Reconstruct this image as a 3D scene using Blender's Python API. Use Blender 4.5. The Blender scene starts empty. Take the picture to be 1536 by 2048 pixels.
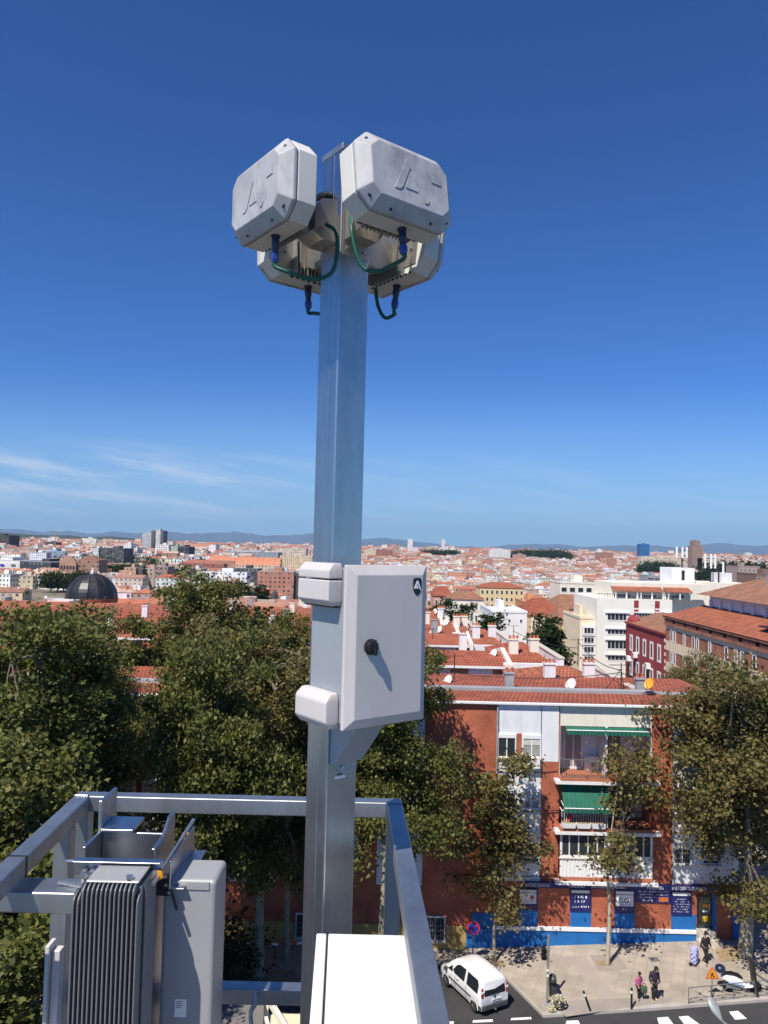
import bpy, bmesh, math, random
from mathutils import Vector, Matrix, noise
S = bpy.context.scene
COL = S.collection
R = math.radians
rnd = random.Random(7)

# ---------------------------------------------------------------- camera
EYE = 22.0
FPX = 1540.0                       # focal length in pixels of the 1536 x 2048 photograph
cam = bpy.data.cameras.new("camera")
camo = bpy.data.objects.new("camera", cam)
COL.objects.link(camo)
cam.sensor_fit = 'VERTICAL'
cam.sensor_height = 24.0
cam.lens = FPX * 24.0 / 2048.0
cam.clip_start = 0.05
cam.clip_end = 60000
CAMROT = Matrix.Rotation(R(90 + 2.75), 4, 'X') @ Matrix.Rotation(R(1.35), 4, 'Z')
camo.matrix_world = Matrix.Translation((0, 0, EYE)) @ CAMROT
S.camera = camo

# ---------------------------------------------------------------- light
SUN_EL, SUN_AZ = 54.0, 213.0       # azimuth clockwise from +Y
sun = bpy.data.lights.new("sun", 'SUN')
sun.energy = 5.0
sun.angle = R(0.5)
sun.color = (1.0, 0.93, 0.82)
suno = bpy.data.objects.new("sun", sun)
COL.objects.link(suno)
TO_SUN = Vector((math.sin(R(SUN_AZ)) * math.cos(R(SUN_EL)), math.cos(R(SUN_AZ)) * math.cos(R(SUN_EL)), math.sin(R(SUN_EL))))
suno.rotation_euler = (-TO_SUN).to_track_quat('-Z', 'Y').to_euler()
suno.location = (-20, -40, 80)

W = bpy.data.worlds.new("World")
S.world = W
W.use_nodes = True
def build_world():
    t = W.node_tree
    N, L = t.nodes, t.links
    bg = N['Background']
    sk = N.new('ShaderNodeTexSky')
    sk.sky_type = 'NISHITA'
    sk.sun_disc = False
    sk.sun_elevation = R(SUN_EL)
    sk.sun_rotation = R(SUN_AZ)
    sk.altitude = 650
    sk.air_density, sk.dust_density, sk.ozone_density = 1.0, 0.0, 3.0
    def vm(op, a, b):
        n = N.new('ShaderNodeVectorMath'); n.operation = op
        L.new(a, n.inputs[0])
        n.inputs[1].default_value = b
        return n.outputs[0]
    def m(op, a, b=None, c=None):
        n = N.new('ShaderNodeMath'); n.operation = op
        for i, x in enumerate((a, b, c)):
            if x is None: continue
            if isinstance(x, (int, float)): n.inputs[i].default_value = x
            else: L.new(x, n.inputs[i])
        return n.outputs[0]
    c = vm('MULTIPLY', sk.outputs[0], (.1, .1, .1))
    g = N.new('ShaderNodeGamma'); g.inputs[1].default_value = 1.2
    L.new(c, g.inputs[0])
    base0 = vm('MULTIPLY', g.outputs[0], (3.4, 6.7, 11.0))
    tc = N.new('ShaderNodeTexCoord')
    sp = N.new('ShaderNodeSeparateXYZ'); L.new(tc.outputs['Generated'], sp.inputs[0])
    yy = m('MAXIMUM', sp.outputs[1], .05)
    az, el = m('DIVIDE', sp.outputs[0], yy), m('DIVIDE', sp.outputs[2], yy)
    def ramp(x, a, b):
        n = N.new('ShaderNodeMapRange'); n.interpolation_type = 'SMOOTHSTEP'
        L.new(x, n.inputs[0])
        n.inputs[1].default_value, n.inputs[2].default_value = a, b
        return n.outputs[0]
    def mix(f, a, col):
        n = N.new('ShaderNodeMix'); n.data_type = 'RGBA'
        L.new(f, n.inputs[0]); L.new(a, n.inputs[6]); n.inputs[7].default_value = (*col, 1)
        return n.outputs[2]
    base = mix(m('MULTIPLY', m('SUBTRACT', 1.0, ramp(el, -.02, .24)), .8), base0, (3.1, 4.9, 6.5))
    # cirrus: thin streaks low in the sky, thicker towards the west (-x)
    cb = N.new('ShaderNodeCombineXYZ')
    L.new(m('MULTIPLY', az, 4.6), cb.inputs[0])
    L.new(m('MULTIPLY', m('ADD', el, m('MULTIPLY', az, .13)), 42.0), cb.inputs[1])
    nz = N.new('ShaderNodeTexNoise'); nz.inputs['Scale'].default_value = 1.0
    nz.inputs['Detail'].default_value = 8; nz.inputs['Roughness'].default_value = .6
    L.new(cb.outputs[0], nz.inputs['Vector'])
    band = m('MULTIPLY', ramp(el, .02, .055), m('SUBTRACT', 1.0, ramp(el, .085, .145)))
    west = m('ADD', .28, m('MULTIPLY', m('SUBTRACT', 1.0, ramp(az, -.35, .05)), .9))
    cf = m('MULTIPLY', m('MULTIPLY', ramp(nz.outputs[0], .43, .68), band), west)
    # small grey flat clouds just over the mountains
    cb2 = N.new('ShaderNodeCombineXYZ')
    L.new(m('MULTIPLY', az, 14.0), cb2.inputs[0]); L.new(m('MULTIPLY', el, 120.0), cb2.inputs[1]); cb2.inputs[2].default_value = 4.2
    n2 = N.new('ShaderNodeTexNoise'); n2.inputs['Detail'].default_value = 5
    n2.inputs['Scale'].default_value = 1.0
    L.new(cb2.outputs[0], n2.inputs['Vector'])
    band2 = m('MULTIPLY', ramp(el, .012, .022), m('SUBTRACT', 1.0, ramp(el, .03, .05)))
    cf2 = m('MULTIPLY', m('MULTIPLY', ramp(n2.outputs[0], .58, .72), band2), .55)
    out = mix(m('MULTIPLY', cf, .62), base, (5.6, 6.4, 7.6))
    out = mix(cf2, out, (3.2, 4.2, 5.5))
    L.new(out, bg.inputs[0])
    bg.inputs[1].default_value = 0.1
build_world()
S.view_settings.view_transform = 'Standard'
S.view_settings.look = 'None'
S.view_settings.exposure = 0.3
S.view_settings.gamma = 1.0
S.cycles.max_bounces = 6
S.cycles.transparent_max_bounces = 8
S.cycles.use_denoising = True

# ---------------------------------------------------------------- pixel -> world helpers (measuring the photograph)
ROT3 = CAMROT.to_3x3()
def ray(px, py):
    return ROT3 @ Vector(((px - 768) / FPX, -(py - 1024) / FPX, -1))
def A(px, py, D):                  # the point seen at (px, py) that lies D metres ahead
    d = ray(px, py)
    return Vector((0, 0, EYE)) + d * (D / d.y)
def gz(x):                         # the street climbs gently to the east
    return 0.055 * min(max(x - 4.0, 0), 24)
def G(px, py, up=0.0):             # the point of the street seen at (px, py)
    d = ray(px, py); z = 0
    for _ in range(12):
        p = Vector((0, 0, EYE)) + d * ((z + up - EYE) / d.z)
        z = gz(p.x)
    p.z = z
    return p

# ---------------------------------------------------------------- mesh builder
class MB:
    def __init__(s):
        s.v, s.f, s.uv, s.mi, s.col = [], [], {}, [], {}
    def add(s, pts):
        n = len(s.v); s.v.extend([Vector(p) for p in pts]); return n
    def face(s, pts, uv=None, mi=0, col=None):
        n = s.add(pts); s.f.append(list(range(n, n + len(pts)))); s.mi.append(mi)
        if uv: s.uv[len(s.f) - 1] = uv
        if col: s.col[len(s.f) - 1] = col
    def idx(s, ids, mi=0):
        s.f.append(list(ids)); s.mi.append(mi)
    def box(s, c, size, M=None, mi=0):
        c = Vector(c); h = [q / 2 for q in size]
        P = [c + Vector((x * h[0], y * h[1], z * h[2])) for z in (-1, 1) for y in (-1, 1) for x in (-1, 1)]
        if M: P = [M @ p for p in P]
        n = s.add(P)
        for q in ((0, 2, 3, 1), (4, 5, 7, 6), (0, 1, 5, 4), (2, 6, 7, 3), (0, 4, 6, 2), (1, 3, 7, 5)):
            s.idx([n + i for i in q], mi)
        return s
    def span(s, a, b, M=None, mi=0):
        a, b = Vector(a), Vector(b)
        lo = Vector([min(p, q) for p, q in zip(a, b)]); hi = Vector([max(p, q) for p, q in zip(a, b)])
        return s.box((lo + hi) / 2, hi - lo, M, mi)
    def rings(s, rings, cap=True, close=True, mi=0):
        k = len(rings[0]); n = s.add([p for r in rings for p in r])
        for i in range(len(rings) - 1):
            for j in range(k if close else k - 1):
                a, b = n + i * k + j, n + i * k + (j + 1) % k
                s.idx((a, b, b + k, a + k), mi)
        if cap:
            s.idx([n + j for j in range(k)][::-1], mi)
            s.idx([n + (len(rings) - 1) * k + j for j in range(k)], mi)
        return s
    def prism(s, pts, d, mi=0):
        d = Vector(d); return s.rings([[Vector(p) for p in pts], [Vector(p) + d for p in pts]], mi=mi)
    def tube(s, pts, r, seg=8, mi=0, cap=True):
        pts = [Vector(p) for p in pts]
        if not isinstance(r, (list, tuple)): r = [r] * len(pts)
        out = []; up = None
        for i, p in enumerate(pts):
            t = (pts[min(i + 1, len(pts) - 1)] - pts[max(i - 1, 0)])
            t = t.normalized() if t.length > 1e-9 else Vector((0, 0, 1))
            if up is None:
                up = t.orthogonal().normalized()
            else:
                up = up - t * up.dot(t)
                up = up.normalized() if up.length > 1e-6 else t.orthogonal().normalized()
            w = t.cross(up)
            out.append([p + (up * math.cos(2 * math.pi * j / seg) + w * math.sin(2 * math.pi * j / seg)) * r[i] for j in range(seg)])
        return s.rings(out, cap, True, mi)
    def bar(s, a, b, w, h=None, up=(0, 0, 1), mi=0):
        a, b, up = Vector(a), Vector(b), Vector(up); h = h or w
        t = (b - a).normalized(); x = t.cross(up)
        x = x.normalized() if x.length > 1e-6 else t.orthogonal().normalized()
        y = x.cross(t)
        q = [x * (i * w / 2) + y * (j * h / 2) for i, j in ((-1, -1), (1, -1), (1, 1), (-1, 1))]
        return s.rings([[a + o for o in q], [b + o for o in q]], mi=mi)
    def lathe(s, prof, c=(0, 0, 0), seg=24, M=None, mi=0):
        c = Vector(c)
        rr = [[c + Vector((r * math.cos(2 * math.pi * j / seg), r * math.sin(2 * math.pi * j / seg), z)) for j in range(seg)] for r, z in prof]
        if M: rr = [[M @ p for p in q] for q in rr]
        return s.rings(rr, True, True, mi)
    def smooth_path(s, pts, n=6):
        pts = [Vector(p) for p in pts]; o = []
        for i in range(len(pts) - 1):
            p0, p1, p2, p3 = pts[max(i - 1, 0)], pts[i], pts[i + 1], pts[min(i + 2, len(pts) - 1)]
            for k in range(n):
                t = k / n
                o.append(.5 * ((2 * p1) + (p2 - p0) * t + (2 * p0 - 5 * p1 + 4 * p2 - p3) * t * t + (3 * p1 - p0 - 3 * p2 + p3) * t ** 3))
        return o + [pts[-1]]

OFF = {}
def make(name, mb, mats, parent=None, smooth=False, bevel=0.0, bseg=2, at=None, autosmooth=None):
    """One mesh object. A part built in world coordinates is moved to its thing's frame (OFF holds the thing's base)."""
    if not isinstance(mats, (list, tuple)): mats = [mats]
    root = parent
    while root is not None and root.parent is not None: root = root.parent
    off = OFF.get(root.name, Vector()) if root is not None else Vector()
    me = bpy.data.meshes.new(name)
    me.from_pydata([tuple(p - off) for p in mb.v], [], mb.f)
    for m in mats: me.materials.append(m)
    if len(mats) > 1: me.polygons.foreach_set('material_index', mb.mi)
    if mb.uv:
        u = me.uv_layers.new(name='UVMap')
        for fi, uv in mb.uv.items():
            for k, li in enumerate(me.polygons[fi].loop_indices): u.data[li].uv = uv[k]
    if mb.col:
        ca = me.color_attributes.new('tint', 'FLOAT_COLOR', 'CORNER')
        for fi, c in mb.col.items():
            for li in me.polygons[fi].loop_indices: ca.data[li].color = (*c, 1)
    if smooth: me.polygons.foreach_set('use_smooth', [True] * len(me.polygons))
    me.validate()
    if not mb.uv and not mb.col:
        bm = bmesh.new(); bm.from_mesh(me); bmesh.ops.recalc_face_normals(bm, faces=bm.faces); bm.to_mesh(me); bm.free()
    me.update()
    o = bpy.data.objects.new(name, me); COL.objects.link(o)
    if parent is not None: o.parent = parent
    elif at is not None: o.location = at
    if bevel:
        b = o.modifiers.new('bevel', 'BEVEL'); b.width = bevel; b.segments = bseg; b.limit_method = 'ANGLE'; b.angle_limit = R(20)
        if smooth or bseg > 1:
            me.polygons.foreach_set('use_smooth', [True] * len(me.polygons))
            w = o.modifiers.new('normals', 'WEIGHTED_NORMAL'); w.keep_sharp = True
    elif smooth and autosmooth:
        me.set_sharp_from_angle(angle=R(autosmooth))
    return o
def tag(o, label, cat, group=None):
    o['label'] = label; o['category'] = cat
    if group: o['group'] = group
    return o
def thing(name, label, cat, loc=(0, 0, 0), rotz=0.0, group=None, world=False):
    o = bpy.data.objects.new(name, None); COL.objects.link(o)
    o.empty_display_size = .2
    o.location = loc; o.rotation_euler = (0, 0, rotz)
    if world: OFF[o.name] = Vector(loc)
    return tag(o, label, cat, group)
def struct(name, mb, m, kind='structure', **k):
    o = make(name, mb, m, **k); o['kind'] = kind; return o
def dup(root, loc, rotz=0.0, label=None, scale=None):
    def cp(o, par):
        c = o.copy(); COL.objects.link(c)
        if par is not None: c.parent = par
        for ch in o.children: cp(ch, c)
        return c
    r = cp(root, None)
    r.location = loc; r.rotation_euler = (0, 0, rotz)
    if scale: r.scale = scale if isinstance(scale, (tuple, list)) else (scale,) * 3
    if label: r['label'] = label
    return r

# ---------------------------------------------------------------- materials
def new_mat(name):
    m = bpy.data.materials.new(name); m.use_nodes = True
    t = m.node_tree
    return m, t, t.nodes, t.links, t.nodes['Principled BSDF']
def mat(name, col, rough=.6, metal=0.0, var=.12, scale=3.0, bump=0.0, bscale=None, spec=.5, dirt=None, coat=0.0, streak=None):
    """Plain surface with uneven colour and, if asked, dirt patches and a fine bump."""
    m, t, N, L, b = new_mat(name)
    tc = N.new('ShaderNodeTexCoord')
    nz = N.new('ShaderNodeTexNoise'); nz.inputs['Scale'].default_value = scale; nz.inputs['Detail'].default_value = 6
    L.new(tc.outputs['Object'], nz.inputs['Vector'])
    mx = N.new('ShaderNodeMix'); mx.data_type = 'RGBA'
    mx.inputs[6].default_value = (*[c * (1 - var) for c in col], 1)
    mx.inputs[7].default_value = (*[min(1, c * (1 + var)) for c in col], 1)
    rp = N.new('ShaderNodeMapRange'); rp.inputs[1].default_value, rp.inputs[2].default_value = .3, .7
    L.new(nz.outputs[0], rp.inputs[0]); L.new(rp.outputs[0], mx.inputs[0])
    out = mx.outputs[2]
    if dirt:
        n2 = N.new('ShaderNodeTexNoise'); n2.inputs['Scale'].default_value = dirt[1]; n2.inputs['Detail'].default_value = 8
        n2.inputs['Roughness'].default_value = .65
        if streak:
            mp = N.new('ShaderNodeMapping'); mp.inputs['Scale'].default_value = (1, 1, streak)
            L.new(tc.outputs['Object'], mp.inputs[0]); L.new(mp.outputs[0], n2.inputs['Vector'])
        else: L.new(tc.outputs['Object'], n2.inputs['Vector'])
        r2 = N.new('ShaderNodeMapRange'); r2.inputs[1].default_value, r2.inputs[2].default_value = .5, .72
        r2.inputs[4].default_value = dirt[2]
        L.new(n2.outputs[0], r2.inputs[0])
        m2 = N.new('ShaderNodeMix'); m2.data_type = 'RGBA'
        L.new(r2.outputs[0], m2.inputs[0]); L.new(out, m2.inputs[6]); m2.inputs[7].default_value = (*dirt[0], 1)
        out = m2.outputs[2]
    L.new(out, b.inputs['Base Color'])
    b.inputs['Roughness'].default_value = rough
    b.inputs['Metallic'].default_value = metal
    b.inputs['Specular IOR Level'].default_value = spec
    b.inputs['Coat Weight'].default_value = coat
    if bump:
        n3 = N.new('ShaderNodeTexNoise'); n3.inputs['Scale'].default_value = bscale or scale * 10; n3.inputs['Detail'].default_value = 4
        L.new(tc.outputs['Object'], n3.inputs['Vector'])
        bp = N.new('ShaderNodeBump'); bp.inputs['Strength'].default_value = bump; bp.inputs['Distance'].default_value = .01
        L.new(n3.outputs[0], bp.inputs['Height']); L.new(bp.outputs[0], b.inputs['Normal'])
    return m
def galvanised(name, col=(.50, .53, .57), rough=.32, metal=1.0, marks=.6):
    m, t, N, L, b = new_mat(name)
    tc = N.new('ShaderNodeTexCoord')
    vo = N.new('ShaderNodeTexVoronoi'); vo.inputs['Scale'].default_value = 70
    nz = N.new('ShaderNodeTexNoise'); nz.inputs['Scale'].default_value = 2.4; nz.inputs['Detail'].default_value = 8; nz.inputs['Roughness'].default_value = .65
    mp = N.new('ShaderNodeMapping'); mp.inputs['Scale'].default_value = (9, 9, .8)
    st = N.new('ShaderNodeTexNoise'); st.inputs['Scale'].default_value = 2.2; st.inputs['Detail'].default_value = 5
    L.new(tc.outputs['Object'], vo.inputs['Vector']); L.new(tc.outputs['Object'], nz.inputs['Vector'])
    L.new(tc.outputs['Object'], mp.inputs[0]); L.new(mp.outputs[0], st.inputs['Vector'])
    def ma(op, a, c):
        n = N.new('ShaderNodeMath'); n.operation = op; L.new(a, n.inputs[0])
        if isinstance(c, float): n.inputs[1].default_value = c
        else: L.new(c, n.inputs[1])
        return n.outputs[0]
    sep = N.new('ShaderNodeSeparateColor'); L.new(vo.outputs['Color'], sep.inputs[0])
    f = ma('ADD', ma('MULTIPLY', sep.outputs[0], .08), ma('ADD', ma('MULTIPLY', nz.outputs[0], .45), ma('MULTIPLY', st.outputs[0], .75)))
    rp = N.new('ShaderNodeMapRange'); rp.inputs[1].default_value, rp.inputs[2].default_value = .4, 1.0
    L.new(f, rp.inputs[0])
    mx = N.new('ShaderNodeMix'); mx.data_type = 'RGBA'
    mx.inputs[6].default_value = (*[c * .80 for c in col], 1); mx.inputs[7].default_value = (*[c * 1.15 for c in col], 1)
    L.new(rp.outputs[0], mx.inputs[0])
    # chalky white handling marks
    n4 = N.new('ShaderNodeTexNoise'); n4.inputs['Scale'].default_value = 11; n4.inputs['Detail'].default_value = 9; n4.inputs['Roughness'].default_value = .7
    L.new(tc.outputs['Object'], n4.inputs['Vector'])
    r4 = N.new('ShaderNodeMapRange'); r4.inputs[1].default_value, r4.inputs[2].default_value = .66, .75; r4.inputs[4].default_value = marks
    L.new(n4.outputs[0], r4.inputs[0])
    m4 = N.new('ShaderNodeMix'); m4.data_type = 'RGBA'
    L.new(r4.outputs[0], m4.inputs[0]); L.new(mx.outputs[2], m4.inputs[6]); m4.inputs[7].default_value = (.72, .73, .73, 1)
    L.new(m4.outputs[2], b.inputs['Base Color'])
    b.inputs['Metallic'].default_value = metal
    r5 = N.new('ShaderNodeMapRange'); r5.inputs[3].default_value, r5.inputs[4].default_value = rough - .1, rough + .14
    L.new(nz.outputs[0], r5.inputs[0]); L.new(r5.outputs[0], b.inputs['Roughness'])
    bp = N.new('ShaderNodeBump'); bp.inputs['Strength'].default_value = .06; bp.inputs['Distance'].default_value = .004
    L.new(n4.outputs[0], bp.inputs['Height']); L.new(bp.outputs[0], b.inputs['Normal'])
    return m
def glass(name, col=(.03, .04, .045), rough=.06, fold=None):
    m, t, N, L, b = new_mat(name)
    tc = N.new('ShaderNodeTexCoord')
    nz = N.new('ShaderNodeTexNoise'); nz.inputs['Scale'].default_value = 1.1
    L.new(tc.outputs['Object'], nz.inputs['Vector'])
    mx = N.new('ShaderNodeMix'); mx.data_type = 'RGBA'
    mx.inputs[6].default_value = (*[c * .5 for c in col], 1); mx.inputs[7].default_value = (*[c * 1.5 for c in col], 1)
    f = nz.outputs[0]
    if fold:
        wv = N.new('ShaderNodeTexWave'); wv.bands_direction = 'X'; wv.inputs['Scale'].default_value = fold; wv.inputs['Distortion'].default_value = 1.5
        L.new(tc.outputs['Object'], wv.inputs['Vector']); f = wv.outputs[1]
    L.new(f, mx.inputs[0]); L.new(mx.outputs[2], b.inputs['Base Color'])
    b.inputs['Roughness'].default_value = rough
    b.inputs['Specular IOR Level'].default_value = .6
    return m
def brick(name, c1, c2, mortar, scale=1.0):
    m, t, N, L, b = new_mat(name)
    tc = N.new('ShaderNodeTexCoord')
    sp = N.new('ShaderNodeSeparateXYZ'); L.new(tc.outputs['Object'], sp.inputs[0])
    ad = N.new('ShaderNodeMath'); ad.operation = 'ADD'; L.new(sp.outputs[0], ad.inputs[0]); L.new(sp.outputs[1], ad.inputs[1])
    cb = N.new('ShaderNodeCombineXYZ'); L.new(ad.outputs[0], cb.inputs[0]); L.new(sp.outputs[2], cb.inputs[1])
    br = N.new('ShaderNodeTexBrick')
    br.inputs['Color1'].default_value = (*c1, 1); br.inputs['Color2'].default_value = (*c2, 1); br.inputs['Mortar'].default_value = (*mortar, 1)
    br.inputs['Scale'].default_value = 4.0 * scale; br.inputs['Mortar Size'].default_value = .014; br.inputs['Row Height'].default_value = .28
    br.inputs['Bias'].default_value = -.2
    L.new(cb.outputs[0], br.inputs['Vector'])
    nz = N.new('ShaderNodeTexNoise'); nz.inputs['Scale'].default_value = .8; nz.inputs['Detail'].default_value = 7
    L.new(tc.outputs['Object'], nz.inputs['Vector'])
    r = N.new('ShaderNodeMapRange'); r.inputs[1].default_value, r.inputs[2].default_value, r.inputs[3].default_value, r.inputs[4].default_value = .3, .7, .66, 1.24
    L.new(nz.outputs[0], r.inputs[0])
    vm = N.new('ShaderNodeVectorMath'); vm.operation = 'SCALE'; L.new(br.outputs[0], vm.inputs[0]); L.new(r.outputs[0], vm.inputs['Scale'])
    L.new(vm.outputs[0], b.inputs['Base Color']); b.inputs['Roughness'].default_value = .85
    return m
def tiles(name, c1, c2, patch=None, axis=1, rows=.5):
    """Clay roof tiles: rows of scalloped courses across the slope, uneven colour, pale mortar patches."""
    m, t, N, L, b = new_mat(name)
    uv = N.new('ShaderNodeUVMap')
    br = N.new('ShaderNodeTexBrick')
    br.inputs['Color1'].default_value = (*c1, 1); br.inputs['Color2'].default_value = (*c2, 1)
    br.inputs['Mortar'].default_value = (*[c * .42 for c in c1], 1)
    br.inputs['Scale'].default_value = 1.0; br.inputs['Brick Width'].default_value = .26; br.inputs['Row Height'].default_value = rows
    br.inputs['Mortar Size'].default_value = .05; br.offset = .5
    L.new(uv.outputs[0], br.inputs['Vector'])
    tc = N.new('ShaderNodeTexCoord')
    nz = N.new('ShaderNodeTexNoise'); nz.inputs['Scale'].default_value = .7; nz.inputs['Detail'].default_value = 8; nz.inputs['Roughness'].default_value = .6
    L.new(tc.outputs['Object'], nz.inputs['Vector'])
    r = N.new('ShaderNodeMapRange'); r.inputs[1].default_value, r.inputs[2].default_value, r.inputs[3].default_value, r.inputs[4].default_value = .3, .7, .72, 1.25
    L.new(nz.outputs[0], r.inputs[0])
    vm = N.new('ShaderNodeVectorMath'); vm.operation = 'SCALE'; L.new(br.outputs[0], vm.inputs[0]); L.new(r.outputs[0], vm.inputs['Scale'])
    out = vm.outputs[0]
    if patch:
        n2 = N.new('ShaderNodeTexNoise'); n2.inputs['Scale'].default_value = 1.6; n2.inputs['Detail'].default_value = 9; n2.inputs['Roughness'].default_value = .75
        mp = N.new('ShaderNodeMapping'); mp.inputs['Scale'].default_value = (.7, 2.2, 2.2)
        L.new(tc.outputs['Object'], mp.inputs[0]); L.new(mp.outputs[0], n2.inputs['Vector'])
        r2 = N.new('ShaderNodeMapRange'); r2.inputs[1].default_value, r2.inputs[2].default_value = .64, .7; r2.inputs[4].default_value = .75
        L.new(n2.outputs[0], r2.inputs[0])
        mx = N.new('ShaderNodeMix'); mx.data_type = 'RGBA'; L.new(r2.outputs[0], mx.inputs[0]); L.new(out, mx.inputs[6]); mx.inputs[7].default_value = (*patch, 1)
        out = mx.outputs[2]
    L.new(out, b.inputs['Base Color']); b.inputs['Roughness'].default_value = .8
    bp = N.new('ShaderNodeBump'); bp.inputs['Strength'].default_value = .5; bp.inputs['Distance'].default_value = .04
    L.new(br.outputs['Fac'], bp.inputs['Height']); bp.invert = True
    L.new(bp.outputs[0], b.inputs['Normal'])
    return m
def city_mat(name, roof=False, windows=True):
    """Walls of far buildings: colour from the face's own tint; rows of dark windows by UV metres."""
    m, t, N, L, b = new_mat(name)
    at = N.new('ShaderNodeAttribute'); at.attribute_name = 'tint'
    tc = N.new('ShaderNodeTexCoord')
    nz = N.new('ShaderNodeTexNoise'); nz.inputs['Scale'].default_value = .35 if roof else .15; nz.inputs['Detail'].default_value = 6
    L.new(tc.outputs['Object'], nz.inputs['Vector'])
    r = N.new('ShaderNodeMapRange'); r.inputs[1].default_value, r.inputs[2].default_value, r.inputs[3].default_value, r.inputs[4].default_value = .3, .7, .78, 1.2
    L.new(nz.outputs[0], r.inputs[0])
    vm = N.new('ShaderNodeVectorMath'); vm.operation = 'SCALE'; L.new(at.outputs['Color'], vm.inputs[0]); L.new(r.outputs[0], vm.inputs['Scale'])
    out = vm.outputs[0]
    if windows and not roof:
        uv = N.new('ShaderNodeUVMap'); sp = N.new('ShaderNodeSeparateXYZ'); L.new(uv.outputs[0], sp.inputs[0])
        def ma(op, a, c):
            n = N.new('ShaderNodeMath'); n.operation = op
            for i, x in enumerate((a, c)):
                if isinstance(x, (int, float)): n.inputs[i].default_value = x
                else: L.new(x, n.inputs[i])
            return n.outputs[0]
        u, v = ma('DIVIDE', sp.outputs[0], 3.1), ma('DIVIDE', sp.outputs[1], 3.0)
        fu, fv = ma('FRACT', u, 0), ma('FRACT', v, 0)
        inu = ma('MULTIPLY', ma('GREATER_THAN', fu, .3), ma('LESS_THAN', fu, .72))
        inv = ma('MULTIPLY', ma('GREATER_THAN', fv, .32), ma('LESS_THAN', fv, .78))
        wn = N.new('ShaderNodeTexWhiteNoise'); wn.noise_dimensions = '2D'
        cb = N.new('ShaderNodeCombineXYZ'); L.new(ma('FLOOR', u, 0), cb.inputs[0]); L.new(ma('FLOOR', v, 0), cb.inputs[1])
        L.new(cb.outputs[0], wn.inputs['Vector'])
        keep = ma('GREATER_THAN', wn.outputs[0], .12)
        f = ma('MULTIPLY', ma('MULTIPLY', inu, inv), keep)
        gl = N.new('ShaderNodeMix'); gl.data_type = 'RGBA'
        gl.inputs[6].default_value = (.03, .035, .04, 1); gl.inputs[7].default_value = (.3, .3, .29, 1)
        L.new(ma('POWER', wn.outputs[0], 3.0), gl.inputs[0])
        mx = N.new('ShaderNodeMix'); mx.data_type = 'RGBA'
        L.new(f, mx.inputs[0]); L.new(out, mx.inputs[6]); L.new(gl.outputs[2], mx.inputs[7])
        out = mx.outputs[2]
    L.new(out, b.inputs['Base Color']); b.inputs['Roughness'].default_value = .85
    return m
def leaf_mat(name, green, yellow, brown, share=(.62, .8), clump=.25, trans=.32):
    m, t, N, L, b = new_mat(name)
    ge = N.new('ShaderNodeNewGeometry'); tc = N.new('ShaderNodeTexCoord')
    n1 = N.new('ShaderNodeTexNoise'); n1.inputs['Scale'].default_value = clump; n1.inputs['Detail'].default_value = 4
    L.new(tc.outputs['Object'], n1.inputs['Vector'])
    def ma(op, a, c):
        n = N.new('ShaderNodeMath'); n.operation = op
        for i, x in enumerate((a, c)):
            if isinstance(x, (int, float)): n.inputs[i].default_value = x
            else: L.new(x, n.inputs[i])
        return n.outputs[0]
    n2 = N.new('ShaderNodeTexNoise'); n2.inputs['Scale'].default_value = 1.5; n2.inputs['Detail'].default_value = 3
    L.new(tc.outputs['Object'], n2.inputs['Vector'])
    f = ma('ADD', ma('MULTIPLY', ge.outputs['Random Per Island'], .40), ma('ADD', ma('MULTIPLY', n1.outputs[0], .42), ma('MULTIPLY', n2.outputs[0], .30)))
    cr = N.new('ShaderNodeValToRGB'); e = cr.color_ramp.elements
    e[0].position = .28; e[0].color = (*[c * .5 for c in green], 1)
    e[1].position = .97; e[1].color = (*brown, 1)
    q = e.new(share[0]); q.color = (*green, 1)
    q = e.new(share[1]); q.color = (*yellow, 1)
    L.new(f, cr.inputs[0])
    L.new(cr.outputs[0], b.inputs['Base Color']); b.inputs['Roughness'].default_value = .55
    b.inputs['Specular IOR Level'].default_value = .3
    tr = N.new('ShaderNodeBsdfTranslucent'); L.new(cr.outputs[0], tr.inputs[0])
    ms = N.new('ShaderNodeMixShader'); ms.inputs[0].default_value = trans
    L.new(b.outputs[0], ms.inputs[1]); L.new(tr.outputs[0], ms.inputs[2])
    L.new(ms.outputs[0], N['Material Output'].inputs[0])
    return m

M_GALV = galvanised('galvanised steel', (.50, .52, .54), marks=.35)
M_GALV2 = galvanised('galvanised rail steel', (.42, .445, .465), .44, .9, .75)
M_STAIN = mat('stainless bracket sheet', (.42, .40, .37), .36, .8, .1, 6)
M_BOLT = mat('zinc bolts', (.6, .6, .6), .3, .9, .15, 30)
M_UNIT = mat('weathered pale grey casing', (.42, .42, .43), .5, 0, .24, 4.5, .05, 60, dirt=((.13, .14, .16), 5, .95), streak=.6)
M_UNITBODY = mat('cream grey painted casing', (.62, .60, .56), .5, 0, .06, 3)
M_FIN = mat('dark aluminium fins', (.34, .33, .31), .45, .5, .1, 8)
M_BLACK = mat('black plastic', (.012, .013, .015), .4, 0, .2, 20)
M_NAVY = mat('navy connector plastic', (.008, .013, .05), .35, 0, .15, 20)
M_BLUEP = mat('blue nut plastic', (.02, .055, .26), .35, 0, .15, 20)
M_GREENC = mat('dark green cable', (.0, .085, .055), .45, 0, .15, 20)
M_DOOR = mat('warm white cabinet paint', (.56, .525, .51), .42, 0, .04, 1.5, .02, 300, dirt=((.46, .42, .39), 9, .4), streak=.16)
M_CABSIDE = mat('blue grey cabinet metal', (.36, .39, .42), .42, .3, .05, 2)
M_WHITE = mat('white painted metal', (.80, .80, .80), .4, 0, .02, 2)
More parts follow.
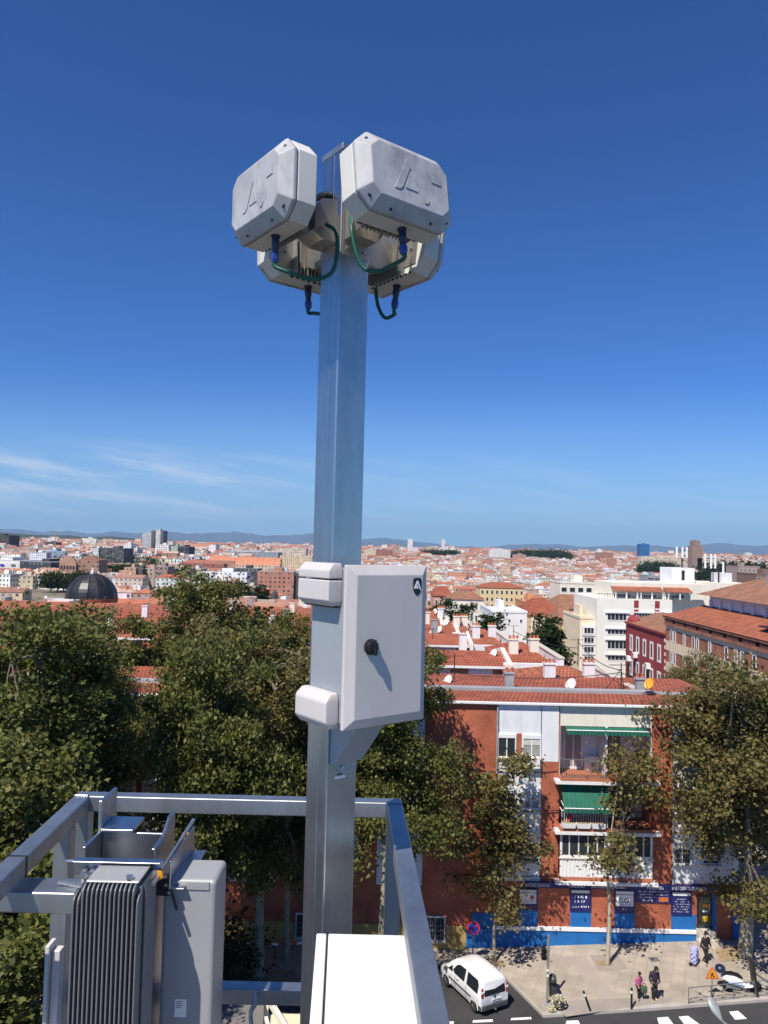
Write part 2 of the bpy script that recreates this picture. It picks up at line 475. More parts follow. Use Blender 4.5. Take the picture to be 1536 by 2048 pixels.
M_RADIO = mat('slate grey cast aluminium', (.18, .185, .195), .42, .25, .08, 6, .04, 200)
M_RADIO2 = mat('light grey painted panel', (.33, .335, .345), .42, .1, .04, 3)
M_ORANGE = mat('orange cap', (.75, .30, .01), .4, 0, .05, 5)
M_BRICK = brick('red brick', (.46, .125, .06), (.37, .09, .046), (.30, .15, .1))
M_BRICK2 = brick('dull red brick', (.40, .15, .09), (.33, .12, .07), (.30, .18, .13))
M_RENDER = mat('white render', (.74, .74, .76), .85, 0, .05, .8, dirt=((.46, .45, .43), 1.6, .5), streak=.18)
M_CREAM = mat('cream render', (.76, .71, .60), .85, 0, .05, .8, dirt=((.50, .45, .38), 1.6, .45), streak=.18)
M_CREAM2 = mat('sand render', (.76, .63, .45), .85, 0, .06, .6)
M_TRIM = mat('white window frame', (.78, .78, .78), .5, 0, .03, 3)
M_GLASS = glass('window glass')
M_CURT = glass('window glass with curtain behind', (.30, .30, .29), .15, 9)
M_GREENF = mat('green awning cloth', (.010, .115, .075), .8, 0, .12, 2)
M_SLABR = mat('terracotta balcony slab', (.42, .15, .08), .8, 0, .1, 3)
M_IRON = mat('grey iron', (.20, .21, .21), .5, .4, .1, 8)
M_DARK = mat('dark iron', (.03, .03, .032), .5, .3, .1, 8)
M_SIGN = mat('navy shop sign', (.015, .022, .13), .4, 0, .08, 1)
M_BLUEW = mat('bright blue painted wall', (.008, .135, .42), .7, 0, .12, 1.2, dirt=((.01, .09, .28), 1.4, .5))
M_OCHRE = mat('ochre painted wall', (.46, .30, .10), .85, 0, .12, 1.2)
M_LETTER = mat('white lettering', (.8, .8, .8), .5, 0, .02, 3)
M_REDL = mat('red lettering', (.62, .03, .04), .5, 0, .05, 3)
M_TILE = tiles('red clay tiles', (.45, .125, .062), (.34, .085, .045), (.55, .40, .30))
M_TILE2 = tiles('orange clay tiles', (.47, .15, .075), (.37, .11, .055))
M_TILE3 = tiles('faded brown clay tiles', (.42, .20, .115), (.34, .155, .09), None)
M_GREYCEM = mat('grey cement', (.30, .31, .33), .85, 0, .12, 1)
M_ASPH = mat('asphalt', (.040, .040, .043), .85, 0, .25, .35, .25, 60, dirt=((.062, .060, .058), 1.1, .6))
M_LINE = mat('white road paint', (.78, .78, .76), .7, 0, .06, 4, dirt=((.4, .4, .4), 3, .3))
M_KERB = mat('granite kerb', (.40, .37, .34), .8, 0, .1, 2)
M_STONE = mat('pale stone step', (.55, .50, .42), .8, 0, .1, 3)
M_SOIL = mat('tree pit soil', (.30, .22, .13), .95, 0, .2, 3)
M_BARK = mat('mottled plane bark', (.30, .27, .20), .9, 0, .2, 3, .3, 14, dirt=((.13, .115, .085), 2.4, .9))
M_BRANCH = mat('dark branch bark', (.13, .105, .075), .9, 0, .25, 3)
M_LEAF1 = leaf_mat('plane leaves', (.104, .124, .030), (.21, .20, .055), (.30, .19, .065), (.52, .80), .3)
M_LEAF2 = leaf_mat('plane leaves turning', (.120, .116, .036), (.23, .185, .065), (.30, .16, .06), (.46, .74), .5)
M_LEAF3 = leaf_mat('dark evergreen leaves', (.030, .056, .015), (.065, .09, .025), (.11, .12, .035), (.6, .85), .5)
def pavement_mat():
    m, t, N, L, b = new_mat('pavement slabs')
    tc = N.new('ShaderNodeTexCoord')
    br = N.new('ShaderNodeTexBrick'); br.inputs['Scale'].default_value = 1.0; br.offset = 0.0
    br.inputs['Brick Width'].default_value = .62; br.inputs['Row Height'].default_value = .62; br.inputs['Mortar Size'].default_value = .014
    br.inputs['Color1'].default_value = (.43, .37, .305, 1); br.inputs['Color2'].default_value = (.37, .32, .265, 1); br.inputs['Mortar'].default_value = (.30, .26, .215, 1)
    mp = N.new('ShaderNodeMapping'); mp.inputs['Rotation'].default_value = (0, 0, R(24))
    L.new(tc.outputs['Object'], mp.inputs[0]); L.new(mp.outputs[0], br.inputs['Vector'])
    nz = N.new('ShaderNodeTexNoise'); nz.inputs['Scale'].default_value = .7; nz.inputs['Detail'].default_value = 9; nz.inputs['Roughness'].default_value = .65
    L.new(tc.outputs['Object'], nz.inputs['Vector'])
    r = N.new('ShaderNodeMapRange'); r.inputs[1].default_value, r.inputs[2].default_value, r.inputs[3].default_value, r.inputs[4].default_value = .3, .7, .74, 1.14
    L.new(nz.outputs[0], r.inputs[0])
    vm = N.new('ShaderNodeVectorMath'); vm.operation = 'SCALE'; L.new(br.outputs[0], vm.inputs[0]); L.new(r.outputs[0], vm.inputs['Scale'])
    L.new(vm.outputs[0], b.inputs['Base Color']); b.inputs['Roughness'].default_value = .85
    return m
M_PAVE = pavement_mat()
M_PAVE2 = mat('worn grey pavement strip', (.30, .265, .235), .85, 0, .08, 1.2)
M_CITYW = city_mat('city walls')
M_CITYB = city_mat('city blind walls', windows=False)
M_CITYR = city_mat('city roofs', roof=True)

# ================================================================ terrain
PROF = [(-100, 0), (60, 0), (110, -2.5), (160, -6), (300, -17), (600, -36), (1000, -46), (1600, -38), (2500, -14), (3500, 4), (5000, 11), (7000, 12), (40000, 12)]
def zt(x, y):
    for (a, za), (b, zb) in zip(PROF, PROF[1:]):
        if y <= b:
            t = (y - a) / (b - a); t = t * t * (3 - 2 * t) if a >= 60 else t
            z = za + (zb - za) * t
            break
    else: z = PROF[-1][1]
    if y > 150:
        u = -x / y; f = min(1, max(0, (u - .06) / .16)) * min(1, (y - 150) / 150)
        if z < 0: z *= 1 - .68 * f * f * (3 - 2 * f)
    return z + gz(x) * max(0.0, 1 - max(0, y - 60) / 80)
def terrain():
    ys = [-40, -10, 10, 30, 60, 80, 110, 135, 160, 190, 230, 280, 340, 420, 500, 600, 750, 900, 1050, 1250, 1500, 1800, 2200, 2700, 3300, 4000, 5000, 6500, 9000, 13000, 20000, 33000]
    us = [-3.2, -1.6, -.9, -.6, -.45, -.3, -.15, 0, .15, .3, .45, .6, .9, 1.6, 3.2]
    mb = MB(); k = len(us)
    xs0 = [-120, -40, -20, -10, 0, 4, 8, 12, 16, 20, 24, 28, 40, 70, 120]
    for y in ys:
        for u, x0 in zip(us, xs0):
            x = x0 if y <= 135 else u * y
            mb.v.append(Vector((x, y, zt(x, y) - (0.0 if y < 70 else .05))))
    for i in range(len(ys) - 1):
        for j in range(k - 1):
            a = i * k + j; mb.idx((a, a + 1, a + k + 1, a + k))
    return mb
M_GROUND = mat('far ground', (.20, .17, .12), .95, 0, .35, .02, dirt=((.06, .08, .03), .012, .9))
struct('ground', terrain(), M_GROUND)

def kerb_y_table():
    pts = [G(*p) for p in ((-260, 2000), (300, 1996), (600, 1985), (800, 1948), (880, 1930), (978, 1926), (1087, 2036), (1300, 2022), (1536, 2004))]
    t = [(p.x, p.y) for p in pts]
    (x0, y0), (x1, y1) = t[-2], t[-1]
    t.append((x1 + 40, y1 + (y1 - y0) / (x1 - x0) * 40))
    t.insert(0, (t[0][0] - 40, t[0][1]))
    return t
KERB = kerb_y_table()
def kerb_y(x):
    for (a, ya), (b, yb) in zip(KERB, KERB[1:]):
        if a <= x <= b: return ya + (yb - ya) * (x - a) / (b - a)
    return KERB[-1][1]
FY = G(1150, 1889, .12).y            # distance of the street facade
def strip(x0, x1, fa, fb, dz, extra=()):
    xs = sorted({x0, x1, 4.0, 28.0} | {p[0] for p in KERB} | set(extra)); xs = [x for x in xs if x0 <= x <= x1]
    mb = MB()
    for a, b in zip(xs, xs[1:]):
        mb.face([(a, fa(a), gz(a) + dz), (b, fa(b), gz(b) + dz), (b, fb(b), gz(b) + dz), (a, fb(a), gz(a) + dz)])
    return mb
XL, XR = -45.0, 60.0
struct('road', strip(XL, XR, lambda x: 8.0, lambda x: kerb_y(x) + .02, .006), M_ASPH)
mb = strip(XL, XR, lambda x: kerb_y(x) + .28, lambda x: FY + 14, .126)
struct('pavement', mb, M_PAVE)
mb = strip(XL, XR, kerb_y, lambda x: kerb_y(x) + .28, .13)
xs = sorted({XL, XR, 4.0, 28.0} | {p[0] for p in KERB}); xs = [x for x in xs if XL <= x <= XR]
for a, b in zip(xs, xs[1:]):
    mb.face([(a, kerb_y(a), gz(a)), (b, kerb_y(b), gz(b)), (b, kerb_y(b), gz(b) + .13), (a, kerb_y(a), gz(a) + .13)])
struct('kerb', mb, M_KERB)
# worn grey strips of the pavement and the tree pits
def ground_poly(name, pxs, m, dz, up=.12, kind='structure'):
    P = [G(x, y, up) for x, y in pxs]
    mb = MB(); mb.face([(p.x, p.y, gz(p.x) + dz) for p in P])
    return struct(name, mb, m, kind)
ground_poly('pavement_strip', [(1132, 2034), (1096, 2004), (1240, 1997), (1345, 1994), (1345, 2003), (1240, 2018)], M_PAVE2, .131)
ground_poly('pavement_strip', [(1198, 1996), (1130, 1914), (1168, 1912), (1232, 1993)], mat('greyer slabs', (.36, .31, .27), .85, 0, .07, 1), .130)
ground_poly('tree_pit_border', [(1196, 1942), (1180, 1911), (1236, 1910), (1256, 1938)], M_PAVE2, .1335)
ground_poly('tree_pit', [(1196, 1933), (1190, 1922), (1222, 1921), (1228, 1931)], M_SOIL, .138)
ground_poly('tree_pit', [(1440, 1924), (1430, 1896), (1490, 1893), (1506, 1920)], M_SOIL, .134)
ground_poly('tree_pit', [(960, 1934), (958, 1918), (1000, 1916), (1012, 1932)], M_SOIL, .134)
ground_poly('tree_pit', [(440, 1975), (450, 1942), (590, 1940), (600, 1972)], M_SOIL, .134)
ground_poly('drain_cover', [(1303, 1924), (1296, 1915), (1314, 1914.5), (1321, 1923)], M_IRON, .132)
# road markings
def marking(pxs):
    ground_poly('road_marking', pxs, M_LINE, .012, 0)
for q in ([(945, 2046), (946, 2041), (985, 2039), (986, 2044)], [(1021, 2041), (1023, 2036.5), (1062, 2034.5), (1063, 2039)],
          [(880, 2049), (884, 2044), (908, 2043), (907, 2049)], [(1131, 2050), (1133, 2042), (1156, 2041), (1162, 2052)],
          [(1320, 2056), (1314, 2036), (1336, 2034), (1352, 2056)], [(1374, 2056), (1357, 2034), (1376, 2032), (1406, 2054)],
          [(1470, 2040), (1458, 2024), (1476, 2022), (1494, 2038)]):
    marking(q)

# mountains and the wooded ridge in front of them
def ridge_mesh(pts, D, depth, base, amp, step, seed):
    mb = MB(); xs = []
    pts = sorted(pts); px = pts[0][0]
    row = []
    while px <= pts[-1][0]:
        for (a, ya), (b, yb) in zip(pts, pts[1:]):
            if a <= px <= b: y = ya + (yb - ya) * (px - a) / (b - a); break
        p = A(px, y, D)
        p.z += amp * noise.fractal(Vector((px * .02, seed, 0)), 1, 2, 5)
        row.append(p); px += step
    n = 7; rows = []
    for k in range(n):
        t = k / (n - 1)
        rr = []
        for i, p in enumerate(row):
            y = D - depth * (1 - t)
            z = base + (p.z - base) * (t ** 1.1)
            if 0 < k < n - 1: z += (p.z - base) * .16 * noise.fractal(Vector((p.x * .0012, y * .0016, seed)), 1, 2, 5)
            rr.append(Vector((p.x * (y / D) ** .6, y, z)))
        rows.append(rr)
    rows.append([Vector((p.x, D + depth, base)) for p in row])
    mb.rings(rows, cap=False, close=False)
    return mb
MT = [(-700, 1058), (-300, 1052), (-100, 1060), (0, 1058), (42, 1059), (96, 1064), (137, 1062), (175, 1069), (220, 1064), (271, 1065), (330, 1061), (375, 1068), (471, 1064),
      (541, 1071), (620, 1068), (680, 1078), (727, 1078), (770, 1075), (836, 1084), (928, 1094), (983, 1093), (1075, 1087), (1173, 1094), (1244, 1090), (1310, 1091), (1353, 1095),
      (1446, 1086), (1484, 1091), (1536, 1092), (1700, 1088), (2000, 1096), (2300, 1100)]
M_MOUNT = mat('bare mountain slopes', (.075, .10, .115), .95, 0, .3, .0015)
M_WOODS = mat('far pine woods', (.035, .05, .022), .95, 0, .35, .02)
struct('mountains', ridge_mesh(MT, 27000, 6000, 8, 70, 5, 3), M_MOUNT)
struct('wooded_hill', ridge_mesh([(-400, 1062), (0, 1065), (80, 1070), (150, 1072), (250, 1075), (330, 1080), (420, 1086), (470, 1094)], 6000, 700, 8, 9, 4, 8), M_WOODS)

# ================================================================ the brick apartment block across the street
def q(X, Y): return A(880 + X * .42708, 1360 + Y * .42708, FY)
EAVE = q(700, 122).z
x_l, x_r = A(-330, 1500, FY).x, q(1398, 600).x
GROUNDZ = -.2
b0, b1 = q(558, 500).x, q(990, 500).x
top_panel = q(700, 218).z
s2t, s2b = q(700, 452).z, q(700, 476).z
s1t, s1b = q(700, 684).z, q(700, 708).z
s0t, s0b = q(700, 914).z, q(700, 945).z
BLK = thing('brick_apartment_block', 'red brick four-storey apartment block with white bays and blue driving school on its ground floor', 'apartment block', (8, FY, 0), world=True)
mb = MB()
DEP = 9.0
mb.span((x_l, FY, GROUNDZ), (b0, FY + DEP, EAVE))
mb.span((b1, FY, GROUNDZ), (x_r, FY + DEP, EAVE))
mb.span((b0, FY, GROUNDZ), (b1, FY + 1.5, s0b))
mb.span((b0, FY + 1.5, GROUNDZ), (b1, FY + DEP, EAVE))
make('wall', mb, M_BRICK, BLK)
def panel(x0, z0, x1, z1, m, y=FY, t=.012, name='render_panel', d=0.0):
    mb = MB(); mb.span((x0, y - t, z0), (x1, y + d, z1)); return make(name, mb, m, BLK)
def qp(X0, Y0, X1, Y1): a, b = q(X0, (Y0 + Y1) / 2), q(X1, (Y0 + Y1) / 2); return a.x, q((X0 + X1) / 2, Y1).z, b.x, q((X0 + X1) / 2, Y0).z
# white and cream rendered bays
x0, z0, x1, z1 = qp(265, 122, 472, 940); panel(x0, z0, x1, EAVE - .02, M_RENDER)
x0, z0, x1, z1 = qp(472, 122, 556, 382); panel(x0, z0, x1, EAVE - .02, M_RENDER)
x0, z0, x1, z1 = qp(1092, 150, 1398, 955); panel(x0, z0, x1, EAVE - .02, M_RENDER)
xa, xb = A(215, 1430, FY).x, A(352, 1430, FY).x
panel(xa, 3.5, xb, EAVE - .02, M_CREAM)
xa2, xb2 = A(455, 1450, FY).x, A(560, 1450, FY).x
panel(xa2, 3.5, xb2, EAVE - .02, M_RENDER)
xa3, xb3 = A(760, 1450, FY).x, A(850, 1450, FY).x
panel(xa3, 3.5, xb3, EAVE - .02, M_RENDER)
xa4, xb4 = A(-60, 1450, FY).x, A(90, 1450, FY).x
panel(xa4, 3.5, xb4, EAVE - .02, M_RENDER)

M_BLIND = mat('pale slatted blind', (.62, .60, .55), .6, 0, .08, 3)
def window(parent, x0, z0, x1, z1, y, n=2, curtain=False, bars=False, box=True, fr=.07):
    mb = MB(); f = y - .07
    hb = (z1 - z0) * .16 if box else fr
    mb.span((x0, f, z0), (x0 + fr, y, z1)); mb.span((x1 - fr, f, z0), (x1, y, z1))
    mb.span((x0 + fr, f, z0), (x1 - fr, y, z0 + fr)); mb.span((x0 + fr, f - .02, z1 - hb), (x1 - fr, y, z1))
    for i in range(1, n):
        x = x0 + (x1 - x0) * i / n; mb.span((x - .03, f + .012, z0 + fr), (x + .03, y, z1 - hb))
    w = make('window', mb, M_TRIM, parent)
    g = MB(); g.span((x0 + fr, y - .03, z0 + fr), (x1 - fr, y - .004, z1 - hb))
    make('pane', g, M_CURT if curtain else M_GLASS, w)
    rb = random.Random(int(x0 * 37 + z0 * 91))
    if box and rb.random() < .55:
        sl = MB(); zz = z1 - hb; drop = (z1 - z0) * rb.choice((.15, .3, .3, .5, .72)); k = int(drop / .07)
        for i in range(k): sl.span((x0 + fr + .002, y - .048, zz - .07 * (i + 1) + .008), (x1 - fr - .002, y - .031, zz - .07 * i))
        if k: make('blind', sl, M_BLIND, w)
    s = MB(); s.span((x0 - .06, y - .14, z0 - .06), (x1 + .06, y, z0 - .002))
    make('sill', s, M_STONE, w)
    if bars:
        b = MB(); k = 8
        for i in range(k + 1):
            x = x0 + (x1 - x0) * i / k; b.span((x - .012, y - .12, z0), (x + .012, y - .096, z1 - hb))
        for t in (.3, .55, .8): b.span((x0, y - .125, z0 + (z1 - z0) * t * .8), (x1, y - .1, z0 + (z1 - z0) * t * .8 + .025))
        make('security_grille', b, M_IRON, w)
    return w
for r, c in (((268, 252, 356, 362), 0), ((384, 256, 473, 366), 1), ((268, 500, 356, 602), 0), ((384, 504, 468, 604), 1), ((268, 742, 356, 850), 0), ((384, 744, 468, 852), 0)):
    window(BLK, *qp(*r), FY - .012, curtain=bool(c))
window(BLK, *qp(1090, 742, 1176, 862), FY - .012, bars=True)
window(BLK, *qp(1092, 505, 1172, 626), FY - .012, curtain=True)
window(BLK, *qp(1092, 262, 1172, 384), FY - .012)
for r in ((1225, 262, 1310, 384), (1225, 505, 1310, 626), (1225, 742, 1310, 862)): window(BLK, *qp(*r), FY - .012)
zr = [(q(300, 366).z, q(300, 256).z), (q(300, 604).z, q(300, 504).z), (q(300, 852).z, q(300, 744).z)]
for k, (za, zb) in enumerate(zr):
    for i, (a, b) in enumerate(((xa, xb), (xa2, xb2), (xa3, xb3), (xa4, xb4))):
        w = (b - a)
        window(BLK, a + .12 * w, za, a + .44 * w, zb, FY - .012, curtain=(i + k) % 2 == 0)
        window(BLK, a + .56 * w, za, a + .88 * w, zb, FY - .012, curtain=(i + k) % 3 == 0)
        p = MB(); p.span((a + .46 * w, FY - .02, za), (a + .54 * w, FY - .011, zb)); make('brick_inset', p, M_BRICK, BLK)
x0, z0, x1, z1 = qp(358, 250, 382, 362); p = MB(); p.span((x0, FY - .03, z0), (x1, FY - .011, z1)); make('brick_inset', p, M_BRICK, BLK)
for px in (640, 700, 395):
    for (za, zb) in zr:
        x = A(px, 1500, FY).x; window(BLK, x - .6, za, x + .6, zb, FY, curtain=px == 700)
# downpipes, service cables and storey joints of the facade
for X_ in (264, 1091):
    x = q(X_, 500).x; p = MB(); p.tube([(x, FY - .09, EAVE - .05), (x, FY - .09, s0b)], .05, 8)
    for k in range(5): p.box((x, FY - .05, 4.6 + k * 1.9), (.16, .1, .05))
    make('downpipe', p, M_GREYCEM, BLK, smooth=True, autosmooth=40)
for (pxa, pxb, py_) in ((880, 990, 1640), (890, 1115, 1748), (1305, 1345, 1640), (960, 1115, 1540)):
    a, b = A(pxa, py_, FY - .04), A(pxb, py_ + 2, FY - .04); p = MB(); p.tube([a.lerp(b, i / 10) - Vector((0, 0, .12 * (i / 10) * (1 - i / 10) * 4)) for i in range(11)], .018, 5); make('service_cable', p, M_DARK, BLK)
# lower strip of the wall at street level
bx0, bx1 = q(122, 1200).x, q(1197, 1200).x
ledge = q(770, 1168).z
p = MB(); p.span((bx0, FY - .06, GROUNDZ), (bx1, FY, ledge - .09)); make('blue_base', p, M_BLUEW, BLK)
p = MB(); p.span((q(262, 1200).x, FY - .12, ledge - .088), (bx1, FY, ledge + .1)); make('ledge', p, M_TRIM, BLK)
p = MB(); p.span((x_l, FY - .05, GROUNDZ), (bx0 - .003, FY, q(60, 1150).z)); make('ochre_base', p, M_OCHRE, BLK)
for r in ((370, 1078, 456, 1160), (610, 1080, 706, 1162), (818, 1092, 912, 1170), (1082, 1100, 1199, 1180)):
    x0, z0, x1, z1 = qp(*r); panel(x0, ledge + .1, x1, z1, M_BLUEW, t=.02, name='blue_panel')
x0, z0, x1, z1 = qp(150, 1090, 262, 1180); panel(x0, ledge - .08, x1, z1, M_BLUEW, t=.02, name='blue_panel')
for xx in (A(395, 1880, FY).x, A(610, 1880, FY).x, A(870, 1880, FY).x, A(250, 1880, FY).x):
    window(BLK, xx - .55, .55, xx + .55, 1.9, FY - .05, bars=True, box=False)
# ground floor shop windows with posters, entrance
def shopwin(r):
    x0, z0, x1, z1 = qp(*r)
    m = MB(); f = .06
    m.span((x0, FY - .08, z0), (x0 + f, FY, z1)); m.span((x1 - f, FY - .08, z0), (x1, FY, z1)); m.span((x0 + f, FY - .08, z0), (x1 - f, FY, z0 + f)); m.span((x0 + f, FY - .08, z1 - f), (x1 - f, FY, z1))
    w = make('shop_window', m, M_SIGN, BLK)
    g = MB(); g.span((x0 + f, FY - .03, z0 + f), (x1 - f, FY - .003, z1 - f)); make('pane', g, M_GLASS, w)
    return x0, z0, x1, z1
SW = [shopwin(r) for r in ((366, 975, 457, 1076), (608, 977, 706, 1081), (816, 982, 911, 1090), (1081, 988, 1177, 1099))]
x0, z0, x1, z1 = qp(1203, 1004, 1274, 1162)
p = MB(); p.span((x0, FY - .05, z0), (x0 + .1, FY, z1)); p.span((x1 - .1, FY - .05, z0), (x1, FY, z1)); p.span((x0 + .1, FY - .05, z1 - .12), (x1 - .1, FY, z1)); dr = make('door', p, M_DARK, BLK)
p = MB(); p.span((x0 + .1, FY - .025, z0), (x1 - .1, FY - .003, z1 - .12)); make('pane', p, M_GLASS, dr)
for (ta, tb, m) in ((.62, .72, M_ORANGE), (.2, .36, mat('yellow sticker', (.6, .42, .03), .5)), (.48, .53, M_LETTER)):
    p = MB(); p.span((x0 + .3, FY - .034, z0 + (z1 - z0) * ta), (x1 - .25, FY - .0255, z0 + (z1 - z0) * tb)); make('sticker', p, m, dr)
p = MB(); p.span((x1 - .22, FY - .1, z0 + 1.0), (x1 - .18, FY - .0255, z0 + 1.35)); make('handle', p, M_BOLT, dr)
x1b = q(1292, 1100).x
p = MB(); p.span((x1 + .002, FY - .05, z0 - .5), (x1b, FY, z1 + .1)); make('blue_pilaster', p, M_BLUEW, BLK)
p = MB(); p.span((q(1370, 1100).x, FY - .05, z0 - .5), (x_r, FY, z1 + .1)); make('blue_pilaster', p, M_BLUEW, BLK)
p = MB(); gzz = gz(x0) + .12
p.span((x0 - .05, FY - .45, gzz - .3), (x1 + .05, FY - .002, z0 - .002)); p.span((x0 - .2, FY - .9, gzz - .3), (x1 + .2, FY - .452, gzz + (z0 - gzz) * .5))
make('entrance_step', p, M_STONE, BLK)
# the loggia bay
yb = FY + 1.5
p = MB(); p.span((b0 + .004, FY + .06, top_panel), (b1 - .004, FY + 1.497, EAVE - .03)); make('parapet_panel', p, M_CREAM, BLK)
for (zb_, zt_, nm) in ((s2b, s2t, 0), (s1b, s1t, 1)):
    p = MB(); p.span((b0 - .32, FY - .62, zb_), (b1 + .34, FY - .002, zb_ + (zt_ - zb_) * .62)); make('slab_edge', p, M_TRIM, BLK)
    p = MB(); p.span((b0 - .05, FY - .6, zb_ + (zt_ - zb_) * .62 + .002), (b1 + .05, FY - .002, zt_ + .04)); p.span((b0 + .002, FY, zb_), (b1 - .002, FY + 1.498, zt_ + .04)); make('balcony_slab', p, M_SLABR, BLK)
p = MB(); p.span((b0 - .25, FY - .5, s0b), (b1 + .25, FY - .002, s0b + .16)); make('slab_edge', p, M_TRIM, BLK)
p = MB(); p.span((b0 + .002, FY - .35, s0b + .165), (b1 - .002, FY + 1.498, s0t)); make('balcony_slab', p, M_SLABR, BLK)
# loggia linings
p = MB(); p.span((b0 + .003, FY + .012, s2t + .04), (b0 + .03, FY + 1.46, top_panel)); p.span((b1 - .03, FY + .012, s2t + .04), (b1 - .003, FY + 1.46, EAVE - .06)); p.span((b0 + .003, FY + 1.462, s2t + .042), (b1 - .003, FY + 1.496, top_panel))
make('loggia_lining', p, M_RENDER, BLK)
p = MB(); p.span((b0 + .003, FY + 1.462, s1t + .042), (b1 - .003, FY + 1.496, s2b)); make('loggia_lining', p, M_CREAM2, BLK)
bm_ = (b0 + b1) / 2 + .05
yw = FY + 1.46
x0, z0, x1, z1 = qp(606, 268, 700, 440); window(BLK, x0, s2t + .05, x1, z1, yw, curtain=True, box=False, fr=.1)
x0, z0, x1, z1 = qp(800, 268, 890, 380); window(BLK, x0, s2t + .05, x1, z1, yw, curtain=True, box=False, fr=.1)
x0, z0, x1, z1 = qp(600, 520, 700, 660); window(BLK, x0, s1t + .05, x1, z1, yw, box=False, fr=.08)
x0, z0, x1, z1 = qp(820, 520, 950, 660); window(BLK, x0, s1t + .05, x1, z1, yw, box=False, fr=.08)
p = MB(); p.span((bm_ - .06, FY + .02, s2t + .045), (bm_ + .06, FY + 1.45, top_panel - .01)); make('partition', p, M_RENDER, BLK)
p = MB(); p.span((bm_ - .06, FY + .02, s1t + .045), (bm_ + .06, FY + 1.45, s2b - .002)); make('partition', p, M_CREAM, BLK)
def railing(x0, x1, z, h, m, step=.13, y=FY - .5):
    p = MB()
    p.bar((x0, y, z + h), (x1, y, z + h), .05); p.bar((x0, y, z + .08), (x1, y, z + .08), .035)
    n = max(2, int((x1 - x0) / step))
    for i in range(n + 1):
        x = x0 + (x1 - x0) * i / n; p.bar((x, y, z + .1), (x, y, z + h - .02), .022, up=(0, 1, 0))
    for xx in (x0, x1): p.bar((xx, y, z + h), (xx, FY, z + h), .04); p.bar((xx, y, z + .08), (xx, FY, z + .08), .03)
    return make('railing', p, m, BLK)
railing(b0 + .05, bm_ - .05, s2t + .04, 1.0, M_IRON)
railing(bm_ + .05, b1 - .05, s2t + .04, 1.0, mat('rust red rail', (.25, .05, .035), .6))
railing(b0 + .05, bm_ - .05, s1t + .04, .95, M_TRIM)
railing(bm_ + .05, b1 - .05, s1t + .04, .95, M_DARK)
# glazed gallery on the first floor
g0, g1 = s0t + .002, s1b - .002
gm = g0 + (g1 - g0) * .44
for (xa_, xb_) in ((b0 + .02, bm_ - .03), (bm_ + .03, b1 - .02)):
    p = MB(); n = int((xb_ - xa_) / .2)
    p.span((xa_, FY - .3, g0), (xb_, FY - .24, gm))
    for i in range(n): p.span((xa_ + (xb_ - xa_) * (i + .2) / n, FY - .325, g0 + .02), (xa_ + (xb_ - xa_) * (i + .8) / n, FY - .302, gm - .02))
    make('gallery_panel', p, M_TRIM, BLK)
    window(BLK, xa_, gm + .002, xb_, g1, FY - .24, n=5, box=False, fr=.12)
# awnings
def awning(x0, x1, ztop, y0, drop, out, label=None):
    n = 40; p = MB(); r0, r1, r2 = [], [], []
    for i in range(n + 1):
        x = x0 + (x1 - x0) * i / n; sag = .012 * math.sin(i * 1.7)
        r0.append(Vector((x, y0, ztop))); r1.append(Vector((x, y0 - out + sag, ztop - drop))); r2.append(Vector((x, y0 - out + sag * 2, ztop - drop - .2 - .05 * abs(math.sin(i * math.pi / 4)))))
    p.rings([r0, r1, r2], cap=False, close=False)
    o = make('awning', p, M_GREENF, BLK, smooth=False)
    s = o.modifiers.new('thick', 'SOLIDIFY'); s.thickness = .012
    k = MB(); k.tube([(x0, y0 - out + .01, ztop - drop + .02), (x1, y0 - out + .01, ztop - drop + .02)], .03)
    k.bar((x0 + .05, y0, ztop - drop * .8 - .1), (x0 + .05, y0 - out, ztop - drop), .03); k.bar((x1 - .05, y0, ztop - drop * .8 - .1), (x1 - .05, y0 - out, ztop - drop), .03)
    make('frame', k, M_TRIM, o)
xm = q(768, 250).x
awning(q(588, 240).x, xm - .02, top_panel - .04, FY + .08, .13, .42); awning(xm + .02, q(968, 250).x, top_panel - .04, FY + .08, .13, .42)
awning(b0 + .08, q(782, 560).x, s2b - .04, FY + .1, 1.18, 1.0)
# eaves, gutter and roof
p = MB(); p.span((x_l - .3, FY - .24, EAVE), (x_r + .3, FY + .05, EAVE + .16)); make('gutter', p, M_TRIM, BLK, bevel=.03)
RZ = A(1000, 1381, FY + 3.6).z; RYD = FY + 3.6
ez = EAVE + .17
rx1 = A(1306, 1388, RYD).x
def roof_faces(p, x0, x1, y0, y1, yr, z0, zr_, hipL=0.0, hipR=0.0, mi=0, o=0.0, tint=None):
    """Gable or hip roof with its ridge along x; uv in metres."""
    s1, s2 = math.hypot(yr - y0, zr_ - z0), math.hypot(y1 - yr, zr_ - z0)
    k = dict(mi=mi, col=tint)
    p.face([(x0, y0, z0), (x1, y0, z0), (x1 - hipR, yr, zr_), (x0 + hipL, yr, zr_)], [(x0, 0), (x1, 0), (x1 - hipR, s1), (x0 + hipL, s1)], **k)
    p.face([(x1, y1, z0), (x0, y1, z0), (x0 + hipL, yr, zr_), (x1 - hipR, yr, zr_)], [(x1, 0), (x0, 0), (x0 + hipL, s2), (x1 - hipR, s2)], **k)
    sr = math.hypot(hipR, zr_ - z0) or 1; sl = math.hypot(hipL, zr_ - z0) or 1
    p.face([(x1, y0, z0), (x1, y1, z0), (x1 - hipR, yr, zr_)], [(y0, 0), (y1, 0), (yr, sr)], **k)
    p.face([(x0, y1, z0), (x0, y0, z0), (x0 + hipL, yr, zr_)], [(y1, 0), (y0, 0), (yr, sl)], **k)
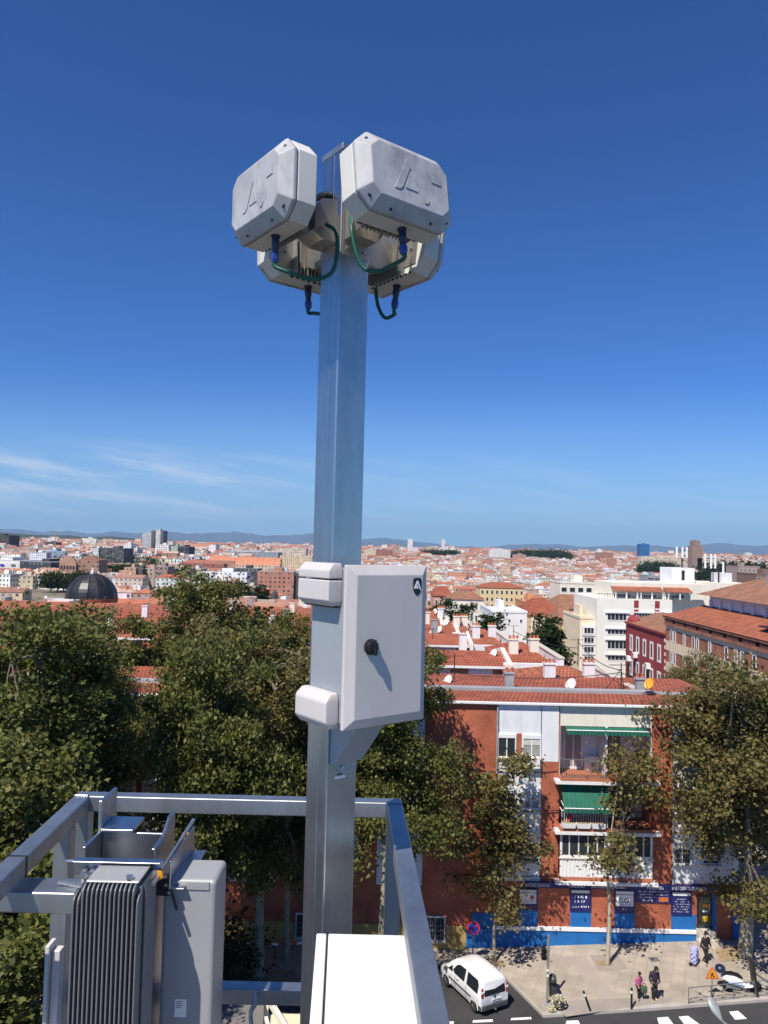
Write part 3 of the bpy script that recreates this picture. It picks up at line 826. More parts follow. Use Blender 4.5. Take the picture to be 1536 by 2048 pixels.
p = MB(); roof_faces(p, x_l - .3, x_r + .2, FY - .2, FY + DEP + .2, RYD, ez, RZ, 0, (x_r + .2 - rx1), 0)
M_TILEP = tiles('red clay tiles with pale patches', (.43, .12, .06), (.33, .085, .045), (.55, .42, .33))
RF = make('roof', p, M_TILEP, BLK)
p = MB(); p.bar((x_l, RYD + .1, RZ + .06), (rx1, RYD + .1, RZ + .06), .75, .22); make('ridge_cap', p, M_GREYCEM, RF)
p = MB(); p.bar((rx1, RYD + .1, RZ + .06), (x_r + .1, FY + 1.2, ez + .35), .35, .14); make('ridge_cap', p, M_GREYCEM, RF)
def chimney(parent, x, y, z, w, h, m, pots=2):
    w *= .85; h *= .78
    p = MB(); p.span((x - w / 2, y - w * .4, z - 1.0), (x + w / 2, y + w * .4, z + h)); p.span((x - w / 2 - .06, y - w * .4 - .06, z + h + .002), (x + w / 2 + .06, y + w * .4 + .06, z + h + .1))
    c = make('chimney', p, m, parent)
    p = MB()
    for i in range(pots): p.lathe([(.11, z + h + .1), (.09, z + h + .30), (.12, z + h + .32), (.12, z + h + .36)], (x + (i - (pots - 1) / 2) * .3, y, 0), 10)
    make('chimney_pot', p, M_TILE2 if False else M_SLABR, c)
for (px, py0, py1, m) in ((1018, 1372, 1340, M_GREYCEM), (1280, 1382, 1352, M_GREYCEM)):
    a, b = A(px, py0, RYD + .8), A(px, py1, RYD + .8); chimney(RF, a.x, RYD + .8, a.z, .6, b.z - a.z, m)
# fascia sign, posters, wall signs (things of their own)
def text_on(parent, txt, x, z, y, h, m, align='LEFT', width=None):
    c = bpy.data.curves.new('lettering', 'FONT'); c.body = txt; c.size = h * 1.38; c.align_x = align; c.extrude = .006
    o = bpy.data.objects.new('lettering', c); COL.objects.link(o); c.materials.append(m)
    off = OFF[parent.name]
    me = bpy.data.meshes.new_from_object(o); bpy.data.objects.remove(o)
    w = max(v.co.x for v in me.vertices) - min(v.co.x for v in me.vertices)
    o = bpy.data.objects.new('lettering', me); COL.objects.link(o)
    o.parent = parent; o.location = Vector((x, y, z)) - off; o.rotation_euler = (R(90), 0, 0)
    if width and w > 0: o.scale.x = width / w
    return o
def dashes(parent, x0, x1, z, h, y, m, seed, gap=.25):
    """A line of writing too small to read in the photograph: uneven letter-sized strokes."""
    r_ = random.Random(seed); p = MB(); x = x0
    while x < x1 - h * .3:
        w = h * r_.uniform(.35, .7)
        if r_.random() < .82:
            p.span((x, y - .006, z), (x + w * .32, y, z + h * r_.choice((1, 1, .7)))); p.span((x + w * .32, y - .006, z + h * r_.choice((0, .4, .75))), (x + w * .95, y, z + h * r_.choice((.2, .6, .95))))
        x += w + h * (gap if r_.random() < .8 else .7)
    o = make('lettering', p, m, parent); return o
sx0, sx1 = q(390, 960).x, q(1302, 975).x
sz1, sz0 = q(860, 950).z, q(860, 975).z
SG = thing('shop_sign', 'long navy fascia sign with white lettering above the driving school windows', 'sign', ((sx0 + sx1) / 2, FY, sz0), world=True)
p = MB(); p.span((sx0, FY - .19, sz0), (sx1, FY - .03, sz1)); make('board', p, M_SIGN, SG)
hh = (sz1 - sz0) * .62; zz = sz0 + (sz1 - sz0) * .2
for (Xa, Xb, t) in ((395, 510, 'AUTOESCUELAS GO'), (598, 672, 'MADRID'), (705, 862, 'AUTOESCUELAS GO'), (962, 1040, 'MADRID'), (1080, 1240, 'AUTOESCUELAS GO')):
    text_on(SG, t, q(Xa, 965).x, zz, FY - .192, hh, M_LETTER, width=q(Xb, 965).x - q(Xa, 965).x)
def poster(win, label, base, top_strip=True):
    x0, z0, x1, z1 = win; f = .07; H_ = z1 - z0
    t = thing('poster', label, 'poster', ((x0 + x1) / 2, FY, z0), world=True)
    p = MB(); p.span((x0 + f, FY - .05, z0 + f), (x1 - f, FY - .032, z0 + H_ * .78)); make('sheet', p, base, t)
    p = MB(); p.span((x0 + f, FY - .048, z0 + H_ * .81), (x1 - f, FY - .032, z1 - f)); make('top_strip', p, M_TRIM, t)
    return t
P0 = poster(SW[0], 'white poster with a red figure in the shop window nearest the ochre wall', M_TRIM)
x0, z0, x1, z1 = SW[0]; W_ = x1 - x0; H_ = z1 - z0
p = MB(); p.span((x0 + .07, FY - .058, z0 + .07), (x1 - .07, FY - .052, z0 + H_ * .3)); make('lower_strip', p, M_SIGN, P0)
p = MB(); p.span((x0 + W_ * .62, FY - .058, z0 + H_ * .5), (x0 + W_ * .8, FY - .052, z0 + H_ * .68)); make('red_mark', p, M_REDL, P0)
dashes(P0, x0 + W_ * .2, x0 + W_ * .85, z0 + H_ * .38, H_ * .07, FY - .052, M_IRON, 3)
P1 = poster(SW[1], 'navy poster with three lines of white lettering in the second shop window', M_SIGN)
x0, z0, x1, z1 = SW[1]; W_ = x1 - x0; H_ = z1 - z0
dashes(P1, x0 + W_ * .22, x0 + W_ * .78, z0 + H_ * .58, H_ * .12, FY - .052, M_LETTER, 5); dashes(P1, x0 + W_ * .12, x0 + W_ * .9, z0 + H_ * .38, H_ * .12, FY - .052, M_LETTER, 6); dashes(P1, x0 + W_ * .12, x0 + W_ * .92, z0 + H_ * .16, H_ * .09, FY - .052, M_LETTER, 7)
P2 = poster(SW[2], 'white poster reading GO! with a red exclamation mark', 'x' and M_TRIM)
x0, z0, x1, z1 = SW[2]; W_ = x1 - x0; H_ = z1 - z0
p = MB(); p.span((x0 + .07, FY - .058, z0 + .07), (x1 - .07, FY - .052, z0 + H_ * .3)); make('lower_strip', p, M_SIGN, P2)
text_on(P2, 'GO', x0 + W_ * .2, z0 + H_ * .44, FY - .053, H_ * .22, M_SIGN, width=W_ * .5); text_on(P2, '!', x0 + W_ * .74, z0 + H_ * .44, FY - .053, H_ * .25, M_REDL)
dashes(P2, x0 + W_ * .25, x0 + W_ * .8, z0 + H_ * .35, H_ * .05, FY - .052, M_SIGN, 8); dashes(P2, x0 + W_ * .4, x0 + W_ * .7, z0 + H_ * .14, H_ * .08, FY - .06, M_LETTER, 9)
P3 = poster(SW[3], 'navy poster of small pale print in the shop window beside the entrance', M_SIGN)
x0, z0, x1, z1 = SW[3]; W_ = x1 - x0; H_ = z1 - z0
for i in range(6): dashes(P3, x0 + W_ * .12, x0 + W_ * .88, z0 + H_ * (.12 + .105 * i), H_ * .045, FY - .052, M_LETTER, 20 + i, .7)
x0, z0, x1, z1 = qp(915, 976, 1078, 1042)
WS = thing('wall_sign', 'navy wall sign with rows of white print and an orange notice', 'sign', ((x0 + x1) / 2, FY, z0), world=True)
p = MB(); p.span((x0, FY - .06, z0), (x1, FY - .003, z1 - .02)); make('board', p, M_SIGN, WS)
for i, (a, b) in enumerate(((.1, .5), (.12, .55), (.12, .52), (.08, .95))): dashes(WS, x0 + (x1 - x0) * a, x0 + (x1 - x0) * b, z0 + (z1 - z0) * (.12 + .21 * i), (z1 - z0) * .12, FY - .06, M_LETTER, 40 + i)
dashes(WS, x0 + (x1 - x0) * .6, x0 + (x1 - x0) * .92, z0 + (z1 - z0) * .54, (z1 - z0) * .1, FY - .06, M_LETTER, 48)
p = MB(); p.span((x0 + (x1 - x0) * .66, FY - .072, z0 + (z1 - z0) * .1), (x0 + (x1 - x0) * .93, FY - .062, z0 + (z1 - z0) * .42)); make('orange_notice', p, mat('orange notice', (.55, .16, .04), .6), WS)
# things on the balconies and walls
def aircon(x, z, y, label):
    t = thing('air_conditioner', label, 'air conditioner', (x, y, z))
    p = MB(); p.span((-.42, -.36, 0), (.42, -.06, .62)); make('body', p, M_TRIM, t, bevel=.03)
    p = MB()
    for r_ in (.08, .15, .22): p.tube([(-.12 + r_ * math.cos(a * .3142), -.372, .31 + r_ * math.sin(a * .3142)) for a in range(21)], .012, 5, cap=False)
    make('fan_grille', p, M_IRON, t)
    p = MB(); p.span((-.36, -.34, -.05), (-.3, -.001, -.002)); p.span((.3, -.34, -.05), (.36, -.001, -.002)); make('bracket', p, M_IRON, t)
x0, z0, x1, z1 = qp(395, 362, 460, 408)
aircon((x0 + x1) / 2, z0, FY - .012, 'white air conditioner below the upper windows of the white bay')
for i in range(3):
    xa_, xb_ = q(558 + 69 * i, 660).x, q(622 + 69 * i, 660).x
    t = thing('planter', ('first', 'second', 'third')[i] + ' white flower trough from the brick pier on the middle balcony rail', 'planter', ((xa_ + xb_) / 2, FY - .62, s1t + .1), group='white troughs on the middle balcony')
    w = (xb_ - xa_) / 2
    p = MB(); p.rings([[(-w * .9, -.1, 0), (w * .9, -.1, 0), (w * .9, .09, 0), (-w * .9, .09, 0)], [(-w, -.13, .26), (w, -.13, .26), (w, .11, .26), (-w, .11, .26)]]); make('trough', p, M_TRIM, t)
    p = MB(); p.span((-w * .9, -.1, .262), (w * .9, .08, .275)); make('soil', p, M_SOIL, t)
ch = thing('balcony_table', 'small grey folding table on the top balcony behind the railing', 'table', (q(735, 430).x, FY + .5, s2t + .04))
p = MB(); p.span((-.35, -.25, .68), (.35, .25, .72)); make('tabletop', p, M_IRON, ch)
for sx in (-1, 1):
    p = MB(); p.bar((sx * .3, -.2, 0), (-sx * .1, .1, .68), .03); p.bar((sx * .3, .2, 0), (-sx * .1, -.1, .68), .03); make('leg', p, M_IRON, ch)
t = thing('air_conditioner', 'white air conditioner standing on the top balcony by the partition', 'air conditioner', (q(738, 420).x, FY + 1.4, s2t + .3))
p = MB(); p.span((-.42, -.36, -.26), (.42, -.06, .5)); make('body', p, M_TRIM, t, bevel=.03)
p = MB(); p.span((-.1, -.372, -.05), (.08, -.362, .35)); make('fan_grille', p, M_IRON, t)
def laundry(x, z, y, label, m, w=.5, h=.8):
    n = 10; p = MB(); rows = []
    for k in range(7):
        rows.append([Vector((-w / 2 + w * i / n + .02 * math.sin(k * 2 + i), .05 * math.sin(i * 1.3 + k * .3), -h * k / 6)) for i in range(n + 1)])
    p.rings(rows, cap=False, close=False)
    o = make('laundry', p, m, at=(x, y, z), smooth=True); s = o.modifiers.new('thick', 'SOLIDIFY'); s.thickness = .01
    tag(o, label, 'laundry')
pk = A(890, 1508, FY); laundry(pk.x, pk.z, FY - .35, 'bright pink garment hanging from the wall beside the tree', mat('pink cloth', (.75, .06, .25), .8))
pk = q(596, 590); laundry(pk.x, pk.z, FY - .66, 'red and white cloth hanging on the middle balcony rail', M_REDL, .22, .5)

# ================================================================ the rows of tiled roofs behind it
def diag_x(y): return 17.3 - (y - 48) * .148
ROWY = [(61, 840, 1016), (74, 840, 938), (86, 840, 912), (99, 840, 880), (113, 840, 870)]
M_TILES = [M_TILE, M_TILE2, M_TILE]
ordn = ['first', 'second', 'third', 'fourth', 'fifth']
def slab_row(i, y, xl, xe, z_e, panels):
    zr_ = z_e + .68; yr = y + 4.2; dep = 8.4
    t = thing('tiled_apartment_row', ordn[i] + ' tiled brick row behind the driving school block, ridge across the view', 'apartment block', ((xl + xe) / 2, y, zt(0, y) - 1), group='brick apartment rows', world=True)
    p = MB(); p.span((xl, y, zt(0, y) - 2), (xe, y + dep, z_e)); make('wall', p, M_BRICK2, t)
    p = MB(); roof_faces(p, xl - .2, xe, y - .35, y + dep + .35, yr, z_e + .02, zr_, 0, 0)
    rf = make('roof', p, M_TILES[i % 3], t)
    p = MB(); p.span((xl, y - .42, z_e - .12), (xe, y - .352, z_e + .06)); make('gutter', p, M_TRIM, t)
    # gable parapet on the east end
    p = MB(); p.prism([(xe + .02, y - .4, z_e - 2.6), (xe + .02, y - .4, z_e + .25), (xe + .02, yr, zr_ + .3), (xe + .02, y + dep + .4, z_e + .25), (xe + .02, y + dep + .4, z_e - 2.6)], (.35, 0, 0)); make('gable_parapet', p, M_CREAM, t)
    x = xe - 1.2
    k = 0
    while x > xl + 2 and k < 26:
        w = (1.9, 1.5)[k % 2]
        m = (M_RENDER, M_CREAM)[k % 3 == 2]
        p = MB(); p.span((x - w, y - .014, z_e - 5), (x, y, z_e - .13)); make('render_panel', p, m, t)
        x -= w + (1.4, 1.9)[k % 2]; k += 1
    return t, rf
for i, (y, pl, pr) in enumerate(ROWY):
    z_e = A(900, (1331, 1291, 1269, 1250, 1236)[i], y).z
    xe = A(pr, 1300, y).x
    t, rf = slab_row(i, y, -34 - i * 6, xe, z_e, None)
    for k in range(5):
        cx = xe - 3 - k * 8.3; chimney(rf, cx, y + 5.2, z_e + .9, .75, 1.3, (M_RENDER, M_GREYCEM, M_CREAM)[(k + i) % 3])
# the wing of hipped roofs along the side street, stepped white parapets between them
WY = [(49.5, 60.2), (61.5, 73), (74.5, 85), (86.5, 98), (99.5, 112)]
for i, (ya, yb_) in enumerate(WY):
    xa = A((1052, 1008, 935, 905, 880)[i], 1330, ya).x
    if i == 0: xa = A(1058, 1390, ya).x
    xb = diag_x((ya + yb_) / 2) - .6
    z_e = A(1100, (1392, 1331, 1296, 1272, 1252)[i], ya).z - .1
    t = thing('hipped_wing', ordn[i] + ' hipped tile roof of the white-walled wing along the side street', 'apartment block', ((xa + xb) / 2, ya, zt(5, ya) - 1), group='hipped wings of the brick rows', world=True)
    p = MB(); p.span((xa, ya, zt(0, ya) - 2), (xb, yb_, z_e)); make('wall', p, M_RENDER, t)
    p = MB(); yr = (ya + yb_) / 2; roof_faces(p, xa - .1, xb + .1, ya - .1, yb_ + .1, yr, z_e + .02, z_e + 1.25, min(4, (xb - xa) * .4), min(4, (xb - xa) * .4)); rf = make('roof', p, (M_TILE2, M_TILE, M_TILE2)[i % 3], t)
    p = MB()
    p.span((xb + .12, ya - .8, z_e - 3), (xb + .5, yb_ + .8, z_e + .75)); p.span((xa - .1, ya - .5, z_e - .4), (xb + .1, ya - .12, z_e + .28))
    make('parapet', p, M_RENDER, t)
    p = MB(); p.span((xb + .06, ya - .85, z_e + .752), (xb + .56, yb_ + .85, z_e + .85)); make('coping', p, M_STONE, t)
    for fx_, fy_ in ((.3, .25), (.75, .3)):
        chimney(rf, xa + (xb - xa) * fx_, ya + (yb_ - ya) * fy_, z_e + .4, .85, 1.7, (M_RENDER, M_CREAM)[i % 2], 3)

# ================================================================ buildings along the side street
def zlin(px, py, D): return A(px, py, D).z
def oriented(origin, ang):
    """Local frame: x along the facade, y into the building, z up."""
    return Matrix.Translation(origin) @ Matrix.Rotation(ang, 4, 'Z')
def fbox(name, M, a, b, m, parent, **k):
    p = MB(); p.span(a, b, M); return make(name, p, m, parent, **k)
def fwindow(parent, M, x0, z0, x1, z1, y=0.0, fr=.09, pm=None, fm=None, n=1):
    f = MB(); yy = y - .06
    f.span((x0, yy, z0), (x0 + fr, y, z1), M); f.span((x1 - fr, yy, z0), (x1, y, z1), M); f.span((x0 + fr, yy, z0), (x1 - fr, y, z0 + fr), M); f.span((x0 + fr, yy, z1 - fr), (x1 - fr, y, z1), M)
    for i in range(1, n): x = x0 + (x1 - x0) * i / n; f.span((x - .04, yy, z0 + fr), (x + .04, y, z1 - fr), M)
    w = make('window', f, fm or M_TRIM, parent)
    g = MB(); g.span((x0 + fr, y - .03, z0 + fr), (x1 - fr, y - .004, z1 - fr), M); make('pane', g, pm or M_GLASS, w)
    return w
# long beige and brick block (west facade seen at a slant)
P_F = A(1333, 1249, 112.0)
az = R(1.2); L_ = 50.0
ang = math.atan2(-math.cos(az), -math.sin(az))          # facade runs from the far corner towards the camera
org = Vector((P_F.x, P_F.y, 0))
Mx = oriented(org, ang)
ZT = P_F.z; ZB = zt(40, 100) - 3
LB = thing('long_brick_building', 'long sand and brick block with ribbon bands of windows and a two-tier tiled roof', 'apartment block', (org.x, org.y, ZB), world=True)
fbox('wall', Mx, (0, 0, ZB), (L_, 16, ZT), M_BRICK2, LB)
sh = 3.05
for k in range(5):
    zb = ZT - .55 - k * sh
    fbox('sand_band', Mx, (-.05, -.06, zb - .0), (L_, -.002, zb + .55) if k == 0 else (L_, -.002, zb + 1.35), M_CREAM2, LB)
for k in range(4):
    z1 = ZT - .55 - k * sh - .02; z0 = z1 - 1.62
    for j, (xx, w) in enumerate(((1.6, .9), (2.9, .9), (6.6, .8), (9.8, .9), (11.3, .8), (15.2, .8), (20.0, .9), (22.6, .9), (24.2, .9), (27.2, .9), (31.6, .9), (34.4, .9), (37.6, .9), (40.5, .9), (44, .9), (47, .9))):
        fwindow(LB, Mx, xx, z0, xx + w, z1, -.002, fr=.12, pm=(M_CURT if (j + k) % 3 else M_GLASS))
fbox('cornice', Mx, (-.3, -.3, ZT + .002), (L_, .4, ZT + .35), M_BRICK2, LB)
fbox('cornice', Mx, (-.4, -.42, ZT + 1.0), (L_, .4, ZT + 1.3), M_BRICK2, LB)
for j in range(12):
    fbox('cornice_block', Mx, (j * 4.2, -.28, ZT + .352), (j * 4.2 + 3.2, .3, ZT + .998), mat('dark brick cornice', (.16, .06, .04), .85) if j == 0 else bpy.data.materials['dark brick cornice'], LB)
def slope(name, M, x0, x1, y0, z0, y1, z1, m, parent, hip=0.0):
    p = MB(); s_ = math.hypot(y1 - y0, z1 - z0)
    p.face([M @ Vector((x0, y0, z0)), M @ Vector((x1, y0, z0)), M @ Vector((x1, y1, z1)), M @ Vector((x0 + hip, y1, z1))], [(x0, 0), (x1, 0), (x1, s_), (x0 + hip, s_)])
    if hip: p.face([M @ Vector((x0, y1 * 2 - y0, z0)), M @ Vector((x0, y0, z0)), M @ Vector((x0 + hip, y1, z1))], [(0, 0), (2 * (y1 - y0), 0), (y1 - y0, s_)])
    return make(name, p, m, parent)
slope('roof', Mx, -.5, L_, -.5, ZT + 1.31, 4.4, ZT + 3.1, M_TILE2, LB, 3.0)
zu = ZT + 4.6
fbox('attic_wall', Mx, (4.5, 4.4, ZT + 2.0), (L_, 15, zu), M_RENDER, LB)
for j in range(14): fbox('attic_pier', Mx, (5 + j * 3.2, 4.1, ZT + 2.6), (5.5 + j * 3.2, 4.398, zu - .6), M_RENDER, LB)
slope('roof', Mx, 2.6, L_, 3.2, zu + .02, 10.5, zu + 3.0, M_TILE3, LB, 7.0)
for xx in (14, 25, 34): chimney(LB, *(Mx @ Vector((xx, 8.0, 0))).xy, zu + 2.0, .5, 1.8, M_GREYCEM, 1)
for (xx, w) in ((28, 3.4),):
    p = MB(); p.box(Mx @ Vector((xx, 1.6, ZT + 2.45)), (1.6, 2.6, .1)); make('roof_hatch', p, M_DARK, LB)
# red building with white windows
D2 = 129.0
P_R = A(1252, 1246, D2 + 2)
ang2 = math.atan2(P_F.y + .3 - P_R.y, P_F.x - P_R.x); LR = math.hypot(P_F.y + .3 - P_R.y, P_F.x - P_R.x)
Mr = oriented(Vector((P_R.x, P_R.y, 0)), ang2); ZR = P_R.z
RB = thing('red_house', 'dark red rendered town house with two rows of tall white windows', 'house', (P_R.x, P_R.y, ZR - 16), world=True)
M_REDW = mat('dark red render', (.27, .035, .04), .8, 0, .08, .6)
fbox('wall', Mr, (0, 0, ZR - 17), (LR, 12, ZR), M_REDW, RB)
for xx in (0, LR - .5):
    for j in range(16): fbox('quoin', Mr, (xx + (.0 if j % 2 else .08), -.05, ZR - 16 + j), (xx + (.5 if j % 2 else .42), -.002, ZR - 15.5 + j), M_CREAM if xx else M_REDW, RB)
for k in range(4):
    for j in range(5):
        xx = LR * (.16 + .175 * j); z1 = ZR - 1.6 - 4.0 * k
        fwindow(RB, Mr, xx - .75, z1 - 2.7, xx + .75, z1, -.002, fr=.34, n=1)
        if k > 0:
            p = MB()
            for b_ in range(9): p.span((xx - .8 + .2 * b_, -.5, z1 - 2.75), (xx - .77 + .2 * b_, -.47, z1 - 1.75), Mr)
            p.span((xx - .82, -.52, z1 - 1.75), (xx + .82, -.46, z1 - 1.7), Mr); p.span((xx - .82, -.55, z1 - 2.85), (xx + .82, -.07, z1 - 2.76), Mr)
            make('balcony', p, M_DARK, RB)
fbox('cornice', Mr, (-.1, -.25, ZR + .002), (LR, .3, ZR + .3), M_REDW, RB)
slope('roof', Mr, 0, LR, -.2, ZR + .31, 6, ZR + 2.0, M_TILE3, RB)
p = MB(); p.lathe([(.9, ZR + .3), (.8, ZR + .9), (.3, ZR + 1.5)], Mr @ Vector((1.0, .8, 0)), 8); p.lathe([(.9, ZR + .3), (.8, ZR + .8), (.3, ZR + 1.3)], Mr @ Vector((2.6, .8, 0)), 8); make('parapet_urn', p, M_REDW, RB)
for k, (xx, zz_) in enumerate(((LR * .13, ZR - 5.6), (LR * .31, ZR - 4.6), (LR * .64, ZR - 5.4))):
    pw = Mr @ Vector((xx, -.35, zz_)); t = thing('air_conditioner', ('lower', 'middle', 'far')[k] + ' of the white air conditioners hung between the windows of the red house', 'air conditioner', pw, ang2, 'air conditioners on the red house')
    p = MB(); p.span((-.55, -.3, -.4), (.55, .3, .4)); make('body', p, M_TRIM, t); p = MB(); p.span((-.4, -.32, -.3), (.1, -.302, .3)); make('fan_grille', p, M_IRON, t)
# white building with ribbon windows and a roof terrace
D3 = 150.0
pl, pr_ = A(1194, 1197, D3), A(1345, 1203, D3)
WB = thing('white_apartment_building', 'cream white modern apartment building with dark ribbon windows and a tiled roof terrace', 'apartment block', (pl.x, D3, pl.z - 22), world=True)
M_IVORY = mat('ivory render', (.78, .76, .68), .8, 0, .03, .4)
Mw = oriented(Vector((pl.x, D3, 0)), 0); wl = pr_.x - pl.x; ZW = pl.z
fbox('wall', Mw, (0, 0, ZW - 26), (wl, 18, ZW), M_IVORY, WB)
for k, (y0, y1, xs_) in enumerate(((1226, 1242, (1214, 1254)), (1258, 1270, (1214, 1254)), (1280, 1299, (1214, 1254)), (1226, 1238, (1272, 1300)), (1226, 1238, (1312, 1340)), (1310, 1322, (1214, 1254)))):
    a, b = A(xs_[0], y0, D3), A(xs_[1], y1, D3)
    fwindow(WB, Mw, a.x - pl.x, b.z, b.x - pl.x, a.z, -.002, fr=.15, n=5)
    fbox('sill_band', Mw, (a.x - pl.x - .4, -.35, a.z + .05), (b.x - pl.x + .4, -.003, a.z + .25), M_TRIM, WB)
for px in (1268, 1310):
    a = A(px, 1200, D3).x - pl.x
    for j in range(4): fbox('red_stripe', Mw, (a, -.05, ZW - 1.6 - j * 1.75), (a + .9, -.002, ZW - .2 - j * 1.75), M_REDW, WB)
a, b = A(1234, 1192, D3), A(1390, 1168, D3 + 6)
fbox('penthouse', Mw, (a.x - pl.x, 4, ZW), (b.x - pl.x + 2, 16, b.z), M_CREAM, WB)
zt_ = A(1250, 1183, D3).z
for (pa, pb) in ((1233, 1283), (1284, 1335), (1340, 1392)):
    xa, xb = A(pa, 1185, D3).x - pl.x, A(pb, 1185, D3).x - pl.x
    slope('roof', Mw, xa, xb, 1.2, zt_, 4.2, zt_ + .9, M_TILE2, WB)
    for xx in (xa + .3, (xa + xb) / 2, xb - .3): fbox('post', Mw, (xx - .12, 1.4, ZW), (xx + .12, 1.64, zt_), M_TRIM, WB)
    fwindow(WB, Mw, xa + .6, ZW + .1, xb - .6, zt_ - .5, 3.99, fr=.15, n=4)
p = MB()
for j in range(30): p.span((wl * .0 + j * .5, .1, ZW), (j * .5 + .06, .16, ZW + .9), Mw)
p.span((0, .06, ZW + .9), (15, .2, ZW + 1.0), Mw); make('railing', p, M_IRON, WB)
# stair tower and flat upper block behind it
D4 = 158.0
TB = thing('stair_tower_block', 'white flat-roofed upper block with a tall lift tower and a dark doorway', 'apartment block', (A(1370, 1170, D4).x, D4, -8), world=True)
a, b = A(1235, 1190, D4), A(1392, 1168, D4)
fbox_p = MB(); fbox_p.span((A(1235, 1190, D4).x, D4, -12), (A(1392, 1190, D4).x, D4 + 12, A(1300, 1166, D4).z)); make('wall', fbox_p, M_RENDER, TB)
p = MB(); p.span((A(1348, 1100, D4).x, D4 + 1, A(1348, 1168, D4).z), (A(1393, 1100, D4).x, D4 + 8, A(1370, 1136, D4).z)); make('lift_tower', p, M_RENDER, TB)
a, b = A(1367, 1141, D4), A(1373, 1161, D4); p = MB(); p.span((a.x, D4 + .96, b.z), (b.x, D4 + 1.05, a.z)); make('doorway', p, M_DARK, TB)
a, b = A(1392, 1164, D4 + 2), A(1505, 1182, D4 + 2); p = MB(); p.span((a.x + .02, D4 + 2, -12), (b.x, D4 + 14, A(1440, 1166, D4 + 2).z)); make('rear_wing', p, M_CREAM, TB)
p = MB(); p.span((A(1444, 1150, D4 + 3).x, D4 + 3, A(1444, 1170, D4).z), (A(1464, 1150, D4 + 3).x, D4 + 9, A(1450, 1146, D4 + 3).z)); make('roof_room', p, M_RENDER, TB)
def antenna_mast(px, pyb, pyt, D, label, n=3):
    b, t_ = A(px, pyb, D), A(px, pyt, D)
    t = thing('antenna_mast', label, 'antenna', b); h = t_.z - b.z
    p = MB(); p.tube([(0, 0, 0), (0, 0, h * .96)], .16, 8); make('pole', p, M_DARK, t)
    for k in range(n):
        a_ = k * 2.1 + .3
        p = MB(); p.span((math.cos(a_) * 1.15 - .2, math.sin(a_) * .9 - .12, h * .5), (math.cos(a_) * 1.15 + .2, math.sin(a_) * .9 + .15, h)); make('panel_antenna', p, M_TRIM, t, bevel=.08)
        p = MB(); p.bar((0, 0, h * .6), (math.cos(a_) * 1.1, math.sin(a_) * .85, h * .62), .1); p.bar((0, 0, h * .85), (math.cos(a_) * 1.1, math.sin(a_) * .85, h * .85), .1); make('arm', p, M_DARK, t)
antenna_mast(1364, 1138, 1094, D4 + 3, 'telecom mast with white panel antennas on the lift tower')
antenna_mast(1421, 1166, 1108, D4 + 6, 'taller telecom mast with panel antennas on the roof behind the tower')
antenna_mast(1437, 1168, 1124, D4 + 4, 'short white panel antenna mast beside the tall roof mast', 1)
# other recognisable blocks of the middle distance
def simple_block(name, label, px0, px1, pyt, D, depth, wall, cat='apartment block', rows=0, cols=0, drop=14, roof=None, wm=None, wsize=(.5, .55), pm=None, balc=None, below=None):
    a, b = A(px0, pyt, D), A(px1, pyt, D); zt0 = (a.z + b.z) / 2; w = b.x - a.x; zb = min(zt((a.x + b.x) / 2, D), zt0 - 6) - 2
    t = thing(name, label, cat, ((a.x + b.x) / 2, D, zb), world=True)
    p = MB(); p.span((a.x, D, zb), (b.x, D + depth, zt0)); make('wall', p, wall, t)
    if roof:
        p = MB(); r_ = depth * .16; roof_faces(p, a.x - .3, b.x + .3, D - .3, D + depth + .3, D + depth / 2, zt0 + .02, zt0 + r_, min(w * .3, depth * .5), min(w * .3, depth * .5)); make('roof', p, roof, t)
    else:
        p = MB(); p.span((a.x - .1, D - .1, zt0 + .002), (b.x + .1, D + .3, zt0 + .5)); p.span((a.x - .1, D + .302, zt0 + .002), (a.x + .3, D + depth, zt0 + .5)); p.span((b.x - .3, D + .302, zt0 + .002), (b.x + .1, D + depth, zt0 + .5)); make('parapet', p, wall, t)
        p = MB(); p.span((a.x + w * .3, D + depth * .3, zt0 + .002), (a.x + w * .45, D + depth * .6, zt0 + 2.4)); make('roof_room', p, wall, t)
    M = oriented(Vector((a.x, D, 0)), 0); sh_ = 3.0
    for i in range(rows):
        z1 = zt0 - .5 - i * sh_ - (1 - wsize[1]) * sh_ * .4
        for j in range(cols):
            x = w * (j + .5) / cols; ww = w / cols * wsize[0] * .5
            fwindow(t, M, x - ww, z1 - sh_ * wsize[1], x + ww, z1, -.002, fr=.1, pm=pm, n=2 if ww > 1.3 else 1)
        if balc: 
            p = MB(); p.span((w * .35, -1.0, zt0 - .6 - (i + 1) * sh_), (w * .98, -.003, zt0 - .35 - (i + 1) * sh_)); p.span((w * .35, -1.0, zt0 - .348 - (i + 1) * sh_), (w * .98, -.92, zt0 + .5 - (i + 1) * sh_)); o = make('balcony', MB(), balc, t) if False else None
            pb = MB(); pb.v = [M @ v for v in p.v]; pb.f = p.f; pb.mi = p.mi; make('balcony', pb, balc, t)
    return t
t = simple_block('balcony_block', 'cream block with full-width balconies and small green awnings beyond the white building', 1120, 1236, 1168, 232, 14, M_CREAM, rows=4, cols=7, wsize=(.7, .5), balc=M_TRIM)
for (pa, pb) in ((1194, 1204), (1214, 1232)):
    a, b = A(pa, 1183, 230.6), A(pb, 1188, 230.6); p = MB(); p.span((a.x, 230.4, b.z), (b.x, 231, a.z)); make('awning', p, M_GREENF, t)
simple_block('yellow_house', 'yellow rendered house with dark balconies beside the sand coloured bay-window house', 1122, 1163, 1246, 168, 16, mat('yellow render', (.62, .45, .20), .85), 'house', rows=4, cols=3, roof=M_TILE3, pm=M_GLASS, balc=M_DARK)
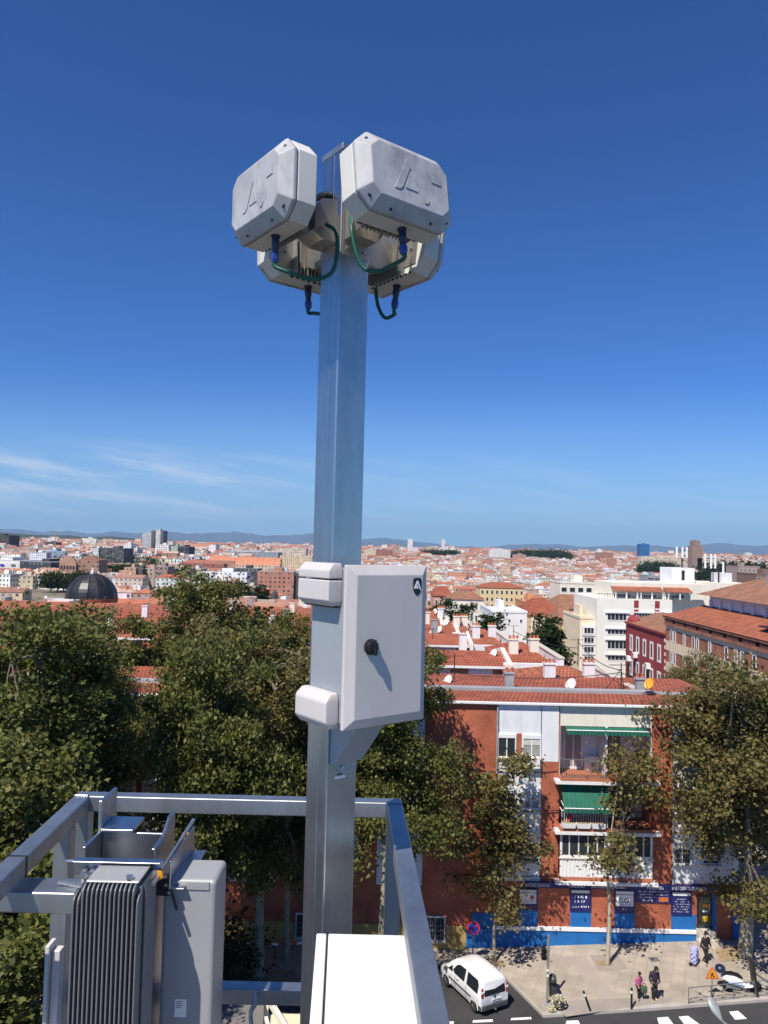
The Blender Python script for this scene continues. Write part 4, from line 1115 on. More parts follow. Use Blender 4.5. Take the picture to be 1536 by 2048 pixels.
t = simple_block('bay_window_house', 'sand coloured house with a column of white bay windows', 1160, 1195, 1238, 152, 14, M_CREAM2, 'house', rows=0, cols=0)
for k in range(5):
    a, b = A(1166, 1252 + k * 19, 151), A(1190, 1268 + k * 19, 151)
    M = oriented(Vector((a.x, 151.0, 0)), 0); p = MB(); p.span((a.x, 151, b.z - .6), (b.x, 151.998, a.z)); make('bay', p, M_TRIM, t); fwindow(t, M, .15, b.z, b.x - a.x - .15, a.z - .2, -.002, fr=.12, n=3)
simple_block('hipped_house', 'wide house with a hipped red roof in front of the cream balcony block', 1062, 1128, 1232, 186, 22, M_CREAM2, 'house', rows=2, cols=6, roof=M_TILE)
simple_block('hipped_house', 'narrow house with a faded brown hip roof next to the yellow house', 1118, 1190, 1218, 200, 20, mat('pale pink render', (.58, .42, .33), .85), 'house', rows=2, cols=6, roof=M_TILE3)
simple_block('white_flat_house', 'blank white flat-roofed house behind the dark street trees', 984, 1054, 1226, 178, 20, M_RENDER, 'house', rows=1, cols=3, wsize=(.25, .3))
simple_block('roof_terrace_house', 'long white house with a dark terrace roof behind the tiled rows', 898, 968, 1199, 205, 12, M_CREAM, 'house', rows=3, cols=7, roof=M_TILE3)
simple_block('salmon_house', 'salmon pink house with a red hip roof left of the terrace house', 868, 905, 1192, 226, 16, mat('salmon render', (.60, .33, .22), .85), 'house', rows=3, cols=4, roof=M_TILE)
simple_block('orange_house', 'orange rendered house with plain walls above the red roofs', 1046, 1096, 1205, 236, 14, mat('orange render', (.58, .28, .13), .85), 'house', rows=3, cols=4, wsize=(.3, .4))
simple_block('yellow_long_house', 'long yellow house with a low tiled roof near the middle of the roofs', 960, 1048, 1176, 330, 14, mat('soft yellow render', (.68, .53, .28), .85), 'house', rows=3, cols=9, roof=M_TILE2)
simple_block('apartment_tower', 'brown apartment tower with white balconies at the edge of town', 1512, 1600, 1150, 330, 18, mat('brown brick', (.20, .13, .10), .85), rows=9, cols=6, wsize=(.6, .45))
simple_block('apartment_tower', 'grey brown slab tower beside the white rooftop room', 1478, 1520, 1134, 420, 16, mat('taupe brick', (.34, .27, .23), .85), rows=11, cols=5, wsize=(.5, .5))
simple_block('horizontal_slab', 'grey slab block with dark ribbon storeys behind the white building', 1295, 1335, 1152, 500, 16, M_GREYCEM, rows=8, cols=3, wsize=(.9, .5))

# ================================================================ the domed church and the left skyline
Dd = 205.0
cd = A(183, 1196, Dd); rad = 49 / FPX * Dd
DM = thing('domed_church', 'church with a big black slate dome over a red and white drum', 'church', (cd.x, Dd, zt(cd.x, Dd)), world=True)
M_DOME = mat('black slate dome', (.018, .019, .02), .42, 0, .3, .6, .2, 6, dirt=((.10, .095, .085), .25, .55))
p = MB(); seg = 16; hz_ = rad * .99
p.rings([[Vector((cd.x + rad * math.cos(t_) * math.cos(2 * math.pi * j / seg + .2), Dd + rad * math.cos(t_) * math.sin(2 * math.pi * j / seg + .2), cd.z + hz_ * math.sin(t_))) for j in range(seg)] for t_ in [R(a_) for a_ in (0, 8, 16, 24, 32, 40, 48, 56, 64, 72, 80, 87)]])
make('dome', p, M_DOME, DM)
p = MB()
for j in range(8): p.tube([(cd.x + (rad + .05) * math.cos(R(a_)) * math.cos(2 * math.pi * (j * 2) / seg + .2), Dd + (rad + .05) * math.cos(R(a_)) * math.sin(2 * math.pi * j * 2 / seg + .2), cd.z + (hz_ + .05) * math.sin(R(a_))) for a_ in range(0, 88, 8)], .1, 5)
make('dome_rib', p, M_DOME, DM)
p = MB(); p.lathe([(.5, 0), (.5, .7), (.25, .8), (.2, 1.3), (.02, 1.9)], (cd.x, Dd, cd.z + hz_ - .1), 10); make('lantern', p, M_TRIM, DM)
p = MB(); p.lathe([(rad * 1.02, -1.0), (rad * 1.03, 0)], (cd.x, Dd, cd.z), 24); make('red_cornice', p, mat('red cornice', (.36, .09, .06), .8), DM)
p = MB(); p.lathe([(rad * .99, -6), (rad * .99, -1.002)], (cd.x, Dd, cd.z), 24); make('drum', p, M_CREAM, DM)
zc = cd.z - 6
p = MB(); p.span((cd.x - 16, Dd - 10, zt(cd.x, Dd) - 2), (cd.x + 16, Dd + 20, zc)); make('nave', p, M_BRICK2, DM)
p = MB(); roof_faces(p, cd.x - 16.4, cd.x + 16.4, Dd - 10.4, Dd + 20.4, Dd + 5, zc + .01, zc + 1.6, 6, 6); make('nave_roof', p, M_TILE3, DM)

def cface(p, x0, x1, y0, y1, zb, ztop, col, ang=0.0, u0=0.0):
    """Walls of a far building with uv metres (y down from the eaves), turned about its centre."""
    cx, cy = (x0 + x1) / 2, (y0 + y1) / 2; c, s = math.cos(ang), math.sin(ang)
    def t(x, y, z): return Vector((cx + (x - cx) * c - (y - cy) * s, cy + (x - cx) * s + (y - cy) * c, z))
    C = [(x0, y0), (x1, y0), (x1, y1), (x0, y1)]; h = ztop - zb; hb = 3.0 * round(h / 3.0)
    for i in range(4):
        (ax, ay), (bx, by) = C[i], C[(i + 1) % 4]; w = math.hypot(bx - ax, by - ay); n = max(1, round(w / 3.1)) * 3.1
        p.face([t(ax, ay, zb), t(bx, by, zb), t(bx, by, ztop), t(ax, ay, ztop)], [(u0, 0), (u0 + n, 0), (u0 + n, hb), (u0, hb)], 0, col)
    return t
def croof(p, x0, x1, y0, y1, z, col, kind, t, mi=1, wallcol=None):
    w, d = x1 - x0, y1 - y0
    if kind == 'flat':
        e = .35
        p.face([t(x0, y0, z), t(x1, y0, z), t(x1, y1, z), t(x0, y1, z)], [(0, 0), (w, 0), (w, d), (0, d)], mi, col)
        q_ = [(x0, y0), (x1, y0), (x1, y1), (x0, y1)]
        # lift-room
        rx, ry = x0 + w * .4, y0 + d * .35
        qq = [(rx, ry), (rx + w * .25, ry), (rx + w * .25, ry + d * .4), (rx, ry + d * .4)]
        for i in range(4):
            (ax, ay), (bx, by) = qq[i], qq[(i + 1) % 4]
            p.face([t(ax, ay, z), t(bx, by, z), t(bx, by, z + 2.5), t(ax, ay, z + 2.5)], [(0, 0)] * 4, mi, wallcol or col)
        p.face([t(*c_, z + 2.5) for c_ in qq], [(0, 0)] * 4, mi, col)
    else:
        rh = min(w, d) * .2
        if w >= d:
            hp = d * .5 if kind == 'hip' else 0
            ym = (y0 + y1) / 2
            p.face([t(x0, y0, z), t(x1, y0, z), t(x1 - hp, ym, z + rh), t(x0 + hp, ym, z + rh)], [(0, 0), (w, 0), (w, d / 2), (0, d / 2)], mi, col)
            p.face([t(x1, y1, z), t(x0, y1, z), t(x0 + hp, ym, z + rh), t(x1 - hp, ym, z + rh)], [(0, 0), (w, 0), (w, d / 2), (0, d / 2)], mi, col)
            p.face([t(x1, y0, z), t(x1, y1, z), t(x1 - hp, ym, z + rh)], [(0, 0), (d, 0), (d / 2, 2)], mi, col if hp else (wallcol or col))
            p.face([t(x0, y1, z), t(x0, y0, z), t(x0 + hp, ym, z + rh)], [(0, 0), (d, 0), (d / 2, 2)], mi, col if hp else (wallcol or col))
        else:
            hp = w * .5 if kind == 'hip' else 0
            xm = (x0 + x1) / 2
            p.face([t(x1, y0, z), t(x1, y1, z), t(xm, y1 - hp, z + rh), t(xm, y0 + hp, z + rh)], [(0, 0), (d, 0), (d, w / 2), (0, w / 2)], mi, col)
            p.face([t(x0, y1, z), t(x0, y0, z), t(xm, y0 + hp, z + rh), t(xm, y1 - hp, z + rh)], [(0, 0), (d, 0), (d, w / 2), (0, w / 2)], mi, col)
            p.face([t(x0, y0, z), t(x1, y0, z), t(xm, y0 + hp, z + rh)], [(0, 0), (w, 0), (w / 2, 2)], mi, col if hp else (wallcol or col))
            p.face([t(x1, y1, z), t(x0, y1, z), t(xm, y1 - hp, z + rh)], [(0, 0), (w, 0), (w / 2, 2)], mi, col if hp else (wallcol or col))
TAKEN = []          # plan rectangles kept free for recognisable buildings
def landmark(name, label, px0, px1, pyt, D, depth, col, cat='building', ang=0.0, roofcol=(.3, .3, .3), kind='flat', blind=False, tiers=None):
    a, b = A(px0, pyt, D), A(px1, pyt, D); z1 = (a.z + b.z) / 2; zb = zt((a.x + b.x) / 2, D) - 2
    t = thing(name, label, cat, ((a.x + b.x) / 2, D, zb), world=True)
    w = b.x - a.x
    for (f0, f1, fz) in tiers or ((0, 1, 1.0),):
        p = MB(); zz_ = zb + (z1 - zb) * fz
        xa_, xb_ = a.x + w * f0 + (.05 if f0 else 0), a.x + w * f1
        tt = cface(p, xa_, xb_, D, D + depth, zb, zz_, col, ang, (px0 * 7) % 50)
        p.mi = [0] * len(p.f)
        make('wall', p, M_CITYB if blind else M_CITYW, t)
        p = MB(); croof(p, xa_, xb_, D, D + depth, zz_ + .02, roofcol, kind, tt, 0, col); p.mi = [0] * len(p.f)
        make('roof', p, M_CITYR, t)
    TAKEN.append((a.x - 3, b.x + 3, D - 4, D + depth + 4)); return t, a, b, z1, zb
DK = (.05, .055, .06)
landmark('office_tower', 'dark tower block at the far left edge of the skyline', -30, 19, 1070, 1400, 40, (.06, .055, .055))
t, a, b, z1, zb = landmark('shopping_centre', 'white shopping hall with a small blue emblem and a dark glazed flank', -60, 40, 1121, 640, 50, (.72, .70, .66), blind=True)
for (pa, pb, m) in ((0, 8, mat('blue emblem', (.02, .04, .4))), (22, 30, M_IRON)):
    c1, c2 = A(pa, 1128, 639.6), A(pb, 1132, 639.6); p = MB(); p.span((c1.x, 639.4, c2.z), (c2.x, 639.9, c1.z)); make('emblem', p, m, t)
landmark('glazed_hall', 'dark glass hall joined to the white shopping centre', 41, 102, 1124, 640, 50, (.045, .055, .065))
landmark('glass_office', 'pale blue glass office block behind the shopping centre', 58, 130, 1102, 1050, 40, (.30, .40, .50))
landmark('office_tower', 'small dark tower beside the construction crane', 88, 110, 1084, 1900, 40, (.07, .07, .08))
t, a, b, z1, zb = landmark('brick_hall', 'old brick hall with a gabled front of round-headed arches', 119, 152, 1124, 560, 14, (.42, .25, .17), blind=True)
p = MB(); p.prism([(a.x, 560, z1), (b.x, 560, z1), ((a.x + b.x) / 2 + 2.2, 560, z1 + 4.2), ((a.x + b.x) / 2 - 2.2, 560, z1 + 4.2)], (0, 2, 0)); make('gable', p, mat('old brick', (.42, .25, .17), .85), t)
for rr in range(2):
    for j in range(5):
        x = a.x + (b.x - a.x) * (.13 + .185 * j); z = zb + (z1 - zb) * (.38 + .36 * rr); h = 2.0
        p = MB(); p.prism([(x - .75, 559.9, z), (x + .75, 559.9, z)] + [(x + .75 * math.cos(R(a_)), 559.9, z + h + .75 * math.sin(R(a_))) for a_ in range(0, 181, 30)], (0, .09, 0)); make('arched_window', p, M_DARK, t)
landmark('brick_hall', 'long brown-roofed wing of the old brick hall', 153, 198, 1120, 562, 18, (.34, .20, .14), roofcol=(.20, .10, .065), kind='hip')
landmark('office_block', 'dark grid-fronted office block left of the twin towers', 199, 248, 1096, 1000, 40, (.075, .08, .09))
landmark('office_block', 'white front of the dark grid office block', 182, 198, 1096, 998, 30, (.66, .66, .66))
landmark('stepped_office', 'white stepped office building below the twin towers', 247, 275, 1087, 1250, 30, (.75, .75, .74), tiers=((0, .55, 1.0), (.55, 1.0, .8)))
landmark('white_block', 'low white ribbon-window block under the stepped office', 247, 274, 1107, 1100, 24, (.74, .73, .70))
landmark('twin_tower', 'shorter of the twin grey towers with striped balconies', 285, 303, 1065, 1500, 26, (.45, .47, .48))
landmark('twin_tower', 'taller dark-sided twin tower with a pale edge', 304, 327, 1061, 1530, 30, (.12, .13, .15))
landmark('twin_tower', 'pale narrow edge tower of the twin pair', 312, 321, 1060, 1500, 20, (.62, .61, .58))
landmark('white_speckled_tower', 'white tower with scattered small windows and a slanted side', 311, 338, 1089, 1150, 30, (.76, .74, .70))
landmark('green_glass_tower', 'pale green tower beside the white speckled tower', 342, 356, 1092, 1120, 30, (.42, .50, .38))
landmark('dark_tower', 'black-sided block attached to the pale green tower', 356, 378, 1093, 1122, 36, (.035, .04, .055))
landmark('white_block', 'row of white balconied blocks in front of the twin towers', 275, 312, 1107, 1040, 24, (.66, .64, .60))
landmark('brown_block', 'orange brown apartment block right behind the dome', 248, 272, 1135, 560, 18, (.52, .32, .20))
landmark('brown_block', 'shaded end of the orange brown apartment block', 273, 285, 1138, 562, 18, (.10, .085, .08))  # shade of the end wall is put into its dark colour
landmark('brown_block', 'tan apartment block with regular windows', 286, 312, 1137, 570, 18, (.46, .37, .28))
landmark('brown_block', 'mauve brick apartment block with balconies', 308, 336, 1133, 540, 18, (.30, .22, .19))
landmark('brown_block', 'wide tan apartment block with brown end wall', 337, 380, 1138, 560, 18, (.46, .38, .28))
landmark('cream_block', 'cream apartment block with white balconies', 376, 404, 1137, 590, 18, (.72, .67, .56))
landmark('white_dotted_block', 'long bright white block dotted with small dark windows', 405, 494, 1144, 545, 16, (.82, .83, .85))
landmark('dark_block', 'black shaded block behind the long white block', 470, 516, 1137, 590, 20, (.06, .06, .065))  # near-black wall colour stands for the shade on this block
landmark('brick_block', 'red brick apartment block with white balconies near the mast', 515, 588, 1143, 520, 18, (.42, .20, .14))
landmark('dark_block', 'dark shaded end of the red brick block near the mast', 589, 607, 1146, 522, 18, (.07, .065, .07))  # brick block's end in shade, painted as a dark wall
t, *_ = landmark('stadium', 'long low stadium with a pale ribbed roof', 436, 556, 1103, 1450, 130, (.30, .32, .35), roofcol=(.66, .68, .71))
landmark('red_terrace', 'dark red brick terraces left of the stadium', 358, 448, 1127, 800, 18, (.30, .11, .09), roofcol=(.32, .12, .08), kind='hip')
landmark('red_terrace', 'long orange-roofed terraces below the stadium', 416, 560, 1122, 880, 22, (.50, .26, .18), roofcol=(.52, .20, .11), kind='gable')
landmark('red_terrace', 'cream terraces with orange roofs by the mast', 470, 560, 1130, 760, 18, (.60, .46, .34), roofcol=(.52, .22, .12), kind='gable')
landmark('station_block', 'long pale block with a red stair tower by the mast', 563, 612, 1097, 1500, 40, (.60, .52, .42))
landmark('ocher_block', 'ochre blocks under the long pale block', 560, 625, 1111, 1250, 30, (.64, .52, .34))
landmark('white_skyscraper', 'white stepped skyscraper on the far hilltop', 816, 828, 1079, 2900, 40, (.74, .73, .72), tiers=((0, .8, 1.0), (.8, 1.7, .55)))
landmark('cream_skyscraper', 'cream stepped skyscraper with a spired top', 878, 897, 1089, 2900, 40, (.70, .66, .58), tiers=((0, .3, .75), (.3, .62, 1.35), (.62, 1.0, .9)))
landmark('hotel_block', 'white hotel slab on the hill before the dark pines', 979, 1021, 1099, 2300, 30, (.72, .71, .68))
landmark('red_block', 'dark red blocks on the hill to the right of the mast', 748, 786, 1099, 2300, 30, (.34, .14, .11))
landmark('cream_block', 'pale yellow block just right of the mast top', 728, 752, 1099, 2200, 30, (.66, .56, .40))
t, a, b, z1, zb = landmark('blue_tower', 'tower under construction wrapped in blue netting', 1280, 1299, 1088, 2500, 30, (.02, .12, .30), tiers=((0, 1, 1.0),), blind=True)
landmark('brown_tower', 'brown brick residential tower with a stepped top', 1384, 1405, 1087, 2000, 28, (.30, .20, .15), tiers=((0, .2, .93), (.2, .8, 1.0 + .09), (.8, 1, .93)))
landmark('beige_slab', 'long beige slab under the brown tower', 1282, 1372, 1113, 1900, 26, (.62, .52, .40))
landmark('beige_slab', 'long pale slab to the right of the brown tower', 1395, 1470, 1117, 2000, 26, (.60, .50, .40))
# tower crane
cb_ = A(111, 1078, 1700); ct = A(111, 1061, 1700)
t = thing('tower_crane', 'tower crane with its jib pointing away over the far roofs', 'crane', (cb_.x, 1700, cb_.z - 30))
h = ct.z - cb_.z + 30
p = MB(); p.bar((0, 0, 0), (0, 0, h), 1.3); make('tower', p, M_ORANGE, t)
p = MB(); p.bar((-20, 0, h - 1), (9, 0, h - 4), 1.6); make('jib', p, M_IRON, t)
p = MB(); p.span((6, -1, h - 9), (9, 1, h - 5)); make('counterweight', p, M_GREYCEM, t)

# ---------------------------------------------------------------- the mass of the city
WALLC = [(.78, .75, .71), (.72, .64, .53), (.64, .47, .38), (.44, .22, .15), (.58, .44, .33), (.68, .54, .42), (.76, .75, .74), (.50, .30, .22)]
WNAME = ['white', 'cream', 'pink', 'brick red', 'tan', 'peach', 'bright white', 'brown']
ROOFC = [(.44, .165, .085), (.38, .14, .08), (.45, .21, .13), (.33, .17, .12), (.40, .13, .07), (.30, .24, .20), (.27, .13, .09), (.47, .33, .25)]
RNAME = ['orange tiled', 'red tiled', 'pale orange tiled', 'brown tiled', 'deep red tiled', 'grey brown tiled', 'dark brown tiled', 'pale tiled']
rc = random.Random(21)
near, far = [], []
def px_of(p):
    c = ROT3.transposed() @ (Vector(p) - Vector((0, 0, EYE)))
    return 768 + FPX * c.x / -c.z, 1024 - FPX * c.y / -c.z
BUILT = [(-70, 20, 40, 130), (20, 60, 40, 135), (cd.x - 18, cd.x + 18, Dd - 12, Dd + 22), (24, 75, 140, 180), (48, 80, 225, 250), (28, 48, 150, 222), (18, 32, 175, 200), (11, 22, 200, 220), (8, 20, 222, 245), (26, 36, 233, 253), (40, 62, 325, 350)]
def free(x, y, w, d):
    for (a, b, c, e) in BUILT + TAKEN:
        if a < x + w / 2 and x - w / 2 < b and c < y + d and y < e: return False
    # leave the view of the recognisable left skyline open
    return True
y = 138.0
while y < 5600:
    pitch = min(15 + y * .0075, 46); rowd = pitch * (.72 if y < 700 else .6)
    x = -.60 * y - 60 + rc.uniform(0, pitch)
    street = rc.random() < .16
    while x < .60 * y + 60:
        w = pitch * rc.uniform(.55, 1.05) * rc.choice((1, 1, 1, .7, 1.7)); d = rowd * rc.uniform(.7, .98)
        yy = y + rc.uniform(-.12, .12) * rowd
        xx = x; x += w + rc.choice((0.4, 0.4, 2.5, 6))
        if rc.random() < .07 or street and rc.random() < .6: continue
        if not free(xx, yy, w, d): continue
        px, py = px_of((xx, yy, zt(xx, yy) + 10))
        st = rc.choice((3, 3, 4, 4, 5, 5, 6)) if y < 700 else rc.choice((4, 5, 5, 6, 6, 7, 8))
        if px < 620 and 230 < y < 1000: st = min(st, 3)
        if px < 420 and y < 900 and rc.random() < .35: continue
        z = zt(xx, yy)

        H_ = st * 3.0 + rc.uniform(-.4, .8)
        if rc.random() < .015 and y > 900: H_ += rc.uniform(8, 18)
        if px < 660 and y < 500:
            while H_ > 3 and px_of((xx, yy, z + H_ + 2.5))[1] < (1196 if y < 330 else 1171): H_ -= 1.0
            if H_ < 3.5: continue
        wi = rc.choices(range(8), (22, 16, 6, 13, 12, 8, 15, 12))[0]; wc = tuple(c * rc.uniform(.9, 1.08) for c in WALLC[wi])
        kind = rc.choices(('gable', 'hip', 'flat'), (5, 3, 4) if y < 900 else (3, 1.5, 6))[0]
        ri = rc.randrange(8); rcol = ROOFC[ri] if kind != 'flat' else rc.choice(((.5, .49, .47), (.62, .6, .57), (.42, .34, .29), (.30, .30, .31)))
        item = (xx, yy, w, d, z, H_, wc, kind, rcol, rc.choice((-.25, -.12, 0, .1, .2)), WNAME[wi], RNAME[ri] if kind != 'flat' else 'flat', st, px, py)
        vis = 0 < px < 1536 and not (600 < px < 735) and not (px < 600 and py > 1200) and not (px > 1040 and py > 1215)
        if vis and len(near) < 215: near.append(item)
        elif -200 < px < 1736: far.append(item)
    y += rowd + (9 if street else rc.uniform(1.5, 4.5))
def where(px, y):
    lm = [(60, 'near the shopping centre'), (183, 'beyond the black dome'), (300, 'below the brown blocks'), (450, 'below the long white block'), (560, 'beside the mast on its west side'), (760, 'behind the grey cabinet'), (900, 'above the nearest tiled rows'), (1000, 'beyond the blank white house'), (1100, 'behind the hipped houses'), (1200, 'beyond the cream balcony block'), (1330, 'beyond the white lift tower'), (1480, 'near the brown apartment tower')]
    return min(lm, key=lambda k: abs(k[0] - px))[1]
cnt = {}
for (xx, yy, w, d, z, H_, wc, kind, rcol, an, wn, rn, st, px, py) in near:
    base = f"{wn} {('three','four','five','six')[min(max(st,3),6)-3]}-storey {rn} building {where(px, yy)}"
    size = 'wide' if w > 17 else 'narrow' if w < 13 else 'mid-sized'
    lab = size + ' ' + base
    t = thing('city_building', lab, 'building', (xx, yy + d / 2, z - 2), group='city apartment buildings', world=True)
    p = MB(); tt = cface(p, xx - w / 2, xx + w / 2, yy, yy + d, z - 2, z + H_, wc, an, rc.uniform(0, 90)); make('wall', p, M_CITYW, t)
    p = MB(); croof(p, xx - w / 2 - .25, xx + w / 2 + .25, yy - .25, yy + d + .25, z + H_ + .02, rcol, kind, tt, 0, wc); rf = make('roof', p, M_CITYR, t)
    p = MB()
    for j in range(rc.randrange(1, 4)):
        cx, cy = xx + w * rc.uniform(-.35, .35), yy + d * rc.uniform(.2, .8); zz_ = z + H_
        p = MB(); p.span((cx - .5, cy - .4, zz_ - .2), (cx + .5, cy + .4, zz_ + rc.uniform(2.2, 3.6))); make('chimney', p, rc.choice((M_RENDER, M_CREAM2, M_GREYCEM, M_BRICK2)), rf)
p = MB()
for (xx, yy, w, d, z, H_, wc, kind, rcol, an, wn, rn, st, px, py) in far:
    tt = cface(p, xx - w / 2, xx + w / 2, yy, yy + d, z - 2, z + H_, wc, an, rc.uniform(0, 90))
    croof(p, xx - w / 2 - .25, xx + w / 2 + .25, yy - .25, yy + d + .25, z + H_ + .02, rcol, kind, tt, 1, wc)
struct('far_city', p, [M_CITYW, M_CITYR], 'stuff')

# ================================================================ the steel mast, its cabinet and the four sensor units
ALPHA = R(37.7)
SQ = .1215
mc = A(677, 1000, 2.62)
MX = Matrix.Translation((mc.x, 2.62, 0)) @ Matrix.Rotation(ALPHA, 4, 'Z')     # -Y: right-hand front face, -X: left-hand front face
mtop = A(690, 292, 2.55).z
hs = SQ / 2
MAST = thing('steel_mast', 'square galvanised steel mast standing in the rooftop frame', 'mast', (mc.x, 2.62, EYE - 3), world=True)
p = MB(); p.span((-hs, -hs, EYE - 2.6), (hs, hs, mtop), MX); make('tube', p, M_GALV, MAST, bevel=.007, bseg=3)
p = MB(); p.span((-hs - .003, -hs - .003, mtop - .018), (hs + .003, hs + .003, mtop + .004), MX); make('cap', p, M_GALV2, MAST, bevel=.002)
p = MB(); p.span((-hs - .0012, -.012, EYE - 2.6), (-hs + .002, .004, mtop - .02), MX); make('weld_seam', p, M_GALV, MAST, bevel=.001)
zu_ = EYE + 1.10
# folded stainless collar that carries the units
p = MB()
for k in range(4):
    Q = MX @ Matrix.Rotation(R(90 * k), 4, 'Z')
    p.prism([Q @ Vector(v) for v in ((-hs + .008, -hs - .0045, zu_ - .115), (hs - .008, -hs - .0045, zu_ - .115), (hs - .008, -hs - .0045, zu_ + .02), (-hs + .008, -hs - .0045, zu_ + .05))], Q.to_3x3() @ Vector((0, .004, 0)))
make('collar', p, M_STAIN, MAST)
p = MB()
for k in range(4):
    Q = MX @ Matrix.Rotation(R(90 * k), 4, 'Z')
    for (x, z) in ((.035, -.09), (-.035, -.09)): p.tube([Q @ Vector((x, -hs - .004, zu_ + z)), Q @ Vector((x, -hs - .012, zu_ + z))], .007, 6)
make('bolt', p, M_BOLT, MAST)
# sticker, bolt and gusset below the cabinet
zs = A(680, 1567, 2.5).z
p = MB(); p.span((-.028, -hs - .0012, zs - .004), (.014, -hs + .001, zs + .005), MX); make('sticker', p, M_LETTER, MAST)
p = MB()
for j in range(6): p.span((-.018 + .005 * j, -hs - .001, zs + .008), (-.0145 + .005 * j, -hs + .001, zs + .013 - .002 * (j % 2)), MX)
make('sticker', p, M_DARK, MAST)
p = MB(); p.tube([MX @ Vector((-.006, -hs - .002, zs + .033)), MX @ Vector((-.006, -hs - .012, zs + .033))], .006, 8); make('bolt', p, M_BOLT, MAST)

# --- the cabinet
W_ = .318
cx0, cx1 = -hs - .092, -hs - .092 + W_
ybk = -hs - .012; yfr = ybk - .186; ydo = yfr - .034
cz1, cz0 = A(690, 1129, 2.36).z, A(690, 1455, 2.36).z
CAB = thing('equipment_cabinet', 'warm white equipment cabinet with black lock knob and shield emblem on the mast', 'cabinet', (mc.x, 2.62 - .2, cz0), world=True)
p = MB(); p.span((cx0 + .012, yfr, cz0 + .014), (cx1 - .012, ybk, cz1 - .014), MX); make('body', p, M_CABSIDE, CAB, bevel=.004)
def chamf_rings(x0, x1, z0, z1, ya, yb, c, M):
    """Door leaf: full outline at the back, bevelled towards the front."""
    return [[M @ Vector(v) for v in ((x0 + e, y, z0 + e), (x1 - e, y, z0 + e), (x1 - e, y, z1 - e), (x0 + e, y, z1 - e))] for e, y in ((0.003, ya), (0, ya - .004), (0, ya - (ya - yb) * .45), (c, yb))]
p = MB(); p.rings(chamf_rings(cx0, cx1, cz0, cz1, yfr - .002, ydo, .030, MX)); door = make('door', p, M_DOOR, CAB, bevel=.003, bseg=3)
p = MB(); p.span((cx0 + .006, yfr - .0019, cz0 + .008), (cx1 - .006, yfr + .003, cz1 - .008), MX); make('gasket', p, M_BLACK, CAB)
# lock knob
kc = Vector((cx0 + W_ * .262, ydo, cz0 + (cz1 - cz0) * .50))
p = MB()
KM = MX @ Matrix.Translation(kc) @ Matrix.Rotation(R(90), 4, 'X')
p.lathe([(.024, 0), (.024, .007), (.020, .009), (.0195, .018), (.017, .020)], seg=24, M=KM)
kn = make('knob', p, M_BLACK, door, smooth=True, autosmooth=40)
p = MB(); p.box((0, 0, .024), (.013, .048, .010), KM @ Matrix.Rotation(R(8), 4, 'Z')); make('knob_grip', p, M_BLACK, kn, bevel=.003)
# shield emblem: dark shield with a pale open A
ex, ez_ = cx1 - .030 - .024, cz1 - .030 - .036
def flat_shape(pts, y, t=.0012):
    q_ = MB(); q_.prism([MX @ Vector((ex + a * .001, y, ez_ + b * .001)) for a, b in pts], MX.to_3x3() @ Vector((0, -t, 0))); return q_
sh_pts = [(-17, 22), (-10, 27), (10, 27), (17, 22), (17.5, 2), (16, -12), (9, -24), (0, -29), (-9, -24), (-16, -12), (-17.5, 2)]
em = make('shield_emblem', flat_shape(sh_pts, ydo), M_BLACK, door)
A_pts = [(-14, -7), (-4.2, 15), (-1.5, 18.2), (1.5, 18.2), (4.2, 15), (14.6, -8), (14.2, -15.5), (0, 9.5), (-7.5, -7)]
make('emblem_letter', flat_shape(A_pts, ydo - .0012, .0008), M_LETTER, em)
make('emblem_letter', flat_shape([(-4.8, -7), (0, 4), (4.8, -7)], ydo - .0012, .0008), M_LETTER, em)
# the two plastic covers on its side
def cover(z0, z1, vent):
    xa, xb = cx0 - .040, cx0 + .0115
    ya, yb = ybk + .006, yfr + .018
    e = .013
    def ring(zz, i): return [MX @ Vector(v) for v in ((xb, ya, zz), (xb, yb - 0 + i * .3, zz), (xa + i, yb + i * .3, zz), (xa + i, ya, zz))]
    H_ = z1 - z0
    if vent:
        zg = z0 + H_ * .62
        p = MB(); p.rings([ring(zg + .002, 0), ring(z1 - .022, 0), ring(z1, .022)]); c = make('cover', p, M_DOOR, CAB, bevel=.004)
        p = MB(); p.rings([ring(z0, .02), ring(z0 + .018, 0), ring(zg - .002, 0)]); make('cover_base', p, M_DOOR, c, bevel=.004)
        p = MB()
        for j in range(16):
            y = yb + .006 + (ya - yb - .012) * j / 15; p.span((xa + .024, y - .0016, z0 - .004), (xb - .003, y + .0016, z0 - .0005), MX)
        make('vent', p, M_BLACK, c)
    else:
        p = MB(); p.rings([ring(z0, .02), ring(z0 + .022, 0), ring(z1 - .024, 0), ring(z1, .024)]); make('cover', p, M_DOOR, CAB, bevel=.007, bseg=3)
Hc = cz1 - cz0
cover(cz1 - Hc * .258, cz1 + .004, True)
cover(cz0 - .002, cz0 + Hc * .215, False)
